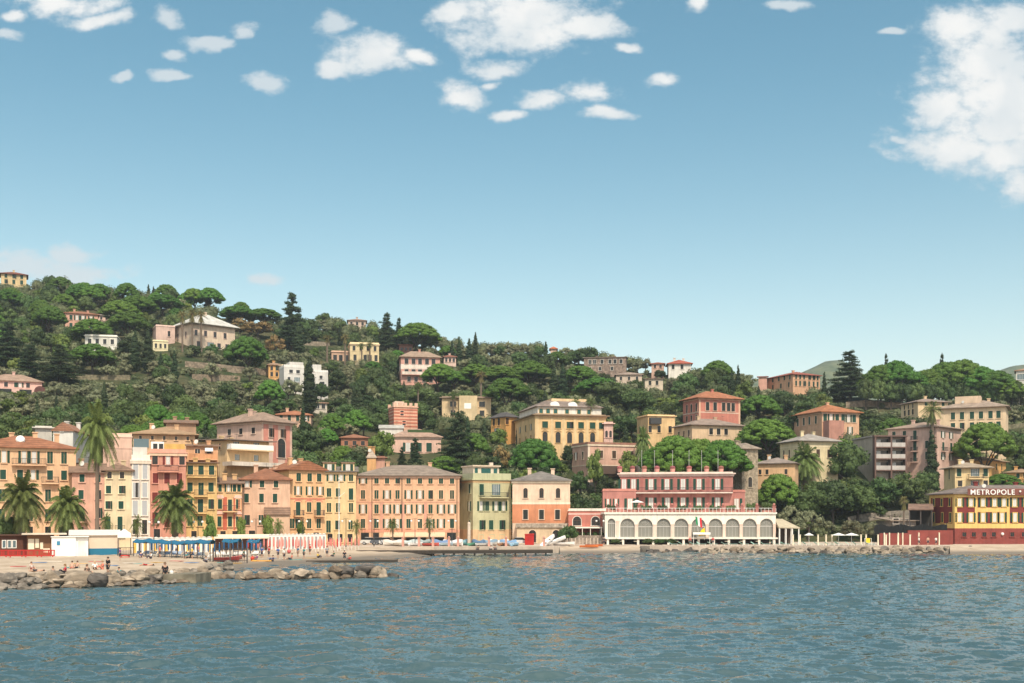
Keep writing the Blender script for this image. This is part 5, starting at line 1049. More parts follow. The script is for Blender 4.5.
house('cottage', 'small pink cottage with a red roof left of the white skyline villa', 652, 378, 364, xl=651.5, xr=664, turn=0, depth=7, wall=(.55,.36,.28), roof=('hip', 2.5), roofm=(.38,.14,.10), rows=[(366.5,3,'DD',None,2)], vis=370)
house('cottage', 'tiny house with a bright red roof peeping out of the wooded skyline', 551, 356, 349, xl=550.5, xr=556.5, turn=0, depth=6, wall=(.6,.42,.32), roof=('hip', 3), roofm=(.50,.16,.08), vis=352)
house('white_house', 'white house with a red roof edge at the far right beyond the pines', 1010, 395, 371, xl=1016, xr=1034, turn=0, depth=8, wall=(.66,.63,.58), roof=('hip', 3), roofm=(.42,.25,.17), rows=[(377,5,'GG',None,3)], vis=383)
# stone house and retaining walls behind the bathing place on the right
h = house('beach_house', 'low stone house with a flat tiled roof behind the bathing place', 893, 545, 521, xl=876, xr=916, side='L', turn=10, Y=240, zb=2.0, wall=stone((.34,.29,.25), 'boulder_wall'), roof=('shed', 3), roofm=(.36,.28,.22), over=.6, rows=[(521,5,'D',[896],5), (527,5,'DD',[888,904],3)], vis=530)
WALLS = []
def terrace_wall(label, pts, c=(.36,.29,.22), thick=.8, sc=.9):
    """pts: (px, py of the top edge, height in pixels)"""
    mb = MB(); P = []
    for px, py, hp in pts: Y = hillY(px, py + hp); P.append((px, Y, Z(py, Y), Z(py + hp, Y) - 1.5)); WALLS.append((px, py, py + hp, Y))
    for (pa, Ya, ta, ba), (pb, Yb, tb, bb) in zip(P, P[1:]):
        xa, xb = X(pa, Ya), X(pb, Yb)
        mb.add([(xa,Ya,ba),(xb,Yb,bb),(xb,Yb+thick,bb),(xa,Ya+thick,ba),(xa,Ya,ta),(xb,Yb,tb),(xb,Yb+thick,tb),(xa,Ya+thick,ta)],[(0,3,2,1),(4,5,6,7),(0,1,5,4),(1,2,6,5),(2,3,7,6),(3,0,4,7)])
    tag(mb.obj('terrace_wall', stone(c, 'dry_stone', sc)), label, 'wall')
terrace_wall('brown garden terrace wall below the white roofed villa', [(185,361,6),(210,363,6),(235,366,7),(268,369,7)], (.34,.27,.20))
terrace_wall('long tan field wall above the olive trees on the left', [(70,374,5),(100,375,5),(130,375,5)], (.30,.26,.17))
terrace_wall('stone terrace wall below the clipped round pine', [(192,374,5),(225,375,6),(240,376,5)], (.36,.28,.20))
terrace_wall('pale road wall on the slope under the dark skyline araucaria', [(276,340,4),(300,341,4),(330,342,4)], (.40,.33,.25))
terrace_wall('stone road wall with balustrade behind the red pavilion', [(574,483,9),(598,482,10),(616,481,10)], (.34,.29,.24))
terrace_wall('bare tan terrace wall below the great cedar', [(846,402,6),(865,400,7),(888,402,6),(905,403,5)], (.38,.30,.22))
terrace_wall('rocky retaining wall below the thicket beside the beach house', [(848,517,8),(862,514,8),(880,512,8),(918,509,10),(934,507,12)], (.34,.29,.24))
terrace_wall('overgrown terrace wall beside the big yellow house on the right', [(1006,425,5),(1022,423,5),(1040,423,5)], (.24,.22,.14))
# ------------------------------------------------------------------ trees
EXPL = []
def tree(kind, px, pyt, pyb, wpx, label, Y=None, group=None, zb=None, var=None):
    if Y is None: Y = hillY(px, pyb)
    z = Z(pyb, Y) if zb is None else zb
    ht = Z(pyt, Y) - z; wd = wpx * Y / F
    plant_tree(kind, X(px, Y), Y, z, wd, ht, label, group, var); EXPL.append((px, pyt, pyb, wpx, Y))
PR = 1.3
tree('tallpalm', 97, 405, 0, 45, 'very tall palm with a slender dark trunk in front of the waterfront houses', 172, zb=PR)
tree('datepalm', 22, 476, 0, 52, 'round headed date palm behind the dark brown hut', 172.5, zb=PR, var=0)
tree('datepalm', 68, 488, 0, 46, 'round headed date palm behind the white beach cabin', 173, zb=PR, var=1)
tree('datepalm', 175, 484, 0, 52, 'big round date palm before the rust red and ochre houses', 181, zb=PR, var=0)
for px, pt, Y, lb in ((106, 513, 176, 'small young palm just right of the tall palm trunk'), (137.5, 515, 178, 'small young palm before the white tower house'), (278, 519, 203, 'small palm before the porch of the pink house'), (313, 519, 213, 'small palm before the tall orange house'),
                      (357, 520, 222, 'small palm at the left end of the long pink house'), (393, 518, 223, 'small palm before the first awning of the long pink house'), (429, 517, 226, 'small palm between the two right awnings of the long pink house')):
    tree('smallpalm', px, pt, 0, 17 if px < 150 else 15, lb, Y, 'small palms along the promenade', PR)
for px, pt, wd, Y, lb in ((210, 513, 15, 189, 'bushy street tree before the ochre house'), (241, 516, 12, 194, 'bushy street tree beside the red and yellow painted house'), (268, 514, 15, 199, 'bushy street tree before the pink house with the porch'), (301, 520, 10, 206, 'small street tree at the corner of the tall orange house')):
    tree('light', px, pt, 0, wd, lb, Y, 'street trees along the promenade', PR)
tree('broad', 8, 514, 0, 34, 'dark shrubby tree behind the dark brown hut', 174, zb=PR); tree('broad', 569, 524, 0, 22, 'dense dark green bush before the red pavilion awning', 226, zb=1.2)
tree('broad', 562, 529, 0, 12, 'small bush at the left of the dense dark green bush', 225, zb=1.2)
T = [('pine',50,307,337,36,'bright umbrella pine left of the salmon villa'),('pine',92,319,349,42,'bright umbrella pine under the salmon villa'),('pine',92,344,376,48,'broad flat umbrella pine below the white flat roofed villa'),
 ('pine',120,301,330,44,'umbrella pine right of the salmon villa on the upper slope'),('pine',137,296,322,44,'umbrella pine on the crest left of the white roofed villa'),('pine',163,295,317,42,'umbrella pine on the crest just above the white roofed villa'),('pine',128,312,342,44,'umbrella pine just right of the low pink cottage'),
 ('roundpine',246,337,372,46,'clipped looking round pine below the white roofed villa'),('roundpine',270,380,410,32,'round bright pine below the small orange house'),('pine',210,288,314,30,'lone umbrella pine on the skyline above the white roofed villa'),
 ('pine',238,306,326,40,'umbrella pine on the crest right of the white roofed villa'),('pine',264,309,328,40,'umbrella pine on the crest left of the dark araucaria'),
 ('araucaria',292,294,352,36,'dark monkey puzzle tree standing high above the skyline'),('cypress',298,322,360,15,'dark thick cypress under the monkey puzzle tree'),('cypress',309,356,416,19,'tall thick cypress before the white modernist house'),
 ('cypress',135,330,372,13,'dark cypress at the left of the cypress pair below the white roofed villa'),('cypress',148,328,374,15,'dark cypress at the right of the cypress pair below the white roofed villa'),('cypress',161,352,382,9,'slim cypress below the pale yellow loggia'),('cypress',174.5,350,384,9,'slim cypress below the front corner of the white roofed villa'),
 ('cypress',148.5,284,300,5,'left of the two skyline cypresses on the left hill'),('cypress',153.5,286,300,5,'right of the two skyline cypresses on the left hill'),('cypress',189,290,308,5,'small lone cypress on the skyline above the white roofed villa'),('cypress',207,287,312,8,'dark cypress inside the lone skyline umbrella pine'),
 ('cedar',8,322,374,48,'dark cedar at the left edge of the hill'),('cedar',60,346,384,50,'dark spreading cedar below the salmon villa'),('cedar',30,345,380,40,'dark cedar above the arched porch villa'),
 ('fir',387,313,352,24,'dark fir standing on the skyline above the three storey pink villa'),('fir',399,318,350,14,'small fir right of the skyline fir'),('cypress',459,336,366,8,'slim cypress right of the small pink cottage'),('cypress',469,338,368,10,'dark cypress right of the slim cypress above the pine belt'),('cypress',452,340,364,7,'slim cypress just above the small pink cottage'),
 ('pine',418,323,356,48,'big umbrella pine on the skyline above the three storey pink villa'),('pine',440,364,394,40,'umbrella pine right of the three storey pink villa'),('pine',476,364,392,40,'umbrella pine above the yellow house with the white blind'),
 ('pine',508,378,414,50,'large domed umbrella pine above the small ochre house'),('pine',500,366,392,48,'umbrella pine above the large domed one'),('pine',530,361,392,48,'umbrella pine uphill of the great yellow villa'),('pine',455,371,394,34,'low umbrella pine above the yellow house with the white blind'),
 ('cypress',554,366,402,13,'left of two dark cypresses above the great yellow villa'),('cypress',563,364,404,15,'right of two dark cypresses above the great yellow villa'),('pine',580,366,394,40,'umbrella pine below the long stone house'),('pine',598,378,404,52,'dark umbrella pine below the beige house on the slope'),
 ('drypalm',481,371,410,16,'thin palm with a dry head beside the large domed pine'),('fanpalm',453,392,420,14,'palm before the yellow house with the white blind'),('fanpalm',418,383,412,12,'slim palm above the striped castle tower'),
 ('fanpalm',576.5,398,452,15,'left palm before the front of the great yellow villa'),('fanpalm',590.5,398,452,16,'right palm before the front of the great yellow villa'),
 ('drypalm',182.5,311,352,15,'left of three tall dry palms before the white roofed villa'),('drypalm',192.5,310,352,15,'middle of three tall dry palms before the white roofed villa'),('drypalm',201.5,311,352,15,'right of three tall dry palms before the white roofed villa'),
 ('fanpalm',362,343,368,12,'left palm before the yellow palm villa'),('fanpalm',370,342,368,12,'right palm before the yellow palm villa'),('drypalm',327,335,362,14,'dry palm at the left of the pink wing of the palm villa'),('drypalm',345,334,366,13,'dry palm beside the yellow palm villa'),
 ('cedar',850,353,402,52,'great spreading cedar on the right skyline'),
 ('pine',868,374,402,30,'umbrella pine just right of the great cedar'),('pine',882,365,404,40,'first tall pine of the right ridge belt beside the cedar'),('pine',897,361,405,44,'second tall pine of the right ridge belt'),('pine',912,372,405,44,'third pine of the right ridge belt above the yellow loggia villa'),
 ('pine',928,370,406,46,'fourth pine of the right ridge belt'),('pine',946,362,406,46,'fifth pine of the right ridge belt'),('pine',963,360,406,48,'sixth and highest pine of the right ridge belt'),('pine',980,367,407,46,'seventh pine of the right ridge belt'),('pine',996,371,408,44,'eighth pine of the right ridge belt'),('pine',1010,380,409,36,'last pine at the right end of the ridge belt'),
 ('fir',886,354,398,10,'thin fir tip behind the first ridge pines'),('fir',942,354,400,12,'thin fir tip behind the fifth ridge pine'),
 ('pine',766,419,468,64,'broad umbrella pine between the beige villa and the salmon villa'),('roundpine',760,395,424,44,'round pine behind the broad umbrella pine'),
 ('roundpine',534,439,486,54,'large round pine above the cream and orange house'),('pine',985,423,486,62,'lone broad umbrella pine above the seafront hotel'),
 ('datepalm',805,446,500,42,'shaggy date palm before the tall cream villa'),('datepalm',643,428,482,20,'slim shaggy palm left of the hotel pines'),('fanpalm',933,402,492,28,'tall ivy clad palm before the tall pink apartment house'),('cypress',932,424,492,15,'ivy mass round the trunk of the tall palm before the pink apartment house'),('fanpalm',965,404,440,26,'bushy palm before the big yellow house'),
 ('broad',842,440,494,54,'large leafy tree before the modern beige flats'),('light',822,440,480,26,'bright leafy tree between the cream villa and the modern flats'),('roundpine',779,474,522,50,'round bright green tree behind the pergola'),
 ('broad',832,480,526,48,'dark bushy tree below the shaggy date palm'),('broad',858,484,524,44,'dark bushy tree below the modern flats'),('broad',812,488,528,44,'dark bushy tree above the bathing place'),('broad',882,476,514,42,'leafy tree right of the dark bushy trees below the flats'),('broad',905,472,512,42,'leafy tree below the tall pink apartment house'),('light',868,496,520,26,'light leafy tree above the rocky retaining wall'),
 ('broad',925,470,500,30,'leafy tree at the left of the pale yellow house'),('olive',808,510,538,34,'grey green olive at the right of the pergola'),('olive',790,505,532,26,'grey green olive behind the pergola'),('olive',852,520,541,30,'low olive behind the white parasols'),('olive',870,522,541,26,'low olive beside the beach house'),
 ('cedar',458,413,480,52,'dark layered cedar above the pale green house'),('fir',415,438,474,20,'small dark fir before the pink villa with grey green shutters'),('fir',402,447,474,12,'small dark fir left of the other before the pink villa'),('light',383,430,470,34,'leafy tree left of the pink villa with grey green shutters'),('roundpine',446,456,482,46,'low round pine right of the pink villa with grey green shutters'),
 ('light',596,448,500,22,'sparse plane tree before the long low pink villa at its left'),('light',628,450,486,22,'sparse plane tree before the long low pink villa at its right'),('light',547,440,470,20,'bright leafy tree right of the large round pine'),('light',500,428,452,24,'bright leafy tree below the small ochre house'),('rusty',500,445,478,24,'russet shrub tree left of the large round pine'),
 ('cypress',517,427,446,4,'left of two tiny cypresses at the corner of the great yellow villa'),('cypress',522,426,446,4,'right of two tiny cypresses at the corner of the great yellow villa'),('roundpine',1002,474,496,44,'round bright bush tree above the seafront hotel'),
 ('broad',612,380,416,48,'big dark evergreen left of the red villa'),('broad',640,388,418,40,'dark evergreen above the flat roofed yellow house'),('cypress',303,402,436,8,'small dark cypress beside the orange roofed house'),('broad',303,428,462,40,'broad dark tree right of the big rose villa'),
 ('rusty',240,318,338,36,'russet tree right of the white roofed villa'),('rusty',258,320,340,36,'russet tree above the clipped round pine'),('rusty',275,335,358,24,'russet tree above the small orange house'),('blossom',70,368,382,16,'pink flowering tree above the arched porch villa'),('fanpalm',317,428,462,14,'palm above the tall orange house'),
 ('broad',580,470,500,22,'dark tree at the left foot of the long low pink villa'),('broad',606,474,504,24,'dark tree before the middle of the long low pink villa'),('olive',289,379,402,22,'grey green olive before the left white modernist house'),('broad',321,383,404,20,'small dark tree before the right white modernist block'),('olive',212,362,382,18,'olive tree before the left part of the brown garden terrace wall'),('olive',250,366,384,18,'olive tree before the right part of the brown garden terrace wall'),('light',8,398,420,22,'yellowish bright tree below the arched porch villa')]
for t in T: tree(*t)
for i in range(13):
    px = 866 + i * 12.2; tree('broad', px, 378 + (i * 7) % 6, 410, 22, 'dark tree filling in under the right ridge pines, %s from the left' % ordinal(i), group='understorey of the right ridge pines')
for px, lb in ((675, 'left of the two great umbrella pines behind the red hotel'), (722, 'right of the two great umbrella pines behind the red hotel')):
    tree('roundpine', px, 436 if px < 700 else 440, 488, 62, lb, 256, 'great pines behind the red hotel', var=0 if px < 700 else 1)
tree('roundpine', 699, 439, 488, 56, 'middle pine between the two great umbrella pines behind the red hotel', 259, 'great pines behind the red hotel', var=1)
tree('pine', 655, 448, 484, 34, 'small umbrella pine at the left of the two great hotel pines', 257)
# clear air around what must stay visible
def blocked(px, pyt, pyb, w_, Y):
    x0, x1 = px - w_ / 2, px + w_ / 2
    for H in HOUSES:
        hx0, hx1, ht, hv, hY = H.rect
        if Y < hY + H.d + 1:
            if Y < hY + 1 and x1 > hx0 + 1 and x0 < hx1 - 1 and pyt < hv - 3.5 and pyb > ht: return True
            if Y >= hY - 2.5 and x1 > hx0 and x0 < hx1: return True
    for (wx, wt, wb, wY) in WALLS:
        if Y < wY and abs(px - wx) < w_ / 2 + 10 and pyt < wb - 1 and pyb > wt: return True
    for (ex, et, eb, ew, eY) in EXPL:
        if ew > 11 and Y < eY - .5 and abs(px - ex) < (ew + w_) * .42 and pyt < et + (eb - et) * .55 and pyb > et: return True
        if abs(Y - eY) < 3 and abs(px - ex) < ew * .3: return True
    return False
ANCH = [(13,280,'hilltop yellow villa'),(82,320,'salmon villa'),(100,342,'white flat roofed villa'),(205,332,'white roofed pink villa'),(292,378,'white modernist house'),(254,436,'big rose villa'),(165,430,'wide orange house'),(406,418,'striped castle tower'),(560,422,'great yellow villa'),(405,470,'long pink house'),
        (715,404,'red villa'),(705,434,'wide beige villa'),(792,380,'long ridge villa'),(605,364,'long stone house'),(680,364,'white skyline villa'),(826,418,'orange roofed salmon villa'),(880,455,'modern flats'),(922,450,'tall pink apartment house'),(975,418,'big yellow house'),(808,455,'tall cream villa'),(680,500,'red hotel'),
        (980,510,'seafront hotel'),(420,367,'three storey pink villa'),(358,352,'yellow palm villa'),(605,458,'long low pink villa'),(20,385,'arched porch villa'),(466,406,'yellow house with the white blind'),(97,420,'tallest palm'),(850,380,'great skyline cedar'),(655,428,'flat roofed yellow house'),(292,310,'monkey puzzle tree'),(276,370,'small orange house'),(355,444,'red brown house')]
FILL = []
RIDGE_PASS = True
def zone(px, py):
    if px < 350 and 362 < py < 425: return [('olive',.74),('broad',.16),('light',.08),('cypress',.02)]
    if py < 335: return [('broad',.52),('light',.14),('pine',.20),('olive',.06),('roundpine',.08)]
    if 430 < px < 760 and py < 400: return [('olive',.40),('broad',.40),('cypress',.06),('pine',.10),('fir',.04)]
    if px > 760 and py < 440: return [('broad',.45),('olive',.38),('light',.12),('cypress',.05)]
    return [('broad',.60),('olive',.14),('light',.16),('roundpine',.05),('cypress',.05)]
rf = random.Random(5)
py = 280.0
while py < 536:
    px = -60 + rf.uniform(0, 8)
    while px < 1090:
        qx, qy = px + rf.uniform(-4, 4), py + rf.uniform(-3.5, 3.5); px += 11.5 + rf.uniform(-2, 2)
        if qy < interp(qx, RIDGE) - 1 or (qx > 430 and qy < interp(qx, RIDGE) + 5): continue
        if PYof(ground(qx, y0(qx) + 4), y0(qx) + 4) < qy: continue
        Y = hillY(qx, qy)
        r = rf.random(); acc = 0
        for kind, p in zone(qx, qy):
            acc += p
            if r <= acc: break
        for s in (1.0, .72, .5, .34):
            if s < .6 and kind in ('pine', 'roundpine', 'cypress', 'fir'): kind = 'broad'
            wd, ht = {'broad': (rf.uniform(6.5, 10), rf.uniform(6, 9.5)), 'light': (rf.uniform(5.5, 8.5), rf.uniform(5, 8)), 'olive': (rf.uniform(5.5, 8), rf.uniform(4, 6)), 'pine': (rf.uniform(10, 14), rf.uniform(9, 11.5)), 'roundpine': (rf.uniform(8, 11), rf.uniform(7, 9)),
                      'cypress': (rf.uniform(2.4, 3.4), rf.uniform(9, 13)), 'fir': (rf.uniform(5, 7), rf.uniform(9, 12))}[kind]
            wd *= s; ht *= s
            if not blocked(qx, PYof(ground(qx, Y) + ht, Y), qy, wd * F / Y, Y): FILL.append((kind, qx, qy, Y, wd, ht)); break
    py += 7.6 + (py - 280) * .012
px = -60.0
while px < 1090:                                   # low wood along the crest
    for dq in (0.5, 4.0):
        qx = px + rf.uniform(-2, 2); qy = interp(qx, RIDGE) + dq; Y = hillY(qx, qy); kind = 'olive' if rf.random() < .45 else 'broad'; ht = rf.uniform(4.2, 6.4); wd = rf.uniform(5.5, 7.5)
        if not blocked(qx, PYof(ground(qx, Y) + ht, Y), qy, wd * F / Y, Y): FILL.append((kind, qx, qy, Y, wd, ht))
    px += 8
# leave out what other trees and houses hide completely
MASK = np.zeros((683, 1160), bool); items = []
for f in FILL: items.append((f[3], 'f', f))
for e in EXPL: items.append((e[4], 'e', e))
for H in HOUSES: items.append((H.Y, 'h', H))
yy_, xx_ = np.mgrid[0:683, 0:1160]; keep = []
def ell(cx, cy, rx, ry):
    x0, x1, y0_, y1 = int(max(0, cx - rx)), int(min(1160, cx + rx + 1)), int(max(0, cy - ry)), int(min(683, cy + ry + 1))
    if x1 <= x0 or y1 <= y0_: return None
    return (slice(y0_, y1), slice(x0, x1)), ((xx_[y0_:y1, x0:x1] - cx) / max(rx, .6)) ** 2 + ((yy_[y0_:y1, x0:x1] - cy) / max(ry, .6)) ** 2 < 1
for Y, t, f in sorted(items, key=lambda q: q[0]):
    if t == 'h':
        x0, x1, ht, hv, _ = f.rect; MASK[int(ht):int(max(hv, ht + 1)) + 4, int(max(0, x0 + 60)):int(max(0, x1 + 60))] = True
    elif t == 'e':
        px, pt, pb, wp, _ = f; pb = pb or 540; q = ell(px + 60, (pt * 1.4 + pb * .6) / 2, wp * .42, (pb - pt) * .3)
        if q: MASK[q[0]] |= q[1]
    else:
        kind, px, qy, Y, wd, ht = f; s_ = F / Y; rx = wd * s_ / 2; ry = ht * s_ / 2; q = ell(px + 60, qy - ht * s_ * .58, rx, ry)
        if not q: continue
        vis_ = int((q[1] & ~MASK[q[0]]).sum())
        if vis_ >= 7:
            keep.append((vis_, f)); q2 = ell(px + 60, qy - ht * s_ * .58, rx * .82, ry * .8)
            if q2: MASK[q2[0]] |= q2[1]
keep.sort(key=lambda q: -q[0])
cntk = {}; FILL = []; REST = []
for v_, f in keep:
    nm = NAMES[f[0]]; cntk[nm] = cntk.get(nm, 0) + 1
    (FILL if cntk[nm] <= 255 else REST).append(f)
print('kinds', cntk, 'rest', len(REST))
KW = {'broad': 'dark broadleaf tree', 'light': 'bright leafy tree', 'olive': 'grey green olive tree', 'pine': 'umbrella pine', 'roundpine': 'round headed pine', 'cypress': 'dark cypress', 'fir': 'dark fir'}
GW = {'broad': 'broadleaf trees on the hillside', 'light': 'bright leafy trees on the hillside', 'olive': 'olive trees on the hillside', 'pine': 'umbrella pines on the hillside', 'roundpine': 'round pines on the hillside', 'cypress': 'cypresses on the hillside', 'fir': 'firs on the hillside'}
buck = {}
for f in FILL:
    kind, qx, qy, Y, wd, ht = f
    ax, ay, an = min(ANCH, key=lambda a: (a[0] - qx) ** 2 + ((a[1] - qy) * 1.5) ** 2)
    dx, dy_ = qx - ax, (qy - ay) * 1.5
    d_ = ('right of' if dx > 0 else 'left of') if abs(dx) > abs(dy_) else ('downhill of' if dy_ > 0 else 'uphill of')
    buck.setdefault((KW[kind], d_, an), []).append((math.hypot(dx, dy_), f))
for (kw, d_, an), lst in buck.items():
    lst.sort(key=lambda q: q[0])
    for i, (_, (kind, qx, qy, Y, wd, ht)) in enumerate(lst):
        lb = 'nearest %s %s the %s' % (kw, d_, an) if i == 0 else '%s nearest %s %s the %s' % (ordinal(i), kw, d_, an)
        plant_tree(kind, X(qx, Y), Y, ground(qx, Y) - .3, wd, ht, lb, GW[kind])
print('FILL', len(FILL))
# undergrowth between the trees, and the smallest trees
bl = [((X(qx, Y), Y, ground(qx, Y) + ht * .5), (wd * .45, wd * .45, ht * .5)) for (kind, qx, qy, Y, wd, ht) in REST]
for _ in range(9000):
    px = rf.uniform(-70, 1090); pr = interp(px, RIDGE); qy = rf.uniform(pr, 540)
    if PYof(ground(px, y0(px) + 4), y0(px) + 4) < qy: continue
    Y = hillY(px, qy); r_ = rf.uniform(.7, 1.7)
    if blocked(px, PYof(ground(px, Y) + r_, Y), qy, 2 * r_ * F / Y, Y): continue
    bl.append(((X(px, Y), Y, ground(px, Y) + r_ * .25), (r_, r_, r_ * .8)))
P, N_, S, core = blobs_crown(bl, 22, .30, .8, low=-.1, corescale=.8)
L_SCRUB = leafmat('scrub_leaves', (.045, .060, .026), (.125, .138, .072), vary=.0)
nt_ = L_SCRUB.node_tree
for n_ in nt_.nodes:
    if n_.type == 'TEX_NOISE': n_.inputs['Scale'].default_value = .35
tag(put('undergrowth', leaf_mesh('undergrowth', P, N_, S, material=L_SCRUB, core=core)), 'low scrub covering the slope between the trees', kind='stuff')
# ------------------------------------------------------------------ quay, beach, rocks, beach life
def curve(px, pts): return interp(px, pts)
QUAY = [(-400,168),(0,171),(120,172.5),(200,181),(300,200),(350,208),(400,212),(560,215),(568,222),(640,222),(645,219),(1024,219),(1400,226)]
def quay(px): return curve(px, QUAY)
def qz(px): return 1.29 if px < 566 else 1.26
CONC = plaster((.52,.42,.34), 'quay_concrete', .2)
mb = MB(); pl = list(range(-400, 1460, 10))
for a_, b_ in zip(pl, pl[1:]):
    ya, yb = quay(a_), quay(b_); Ya, Yb = y0(a_) + 5, y0(b_) + 5; za = qz(b_)
    mb.add([(X(a_,ya),ya,-1.5),(X(b_,yb),yb,-1.5),(X(b_,yb),yb,za),(X(a_,ya),ya,za),(X(a_,Ya),Ya,za),(X(b_,Yb),Yb,za)],[(0,1,2,3),(3,2,5,4)])
tag(mb.obj('promenade', CONC), 'pale pinkish stone promenade along the waterfront', kind='structure')
m, nt2, b = mat('sand'); v = coords(nt2); n1 = noise(nt2, v, .25, 5, .6); n2 = noise(nt2, v, 4.0, 3)
base = mixc(nt2, ramp(nt2, n1, [(.35, 0), (.65, 1)]), (.36,.275,.20), (.52,.42,.32)); base = mixc(nt2, ramp(nt2, n2, [(.45, 0), (.8, .5)]), base, (.27,.21,.16))
nt2.links.new(base, b.inputs['Base Color']); b.inputs['Roughness'].default_value = 1; b.inputs['Specular IOR Level'].default_value = .1; gp = nt2.nodes.new('ShaderNodeNewGeometry'); sx = nt2.nodes.new('ShaderNodeSeparateXYZ'); nt2.links.new(gp.outputs['Position'], sx.inputs[0])
wet = nd(nt2, 'ShaderNodeMath', operation='MULTIPLY_ADD'); nt2.links.new(n1, wet.inputs[0]); wet.inputs[1].default_value = -.5; nt2.links.new(sx.outputs[2], wet.inputs[2])
base = mixc(nt2, ramp(nt2, wet.outputs[0], [(.05, 1.0), (.50, .0)]), base, (.17,.145,.12)); nt2.links.new(base, b.inputs['Base Color']); SAND = m
BF = [(-400,106),(-100,108),(0,110),(130,116.5),(190,122),(204,125),(214,136),(240,143),(300,156),(350,170),(400,186),(432,200)]
def beach_z(px, Y):
    f = curve(px, BF); t = max(0, min(1, (Y - f) / (quay(px) - f))); k = .3 if px < 205 else .75
    return -.25 + 1.52 * t ** k
tag(grid_obj('beach', list(range(-400, 440, 6)), lambda px: [curve(px, BF) + (quay(px) + .3 - curve(px, BF)) * j / 20 for j in range(21)], lambda px, y, j: beach_z(px, y) + .05 * math.sin(px * .7 + y * .9), SAND), 'sandy town beach', kind='structure')
tag(grid_obj('beach', list(range(950, 1300, 10)), lambda px: [207 + (quay(px) + .3 - 207) * j / 8 for j in range(9)], lambda px, y, j: -.3 + 1.8 * (j / 8) ** .6, SAND), 'narrow sandy beach before the seafront hotel', kind='structure')
tag(grid_obj('beach', list(range(560, 650, 10)), lambda px: [208 + (quay(px) + .3 - 208) * j / 8 for j in range(9)], lambda px, y, j: -.5 + 1.7 * (j / 8) ** .6, SAND), 'small sandy landing below the red pavilion', kind='structure')
# rocks
def rock_mesh(seed, m):
    r_ = random.Random(seed); n = 15; mb = MB(); mb.ball((0,0,0), 1.0, 16, 10); V = np.array(mb.v)
    for _ in range(n):
        d = np.array([r_.gauss(0,1), r_.gauss(0,1), r_.gauss(0,1)]); d /= np.linalg.norm(d); c = r_.uniform(.5, .85)
        s = V @ d; V = V - np.maximum(0, s - c)[:, None] * d
    V += np.array([[r_.uniform(-.03,.03) for _ in range(3)] for _ in V]); mb.v = [tuple(q) for q in V]
    return mb.mesh('boulder', m)
RM = [stone((.40,.32,.24), 'rock_pale', .9), stone((.28,.24,.20), 'rock_grey', .9), stone((.24,.18,.13), 'rock_brown', .9), stone((.15,.13,.115), 'rock_dark', .9), stone((.46,.37,.28), 'rock_cream', .9)]
RN = ['pale', 'grey', 'brown', 'dark wet', 'cream']
RMESH = {(i, k): rock_mesh(10 * i + k, RM[i]) for i in range(5) for k in range(3)}
rr = random.Random(3); ROCKS = []
def rock(px, Y, z, s, ci, flat=.7, wide=1.2): ROCKS.append((px, Y, z, s, ci, flat, wide))
px = -30.0
while px < 236:                                        # near rocks below the beach
    f = curve(px, BF)
    for row in range(3):
        s = rr.uniform(.45, .95); rock(px + rr.uniform(-4, 4), f - 2.6 + row * 1.9 + rr.uniform(-.4, .4), .15 + row * .42, s, rr.choice([0,0,1,1,1,4] if row else [1,2,1,3,0]), rr.uniform(.5,.74), rr.uniform(1.0,1.45))
    px += rr.uniform(6.5, 11)
rock(97, 112.0, .75, 1.15, 3, .9, .9); rock(78, 112.5, .7, 1.2, 0, .75, 1.7); rock(112, 113.5, .5, 1.0, 0, .7, 1.3); rock(125, 114.5, .6, 1.0, 4, .6, 1.4); rock(140, 115, .6, 1.0, 0, .8, 1.2); rock(150, 116, .5, .9, 3, .9, .9); rock(51, 112, .9, .95, 0, .8, 1.2); rock(5, 110, .7, 1.1, 1, .8, 1.3)
px = 204.0
while px < 392:                                        # breakwater running out into the bay
    for row in range(2):
        s = rr.uniform(.6, 1.15); rock(px + rr.uniform(-3, 3), 124.5 + (px - 200) * .02 + row * 1.7, .2 + row * .25, s, rr.choice([0,4,4,0,1] if row else [2,2,1,0]), rr.uniform(.6,.85), rr.uniform(1.0,1.5))
    px += rr.uniform(9, 14)
rock(303, 126.5, .6, 1.1, 4, .6, 1.6); rock(345, 127.5, .9, 1.05, 3, .85, 1.1); rock(366, 128, 1.0, 1.0, 3, .8, 1.3); rock(338, 127, .9, .95, 2, .8, 1.2); rock(391, 128.5, .2, .9, 3, .5, 1.6); rock(376, 128.5, .7, 1.1, 0, .6, 1.4)
NEAR_N = len(ROCKS)
px = 612.0
while px < 1012:                                       # armour stones of the far shore
    for row in range(3 if px > 690 else 2):
        s = rr.uniform(.6, 1.15); dark = px < 700
        Yq = 212.5 + row * 2.1 + (4 if dark else 0)
        rock(px + rr.uniform(-3, 3), Yq, -.1 + row * .38, s, rr.choice([3,3,2] if dark else ([0,4,1,0,2] if row else [2,1,3,0])), rr.uniform(.6,.85), rr.uniform(1.0,1.5))
    px += rr.uniform(7.5, 11) if px < 940 else rr.uniform(9, 13)
SEG = [((-99, 60), 'near rocks left of the dark boulder'), ((60, 157), 'near rocks around the big dark boulder'), ((157, 240), 'near rocks by the concrete block'), ((240, 320), 'first half of the breakwater'), ((320, 400), 'outer end of the breakwater'),
       ((600, 700), 'shore below the arcade'), ((700, 790), 'stone bank below the arcade and pergola'), ((790, 880), 'stone bank below the white parasols'), ((880, 1030), 'stone bank before the red wall')]
bk = {}
for r_ in ROCKS:
    sg = [n for (a_, b_), n in SEG if a_ <= r_[0] < b_]; bk.setdefault((RN[r_[4]], sg[0] if sg else SEG[0][1]), []).append(r_)
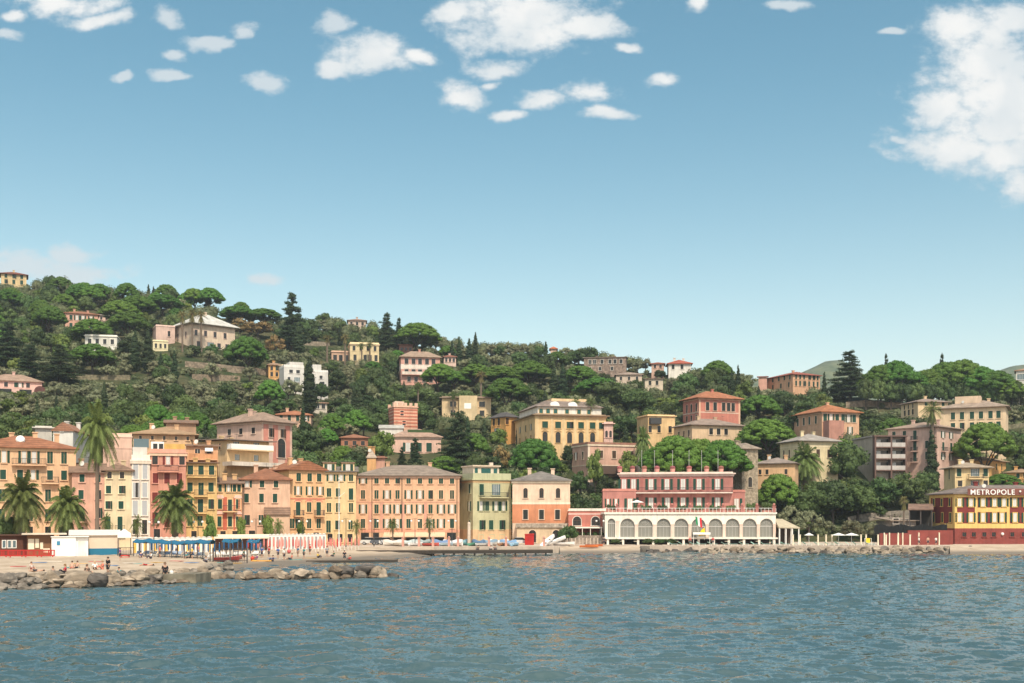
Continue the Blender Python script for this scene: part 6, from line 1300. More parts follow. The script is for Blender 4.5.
for (cn, sg), lst in bk.items():
    lst.sort()
    for i, (px, Y, z, s, ci, fl, wd) in enumerate(lst):
        o = put('boulder', RMESH[(ci, i % 3)], None, (X(px, Y), Y, z), rr.uniform(0, 6.28), (s * wd, s, s * fl))
        tag(o, '%s %s boulder from the left on the %s' % (ordinal(i), cn, sg), 'boulder', 'boulders of the ' + ('near rocks' if px < 240 else 'breakwater' if px < 400 else 'far stone bank'))
mb = MB(); Y = 119.5; mb.slab([(X(152,Y),Y-1.6),(X(199,Y),Y-1.2),(X(203,Y),Y+3.2),(X(150,Y),Y+3)], -.6, .95); tag(mb.obj('concrete_block', stone((.26,.23,.17),'mossy_concrete',.5)), 'flat mossy concrete block among the near rocks', 'concrete block')
# ---- beach buildings
def simple(name, label, cat, loc, rz=0, group=None): r = empty(name, loc, rz); tag(r, label, cat, group); return r
def at(px, Y, z): return (X(px, Y), Y, z)
def gz(px, Y): return beach_z(px, Y)
def face(px): return -math.atan((px - CX) / F)
BRH = plain((.11,.045,.028),'hut_boards',.85,.25); BRH2 = plain((.20,.105,.055),'hut_boards_light',.85,.25)
Y = 165; S = Y / F
r = simple('beach_hut', 'dark brown wooden beach hut with white windows at the left edge', 'beach hut', at(-14, Y, 1.2), face(5)); w_ = 41 * S
mb = MB(); mb.box(0, w_, 0, 3, 0, 2.9); mb.obj('wall', BRH, r); mb = MB(); mb.box(-.3, w_+.2, -.5, 3.3, 2.9, 3.1); mb.obj('roof', DARKWOOD, r)
for px in (2.5, 7.5, 12): mb = MB(); x0 = (px + 14) * S; mb.box(x0-.3, x0+.3, -.05, -.003, 1.1, 2.3); f = mb.obj('window', WHITE, r); mb = MB(); mb.box(x0-.2, x0+.2, -.06, -.052, 1.2, 2.2); mb.obj('pane', GLASSB, f)
r = simple('beach_hut', 'brown wooden kiosk with cream hatches and an overhanging flat roof', 'beach hut', at(27, Y-1, 1.2), face(40)); w_ = 25 * S
mb = MB(); mb.box(0, w_, 0, 3, 0, 3.1); mb.obj('wall', BRH2, r); mb = MB(); mb.box(-.7, w_+1.7, -1.0, 3.3, 3.1, 3.3); mb.obj('roof', plaster((.7,.6,.48)), r)
for x0, z0, z1, ww_ in ((.55,1.0,2.5,.8),(1.35,1.2,2.5,.5),(1.95,1.0,2.0,.4),(2.6,.5,1.1,.9)): mb = MB(); mb.box(x0-ww_/2, x0+ww_/2, -.05, -.003, z0, z1); mb.obj('hatch', CREAM, r)
r = simple('beach_cabin', 'white boxy beach cabin with a small blue sign', 'beach cabin', at(51.5, Y-2, 1.2), face(70)); w_ = 34 * S
mb = MB(); mb.box(0, w_*.66, 0, 3, 0, 2.75); mb.box(w_*.66+.01, w_, .3, 3, 0, 2.7); mb.obj('wall', WHITE, r); mb = MB(); mb.box(-.1, w_+.1, -.15, 3.1, 2.76, 2.86); mb.obj('roof', WHITE, r)
mb = MB(); mb.box(.7, 1.15, -.04, -.003, 1.6, 2.2); mb.obj('sign', plain((.05,.22,.36),'blue_sign',.5), r); mb = MB(); mb.box(w_*.72, w_*.95, .26, .297, 0, 2.2); mb.obj('door', plaster((.72,.7,.66)), r)
r = simple('marquee', 'long cream canvas building with a wide blue lower band', 'marquee', at(70, Y+2, 1.2), face(95)); w_ = 47 * S
mb = MB(); mb.box(0, w_, 0, 4, 0, 3.0); mb.obj('wall', plain((.66,.52,.40),'canvas_cream',.9), r); mb = MB(); mb.box(w_*.32, w_+.03, -.05, -.003, 0, 1.0); mb.obj('band', plain((.02,.16,.27),'canvas_blue',.8), r)
mb = MB(); mb.add([(-.2,-.3,2.95),(w_+.2,-.3,2.95),(w_+.2,4.3,2.95),(-.2,4.3,2.95),(-.2,2,3.75),(w_+.2,2,3.75)],[(0,3,2,1),(0,1,5,4),(2,3,4,5),(1,2,5),(3,0,4)]); mb.obj('roof', plain((.62,.56,.48),'canvas_white',.9), r)
r = simple('tent', 'small white tent open at the front beside the cream canvas building', 'tent', at(117.5, Y+2, 1.2), face(124)); w_ = 13 * S
mb = MB(); mb.add([(0,0,2.6),(w_,0,2.6),(w_,3,2.6),(0,3,2.6),(0,0,3.2),(w_,0,3.2),(w_/2,1.5,3.9),(w_,3,3.2),(0,3,3.2)],[(0,1,5,4),(1,2,7,5),(2,3,8,7),(3,0,4,8),(4,5,6),(5,7,6),(7,8,6),(8,4,6),(0,3,2,1)]); mb.obj('canopy', WHITE, r)
for x0, yy in ((.05,.05),(w_-.05,.05),(.05,2.95),(w_-.05,2.95)): mb = MB(); mb.cyl((x0,yy,-.2),(x0,yy,2.65),.05,.05,6); mb.obj('pole', IRON, r)
REDP = plain((.42,.022,.018),'red_plastic',.4)
for i, px in enumerate((-8, 8, 23.5, 39)):
    r = simple('barrier', 'red plastic crowd barrier before the beach huts, %s from the left' % ordinal(i), 'barrier', at(px, Y-5 + .3*i, 1.17), face(px), 'red barriers on the beach')
    mb = MB(); mb.box(0, 2.1, -.06, .06, .9, 1.05); mb.box(0, 2.1, -.06, .06, .15, .3); mb.box(.62,.72,-.05,.05,.3,.9); mb.box(1.38,1.48,-.05,.05,.3,.9); mb.box(0,.12,-.06,.06,.3,.9); mb.box(1.98,2.1,-.06,.06,.3,.9); [mb.box(x-.03,x+.03,-.02,.02,.3,.9) for x in (.2,.32,.44,.56,.8,.92,1.05,1.2,1.3,1.55,1.67,1.26,1.9)]; mb.obj('panel', REDP, r)
    for x0 in (.3, 1.8): mb = MB(); mb.box(x0-.08, x0+.08, -.3, .3, 0, .15); mb.obj('foot', REDP, r)
# blue canopy
BLUEC = plain((.015,.11,.20),'blue_cloth',.85); POST = plain((.09,.075,.07),'dark_post',.8)
def canopy(label, pa, pb, Ya, Yb, zt, n, sag=.18, deep=3.0, m=None, post=None):
    r = simple('beach_canopy', label, 'canopy', at(pa, Ya, 0)); mb = MB(); N = n * 4; vs = []
    ox, oy = X(pa, Ya), Ya
    for i in range(N + 1):
        t = i / N; px = pa + (pb - pa) * t; y = Ya + (Yb - Ya) * t; x = X(px, y) - ox; s = -sag * abs(math.sin(math.pi * t * n)) ** .8 + .1 * math.sin(t * 9)
        for yy, dz in ((0, -.16), (0.01, 0), (deep * .5, .35), (deep, .05), (deep + .01, -.25)): vs.append((x, y - oy + yy, zt + s + dz))
    mb.add(vs, [(i*5+j, (i+1)*5+j, (i+1)*5+j+1, i*5+j+1) for i in range(N) for j in range(4)]); mb.obj('cloth', m or BLUEC, r, smooth=True)
    for i in range(n + 1):
        t = i / n; px = pa + (pb - pa) * t; y = Ya + (Yb - Ya) * t
        for yy in (.08, deep - .1): mb = MB(); mb.box(X(px,y)-ox-.06, X(px,y)-ox+.06, y-oy+yy-.06, y-oy+yy+.06, gz(px, y+yy)-.3, zt+.05); mb.obj('post', post or POST, r)
    return r
canopy('long sagging blue cloth canopy on dark posts over the sunbeds', 133, 210, 164, 157, 3.35, 6)
r = simple('awning', 'long white awning of the beach bar above the folded parasols', 'awning', at(214, 188, 1.35), face(240)); w_ = 54 * 188 / F
mb = MB(); mb.add([(0,0,1.9),(w_,0,1.9),(w_,4,2.3),(0,4,2.3),(0,0,2.15),(w_,0,2.15),(w_,4,2.55),(0,4,2.55)],[(0,3,2,1),(4,5,6,7),(0,1,5,4),(1,2,6,5),(2,3,7,6),(3,0,4,7)]); mb.obj('roof', CREAM, r)
for k in range(7): mb = MB(); x0 = .1 + (w_-.2)*k/6; mb.box(x0-.05, x0+.05, .05, .15, -1.2, 1.95); mb.obj('post', WHITE, r)
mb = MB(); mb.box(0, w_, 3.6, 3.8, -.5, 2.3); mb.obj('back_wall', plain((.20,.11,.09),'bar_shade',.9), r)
# bathing cabins
def cabin(kind, wd, ht):
    mb = MB(); mb.box(0, wd, 0, 1.4, 0, ht); wall = mb.mesh('wall', WHITE)
    mb = MB(); mb.box(wd*.2, wd*.8, -.04, -.003, .1, ht*.86); door = mb.mesh('door', plain((.72,.44,.10),'door_yellow',.7) if kind == 'y' else plain((.62,.30,.26),'door_pink',.7) if kind == 'p' else plain((.30,.28,.29),'door_grey',.7))
    mb = MB(); mb.prism([(-.04, ht), (wd+.04, ht), (wd/2, ht + .14)], -.1, 1.45); roof = mb.mesh('roof', WHITE)
    return wall, door, roof
for grp, n, pa, pb, Y, z, ht, kinds, lab in (('yellow and white bathing cabins', 15, 132, 212, 175, 1.2, 2.4, 'yw', 'behind the blue canopy'), ('pale bathing cabins behind the pink parasols', 15, 268, 326, 194, 1.2, 2.6, 'wp', 'behind the pink parasols')):
    wd = (pb - pa) / n * Y / F * .97; cab = {k: cabin(k, wd, ht) for k in 'ywp'}
    for i in range(n):
        px = pa + (pb - pa) * i / n; k = kinds[0] if i % 2 == 0 else kinds[1]; Yc = Y + (6.5 * i / n)
        r = simple('bathing_cabin', '%s %s from the left, %s' % (ordinal(i // 2), {'y': 'white and yellow doored bathing cabin', 'w': 'white and grey doored bathing cabin', 'p': 'white and pink doored bathing cabin'}[k], lab), 'bathing cabin', at(px, Yc, z), face(px), grp)
        for nm, me in zip(('wall', 'door', 'roof'), cab[k]): put(nm, me, r)
# folded parasols
def folded(m):
    mb = MB(); mb.cyl((0,0,0),(0,0,2.25),.03,.03,6); pole = mb.mesh('pole', WHITE); mb = MB(); mb.tube([(0,0,.75),(0,0,1.1),(0,0,1.8),(0,0,2.2)],[.06,.13,.11,.03],8); return pole, mb.mesh('cloth', m)
FP = {'pink': folded(plain((.66,.22,.19),'pink_cloth',.9)), 'blue': folded(plain((.02,.10,.24),'deep_blue_cloth',.9)), 'red': folded(plain((.52,.06,.05),'red_cloth',.9)), 'white': folded(plain((.72,.68,.62),'white_cloth',.9))}
pr = random.Random(9)
lst = [(248 + i * 3.2 + pr.uniform(-.6,.6), 183 + i * .35 + (i % 3) * 2.4, 'pink' if i % 7 else 'red') for i in range(30)] + [(330 + i * 3.6, 198 + i*.4, 'pink') for i in range(9)] + [(152 + i * 5.2 + pr.uniform(-1,1), 168 + pr.uniform(0, 3), 'blue') for i in range(14)] + [(224 + i * 4.6, 176 + (i % 2) * 2, 'blue') for i in range(9)]
cnt = {}
for px, Y, c in sorted(lst):
    k = cnt.get(c, 0); cnt[c] = k + 1
    r = simple('parasol', '%s folded %s beach parasol from the left' % (ordinal(k), c), 'parasol', at(px, Y, gz(px, Y) - .05), 0, 'folded %s parasols on the beach' % c)
    put('pole', FP[c][0], r); put('cloth', FP[c][1], r)
canopy('short dark blue cloth canopy beside the boat fence', 222, 238, 172, 172, 3.2, 2, .1, 2.5); canopy('small blue cloth canopy right of the short dark blue one', 247, 259, 178, 178, 3.0, 2, .1, 2.5)
# sunbeds
def sunbed(m):
    mb = MB(); mb.box(-.32,.32,-.95,.35,.32,.36); mb.add([(-.32,.35,.32),(.32,.35,.32),(.32,.95,.70),(-.32,.95,.70),(-.32,.35,.37),(.32,.35,.37),(.32,.93,.75),(-.32,.93,.75)],[(0,3,2,1),(4,5,6,7),(0,1,5,4),(1,2,6,5),(2,3,7,6),(3,0,4,7)]); a_ = mb.mesh('sling', m)
    leg = []
    for x in (-.3,.3):
        for y in (-.85,.3): q = MB(); q.box(x-.025,x+.025,y-.025,y+.025,0,.32); leg.append(q.mesh('leg', WHITE))
    return a_, leg
SBM = {'grey blue': sunbed(plain((.26,.32,.42),'sling_blue',.85)), 'pale': sunbed(plain((.62,.58,.54),'sling_pale',.85)), 'pale green': sunbed(plain((.36,.56,.48),'sling_green',.85))}
cnt = {}
sb = [(138 + i * 5.0 + pr.uniform(-1,1), 165.5 + pr.uniform(-.6, 1.5) - i * .3, 'grey blue' if pr.random() < .7 else 'pale', 1) for i in range(15)] + [(218 + i * 5.5 + pr.uniform(-1,1), 170 + i * .8, 'pale', 1) for i in range(9)]
sb += [(672 + i * 10.4 + pr.uniform(-2,2), 219.8 + pr.uniform(-.2,.5), 'pale green', 0) for i in range(20)]
for px, Y, c, on in sorted(sb):
    k = cnt.get((c, on), 0); cnt[(c, on)] = k + 1
    r = simple('sunbed', '%s %s sunbed from the left, %s' % (ordinal(k), c, 'on the town beach' if on else 'on the terrace above the stone bank'), 'sunbed', at(px, Y, gz(px, Y) if on else 1.26), pr.uniform(-.5,.5) + (0 if on else math.pi/2), 'sunbeds on the town beach' if on else 'sunbeds above the stone bank')
    put('sling', SBM[c][0], r); [put('leg', q, r) for q in SBM[c][1]]
# boat fence with the red boat
Y = 158; mb = MB(); r = simple('fence', 'open dark iron fence panel around the red beach boat', 'fence', at(213, Y, gz(225, Y)), face(228) - .08); w_ = 33.5 * Y / F
mb.box(0, w_, -.03, .03, 1.9, 1.97); mb.box(0, w_, -.03, .03, .25, .32); [mb.box(x-.02, x+.02, -.02, .02, 0, 1.95) for x in np.linspace(.1, w_-.1, 16)]; mb.obj('rails', IRON, r)
for x in (0, w_/2, w_): mb = MB(); mb.box(x-.07, x+.07, -.07, .07, -.2, 2.1); mb.obj('post', POST, r)
mb = MB(); [mb.box(x-.02, x+.02, -.02, .02, 0, 1.3) for x in np.linspace(0, 2.3, 12)]; mb.box(0,2.3,-.03,.03,1.25,1.32); mb.box(0,2.3,-.03,.03,.2,.26); tag(mb.obj('fence', IRON, None, at(117.5, 164, 1.15), face(124)), 'small dark iron fence closing the white tent', 'fence')
def hull_mesh(L, W, Hh, m, tip=.9):
    mb = MB(); n = 12; vs = []
    for i in range(n + 1):
        t = i / n; x = -L/2 + L*t; k = (1 - max(0, (t-.35)/.65)**2.2*tip) * (.75 + .25*min(1, t/.2)); sh = Hh * (1 + .28 * max(0, t-.4)**2 * 2.5)
        hw = W/2*k
        vs += [(x,-hw,sh),(x,-hw*.8,sh*.4),(x,0,.0 + .12*max(0,t-.7)),(x,hw*.8,sh*.4),(x,hw,sh),(x,hw*.82,sh-.02),(x,0,sh*.55),(x,-hw*.82,sh-.02)]
    fs = [(i*8+j, i*8+(j+1)%8, (i+1)*8+(j+1)%8, (i+1)*8+j) for i in range(n) for j in range(8)] + [tuple(range(8))[::-1], tuple(range(n*8, n*8+8))]
    mb.add(vs, fs); return mb.mesh('hull', m)
def cover_mesh(L, W, Hh, m, tip=.9):
    mb = MB(); n = 12; vs = []
    for i in range(n + 1):
        t = i / n; x = -L/2*.97 + L*.97*t; k = (1 - max(0, (t-.35)/.65)**2.2*tip) * (.75 + .25*min(1, t/.2)); sh = Hh * (1 + .28 * max(0, t-.4)**2 * 2.5); hw = W/2*k*1.05
        vs += [(x,-hw,sh-.18),(x,-hw*.5,sh+.22+.1*math.sin(t*8)),(x,0,sh+.45+.12*math.sin(t*9+1)),(x,hw*.5,sh+.22),(x,hw,sh-.18)]
    mb.add(vs, [(i*5+j, (i+1)*5+j, (i+1)*5+j+1, i*5+j+1) for i in range(n) for j in range(4)] + [(4,3,2,1,0), tuple(range(n*5, n*5+5))]); return mb.mesh('cover', m)
def boat(label, px, Y, z, L, hullc, coverc=None, rz=0.0, W=1.6, Hh=.75, cat='boat', name='rowing_boat', group=None):
    r = simple(name, label, cat, at(px, Y, z), face(px) + rz, group); put('hull', hull_mesh(L, W, Hh, plain(hullc, 'hull_paint', .4)), r)
    if coverc: put('cover', cover_mesh(L, W, Hh, plain(coverc, 'boat_cover', .85)), r)
    else:
        for x in (-L*.22, L*.12): mb = MB(); mb.box(x-.14, x+.14, -W*.36, W*.36, Hh*.72, Hh*.8); mb.obj('seat', WOOD, r)
    return r
boat('red wooden boat lying on the sand inside the iron fence', 226, 160, gz(226,160), 3.6, (.28,.035,.03), None, .05, 1.5, .6)
r = boat('pair hulled pink lifesaving boat tilted behind the red boat', 238, 162.5, gz(238,162.5)+.2, 2.6, (.55,.18,.15), None, 1.1, .9, .5)
r = simple('paddle_board', 'orange paddle board lying flat on the sand', 'paddle board', at(261, 164, gz(261,164)+.02), .1); mb = MB(); mb.slab([(1.5*math.cos(t)*(1), .36*math.sin(t)) for t in [2*math.pi*i/20 for i in range(20)]], 0, .12); mb.obj('board', plain((.75,.36,.05),'orange_board',.4), r)
mb = MB(); mb.box(-1.2,-.6,-.2,.2,.12,.2); mb.obj('deck_pad', plain((.6,.45,.2),'deck_pad',.8), r)
for px, Y, c, lb, s in ((252.5,165,(.52,.05,.03),'red round buoy beside the orange paddle board',.3),(289,185,(.5,.10,.10),'red ball buoy on the sand before the pink parasols',.32),(125,160,(.55,.04,.03),'low red plastic crate before the white tent',.3)):
    if 'crate' in lb: mb = MB(); mb.box(-.6,.6,-.3,.3,0,.06); [mb.box(x-.04,x+.04,y-.3 if 0 else y-.03,y+.03,.06,.36) for x in (-.56,.56) for y in (-.27,.27)]; mb.box(-.6,.6,-.3,-.26,.2,.36); mb.box(-.6,.6,.26,.3,.2,.36); mb.box(-.6,-.56,-.26,.26,.2,.36); mb.box(.56,.6,-.26,.26,.2,.36); nm = 'crate'
    else: mb = MB(); mb.ball((0,0,s), s, 14, 10); mb.tube([(0,0,2*s-.02),(0,0,2*s+.12)],[.06,.05],6); nm = 'buoy'
    tag(mb.obj(nm, plain(c,'red_buoy',.4), None, at(px, Y, gz(px, Y)), 0, True), lb, nm)
# boats on the quay
Q = [(392,4.6,(.62,.58,.52),(.60,.52,.46)),(409,4.6,(.66,.64,.6),(.42,.47,.46)),(425,4.2,(.10,.16,.15),(.30,.36,.36)),(440,5.4,(.70,.68,.65),(.16,.24,.40)),(453,5.0,(.7,.68,.66),(.58,.58,.60)),(463,4.0,(.12,.30,.30),(.20,.34,.38)),(478,4.8,(.13,.22,.30),(.10,.17,.27)),(490,4.0,(.5,.46,.42),(.18,.26,.33)),(499,4.8,(.74,.72,.7),(.70,.68,.66)),(508,4.2,(.6,.58,.55),(.16,.27,.42))]
CN = ['sand coloured', 'grey green', 'dark green hulled', 'deep blue', 'light grey', 'teal hulled', 'navy', 'slate blue', 'white', 'mid blue']
for i, (px, L, hc, cc) in enumerate(Q): boat('small boat under a %s cover on the quay, %s boat from the left' % (CN[i], ordinal(i)), px, 218.5 + (i % 3) * 1.3, 1.3, L * .8, hc, cc, pr.uniform(-1.0,1.0) + (math.pi if i % 3 == 0 else 0), 1.5, .62, group='covered boats on the quay')
Q2 = [(399,'cream hulled',(.66,.60,.50)),(416,'white hulled',(.72,.70,.68)),(431,'red trimmed',(.50,.10,.08)),(446,'pale blue',(.40,.52,.60)),(459,'white low',(.74,.73,.70)),(473,'green',(.10,.26,.18)),(484,'pale grey',(.55,.55,.54)),(503,'brown varnished',(.28,.14,.07)),(515,'sky blue',(.25,.42,.55))]
for i, (px, cn, hc) in enumerate(Q2): boat('open %s rowing boat on the quay among the covered boats, %s from the left' % (cn, ordinal(i)), px, 216.2 + (i % 2) * .9, 1.3, 3.3, hc, None, pr.uniform(-1.2,1.2), 1.35, .55, group='open boats on the quay')
for i, (px, c, cn) in enumerate(((371,(.60,.59,.57),'white'),(380,(.10,.11,.13),'dark grey'),(388,(.42,.43,.45),'silver'),(521,(.55,.55,.56),'pale silver'))):
    r = simple('parked_car', '%s car parked on the promenade %s the boats' % (cn, 'before the shop fronts left of' if px < 500 else 'at the right end of'), 'car', at(px, 226, 1.3), face(px) + (.1 if i % 2 else -.15), 'cars parked on the promenade')
    mb = MB(); mb.prism([(-2.0,.32),(2.0,.32),(2.05,.62),(1.9,.85),(1.0,.95),(-1.75,.98),(-2.05,.75)], -.85, .85); mb.obj('body', plain(c,'car_paint',.25), r)
    mb = MB(); mb.prism([(-1.7,.98),(.95,.95),(.35,1.42),(-1.2,1.45)], -.72, .72); g_ = mb.obj('cabin', GLASS, r); mb = MB(); mb.box(-1.15,.3,-.66,.66,1.44,1.49); mb.obj('roof', plain(c,'car_paint',.25), r)
    for x in (-1.25, 1.25):
        for y in (-.86, .70): mb = MB(); mb.cyl((x,y,.32),(x,y+.16,.32),.32,.32,14); wh = mb.obj('wheel', plain((.02,.02,.02),'tyre',.8), r); mb = MB(); mb.cyl((x,y-.01,.32),(x,y+.17,.32),.19,.19,10); mb.obj('rim', plain((.4,.4,.42),'rim',.4), wh)
    for y in (-.6, .6): mb = MB(); mb.box(1.98,2.06,y-.16,y+.16,.6,.72); mb.obj('headlight', CURTAIN, r)
for i, (px, rz, tl, lb) in enumerate(((549, .9, .5, 'white dinghy propped bow up at the end of the quay'), (557, .5, .32, 'white dinghy leaning beside the one propped bow up'), (564, .2, 0, 'white dinghy lying flat before the dense green bush'))):
    r = boat(lb, px, 219 + i * .8, 1.2 if i < 2 else 1.3, 4.2, (.74,.72,.70), None, rz, 1.5, .6); r.rotation_euler.y = -tl
    if tl: r.location.z += .7
boat('orange kayak on the landing below the red pavilion', 589, 217, 1.0, 3.6, (.62,.17,.05), None, .15, .8, .4, 'kayak', 'kayak'); boat('second darker orange kayak beside the orange kayak', 594, 218.4, 1.15, 3.4, (.48,.12,.05), None, -.2, .8, .4, 'kayak', 'kayak')
r = simple('kiosk', 'bright red boxy kiosk before the cream and orange house', 'kiosk', at(524.8, 224, 1.3), face(529)); mb = MB(); mb.box(0,1.8,0,1.6,0,2.0); mb.obj('body', REDP, r); mb = MB(); mb.prism([(-.1,2.0),(1.9,2.0),(1.8,2.25),(0,2.15)],-.1,1.7); mb.obj('lid', REDP, r); mb = MB(); mb.box(.5,1.3,-.03,-.003,.9,1.5); mb.obj('hatch', plain((.36,.02,.02),'dark_red',.5), r)
PK = plaster((.66,.34,.27), 'pink_post', .1)
for i, px in enumerate((403, 419, 433, 449, 458, 489, 506, 544)):
    mb = MB(); mb.box(-.22,.22,-.22,.22,0,1.5); mb.box(-.3,.3,-.3,.3,1.5,1.62); mb.ball((0,0,1.75),.16); tag(mb.obj('gate_post', PK, None, at(px, 213.6 + (px - 400) * .015, 1.29)), 'pink masonry post on the quay edge, %s from the left' % ordinal(i), 'post', 'pink posts on the quay edge')
mb = MB(); mb.cyl((0,0,0),(0,0,4.2),.32,.28,10); mb.ball((0,0,4.2),(.3,.3,.4)); tag(mb.obj('gate_post', plaster((.70,.56,.45)), None, at(469, 219, 1.29)), 'tall pale round post at the left corner of the green house', 'post')
mb = MB(); mb.cyl((0,0,-.5),(0,0,12.6),.10,.05,8); mb.ball((0,0,12.7),.14); mb.tube([(0,0,9.4),(1.0,0,10.2)],[.04,.03],5); tag(mb.obj('flagpole', WHITE, None, at(339, 203, 1.0)), 'tall white mast with a short yard on the beach edge', 'flagpole')
def street_lamp(px, Y, z, h, lb):
    r = simple('street_lamp', lb, 'street lamp', at(px, Y, z), 0, 'street lamps on the promenade'); mb = MB(); mb.tube([(0,0,0),(0,0,.6),(0,0,h)],[.12,.07,.05],8); mb.tube([(-.7,0,h-.3),(-.4,0,h),(.4,0,h),(.7,0,h-.3)],[.03]*4,5); mb.obj('pole', IRON, r)
    for x in (-.7,.7): mb = MB(); mb.ball((x,0,h-.45),.2); mb.obj('lamp', WHITE, r)
for i, (px, Y) in enumerate(((154,174),(198,184),(256,195),(303,204),(346,210),(374,214),(415,217),(452,219),(600,223))): street_lamp(px, Y, 1.29 if px < 566 else 1.26, 5.2, 'dark twin armed street lamp on the promenade, %s from the left' % ordinal(i))
# piers
def pier(label, pa, pb, Ya, Yb, z, n, wd=2.2):
    r = simple('jetty', label, 'jetty', at(pa, Ya, 0)); ox, oy = X(pa, Ya), Ya; xa, xb = 0, X(pb, Yb) - ox; dyy = Yb - Ya
    mb = MB(); mb.slab([(xa,0),(xb,dyy),(xb,dyy+wd),(xa,wd)], z-.45, z); mb.obj('deck', plain((.13,.10,.075),'deck_wood',.9,.3), r)
    mb = MB(); mb.slab([(xa,-.06),(xb,dyy-.06),(xb,dyy-.005),(xa,-.005)], z-.62, z-.08); mb.obj('beam', plain((.05,.04,.033),'beam_wood',.9,.3), r)
    for i in range(n):
        t = (i + .3) / n
        for yy in (.25, wd-.25): mb = MB(); mb.cyl((xb*t, dyy*t+yy, -1.5), (xb*t, dyy*t+yy, z-.35), .14, .14, 7); mb.obj('pile', plain((.07,.055,.045),'pile_wood',.9,.3), r)
pier('long low dark jetty along the quay wall', 356, 553, 198, 203, 1.0, 19); pier('low floating boardwalk at the edge of the beach', 306, 397, 168, 172, .42, 10, 1.6)
# right bathing place
for i, (px, wd) in enumerate(((838.5, 1.45), (851.5, 1.5), (809, .95))):
    r = simple('parasol', ['left of two white parasols on the bathing terrace', 'right of two white parasols on the bathing terrace', 'small pale parasol near the pergola'][i], 'parasol', at(px, 221, 1.26)); mb = MB(); mb.cyl((0,0,0),(0,0,2.3),.04,.04,6); mb.obj('pole', WHITE, r); mb = MB(); mb.cyl((0,0,2.0),(0,0,2.45),wd,.06,8); mb.obj('canopy', WHITE, r)
for i, px in enumerate((793, 800, 818, 826, 832, 861, 866, 878, 886, 898, 910)):
    mb = MB(); mb.box(-.12,.12,-.12,.12,0,2.0); mb.box(-.17,.17,-.17,.17,2.0,2.1); tag(mb.obj('beach_post', CREAM, None, at(px, 222.5 + (i % 2)*.5, 1.26)), 'slim cream post of the bathing place, %s from the left' % ordinal(i), 'post', 'cream posts of the bathing place')
r = simple('towel', 'yellow towel hanging on a rail at the bathing place', 'towel', at(868, 222, 1.26)); mb = MB(); mb.box(-.7,.7,-.03,.03,1.35,1.4); [mb.box(x-.03,x+.03,-.03,.03,0,1.35) for x in (-.65,.65)]; mb.obj('rail', WHITE, r); mb = MB(); mb.box(-.4,.4,-.06,-.031,.5,1.42); mb.obj('cloth', plain((.78,.55,.04),'towel_yellow',.9), r)
Yw = 224.5; x0, x1 = X(880, Yw), X(953, Yw + 3); r = simple('boundary_wall', 'low red wall with cream posts left of the seafront hotel', 'wall', (x0, Yw, 1.4)); L = math.hypot(x1-x0, 3); r.rotation_euler.z = math.atan2(3, x1-x0)
mb = MB(); mb.box(0, L*.38, 0, .4, -.5, 2.2); mb.box(L*.38+.01, L, -.05, .4, -.5, 2.75); mb.obj('wall', plaster((.25,.055,.045), 'red_render'), r)
for t in (.05,.12,.24,.3,.52,.8): mb = MB(); mb.box(L*t-.1, L*t+.1, -.3, -.06, -.4, 2.3); mb.obj('post', CREAM, r)
r = simple('netting_screen', 'black netting screen above the low red wall', 'screen', (x0 - .6, Yw + 1.5, 3.4)); r.rotation_euler.z = math.atan2(3, x1-x0); mb = MB(); n = 24
mb.add([(L*i/n, .12*math.sin(i*1.7), zz) for i in range(n+1) for zz in (0, 1.75 + .22*math.sin(i*.9))], [(2*i, 2*i+2, 2*i+3, 2*i+1) for i in range(n)]); mb.obj('net', plain((.012,.013,.014),'black_net',.9), r)
for k in range(5): mb = MB(); x = L*k/4; mb.cyl((x,.2,-2.2),(x,.2,2.3),.05,.05,6); mb.obj('pole', IRON, r)
tree('drypalm', 903.5, 496, 0, 13, 'grey ragged palm beside the low stone beach house', 229, zb=1.2); 
r = simple('lean_to', 'dark tiled lean to shelter at the left of the seafront hotel', 'shelter', at(908, 238, 2.0), face(920)); mb = MB(); w_ = 24*238/F; mb.add([(0,0,6.2),(w_,0,6.2),(w_,5,7.4),(0,5,7.4),(0,0,6.4),(w_,0,6.4),(w_,5,7.6),(0,5,7.6)],[(0,3,2,1),(4,5,6,7),(0,1,5,4),(1,2,6,5),(2,3,7,6),(3,0,4,7)]); mb.obj('roof', tiles((.26,.16,.12)), r)
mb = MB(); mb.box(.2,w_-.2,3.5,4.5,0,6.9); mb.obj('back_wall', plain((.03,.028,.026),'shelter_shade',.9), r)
for k in range(3): mb = MB(); x = .3 + (w_-.6)*k/2; mb.box(x-.1,x+.1,.2,.4,-1,6.25); mb.obj('post', POST, r)
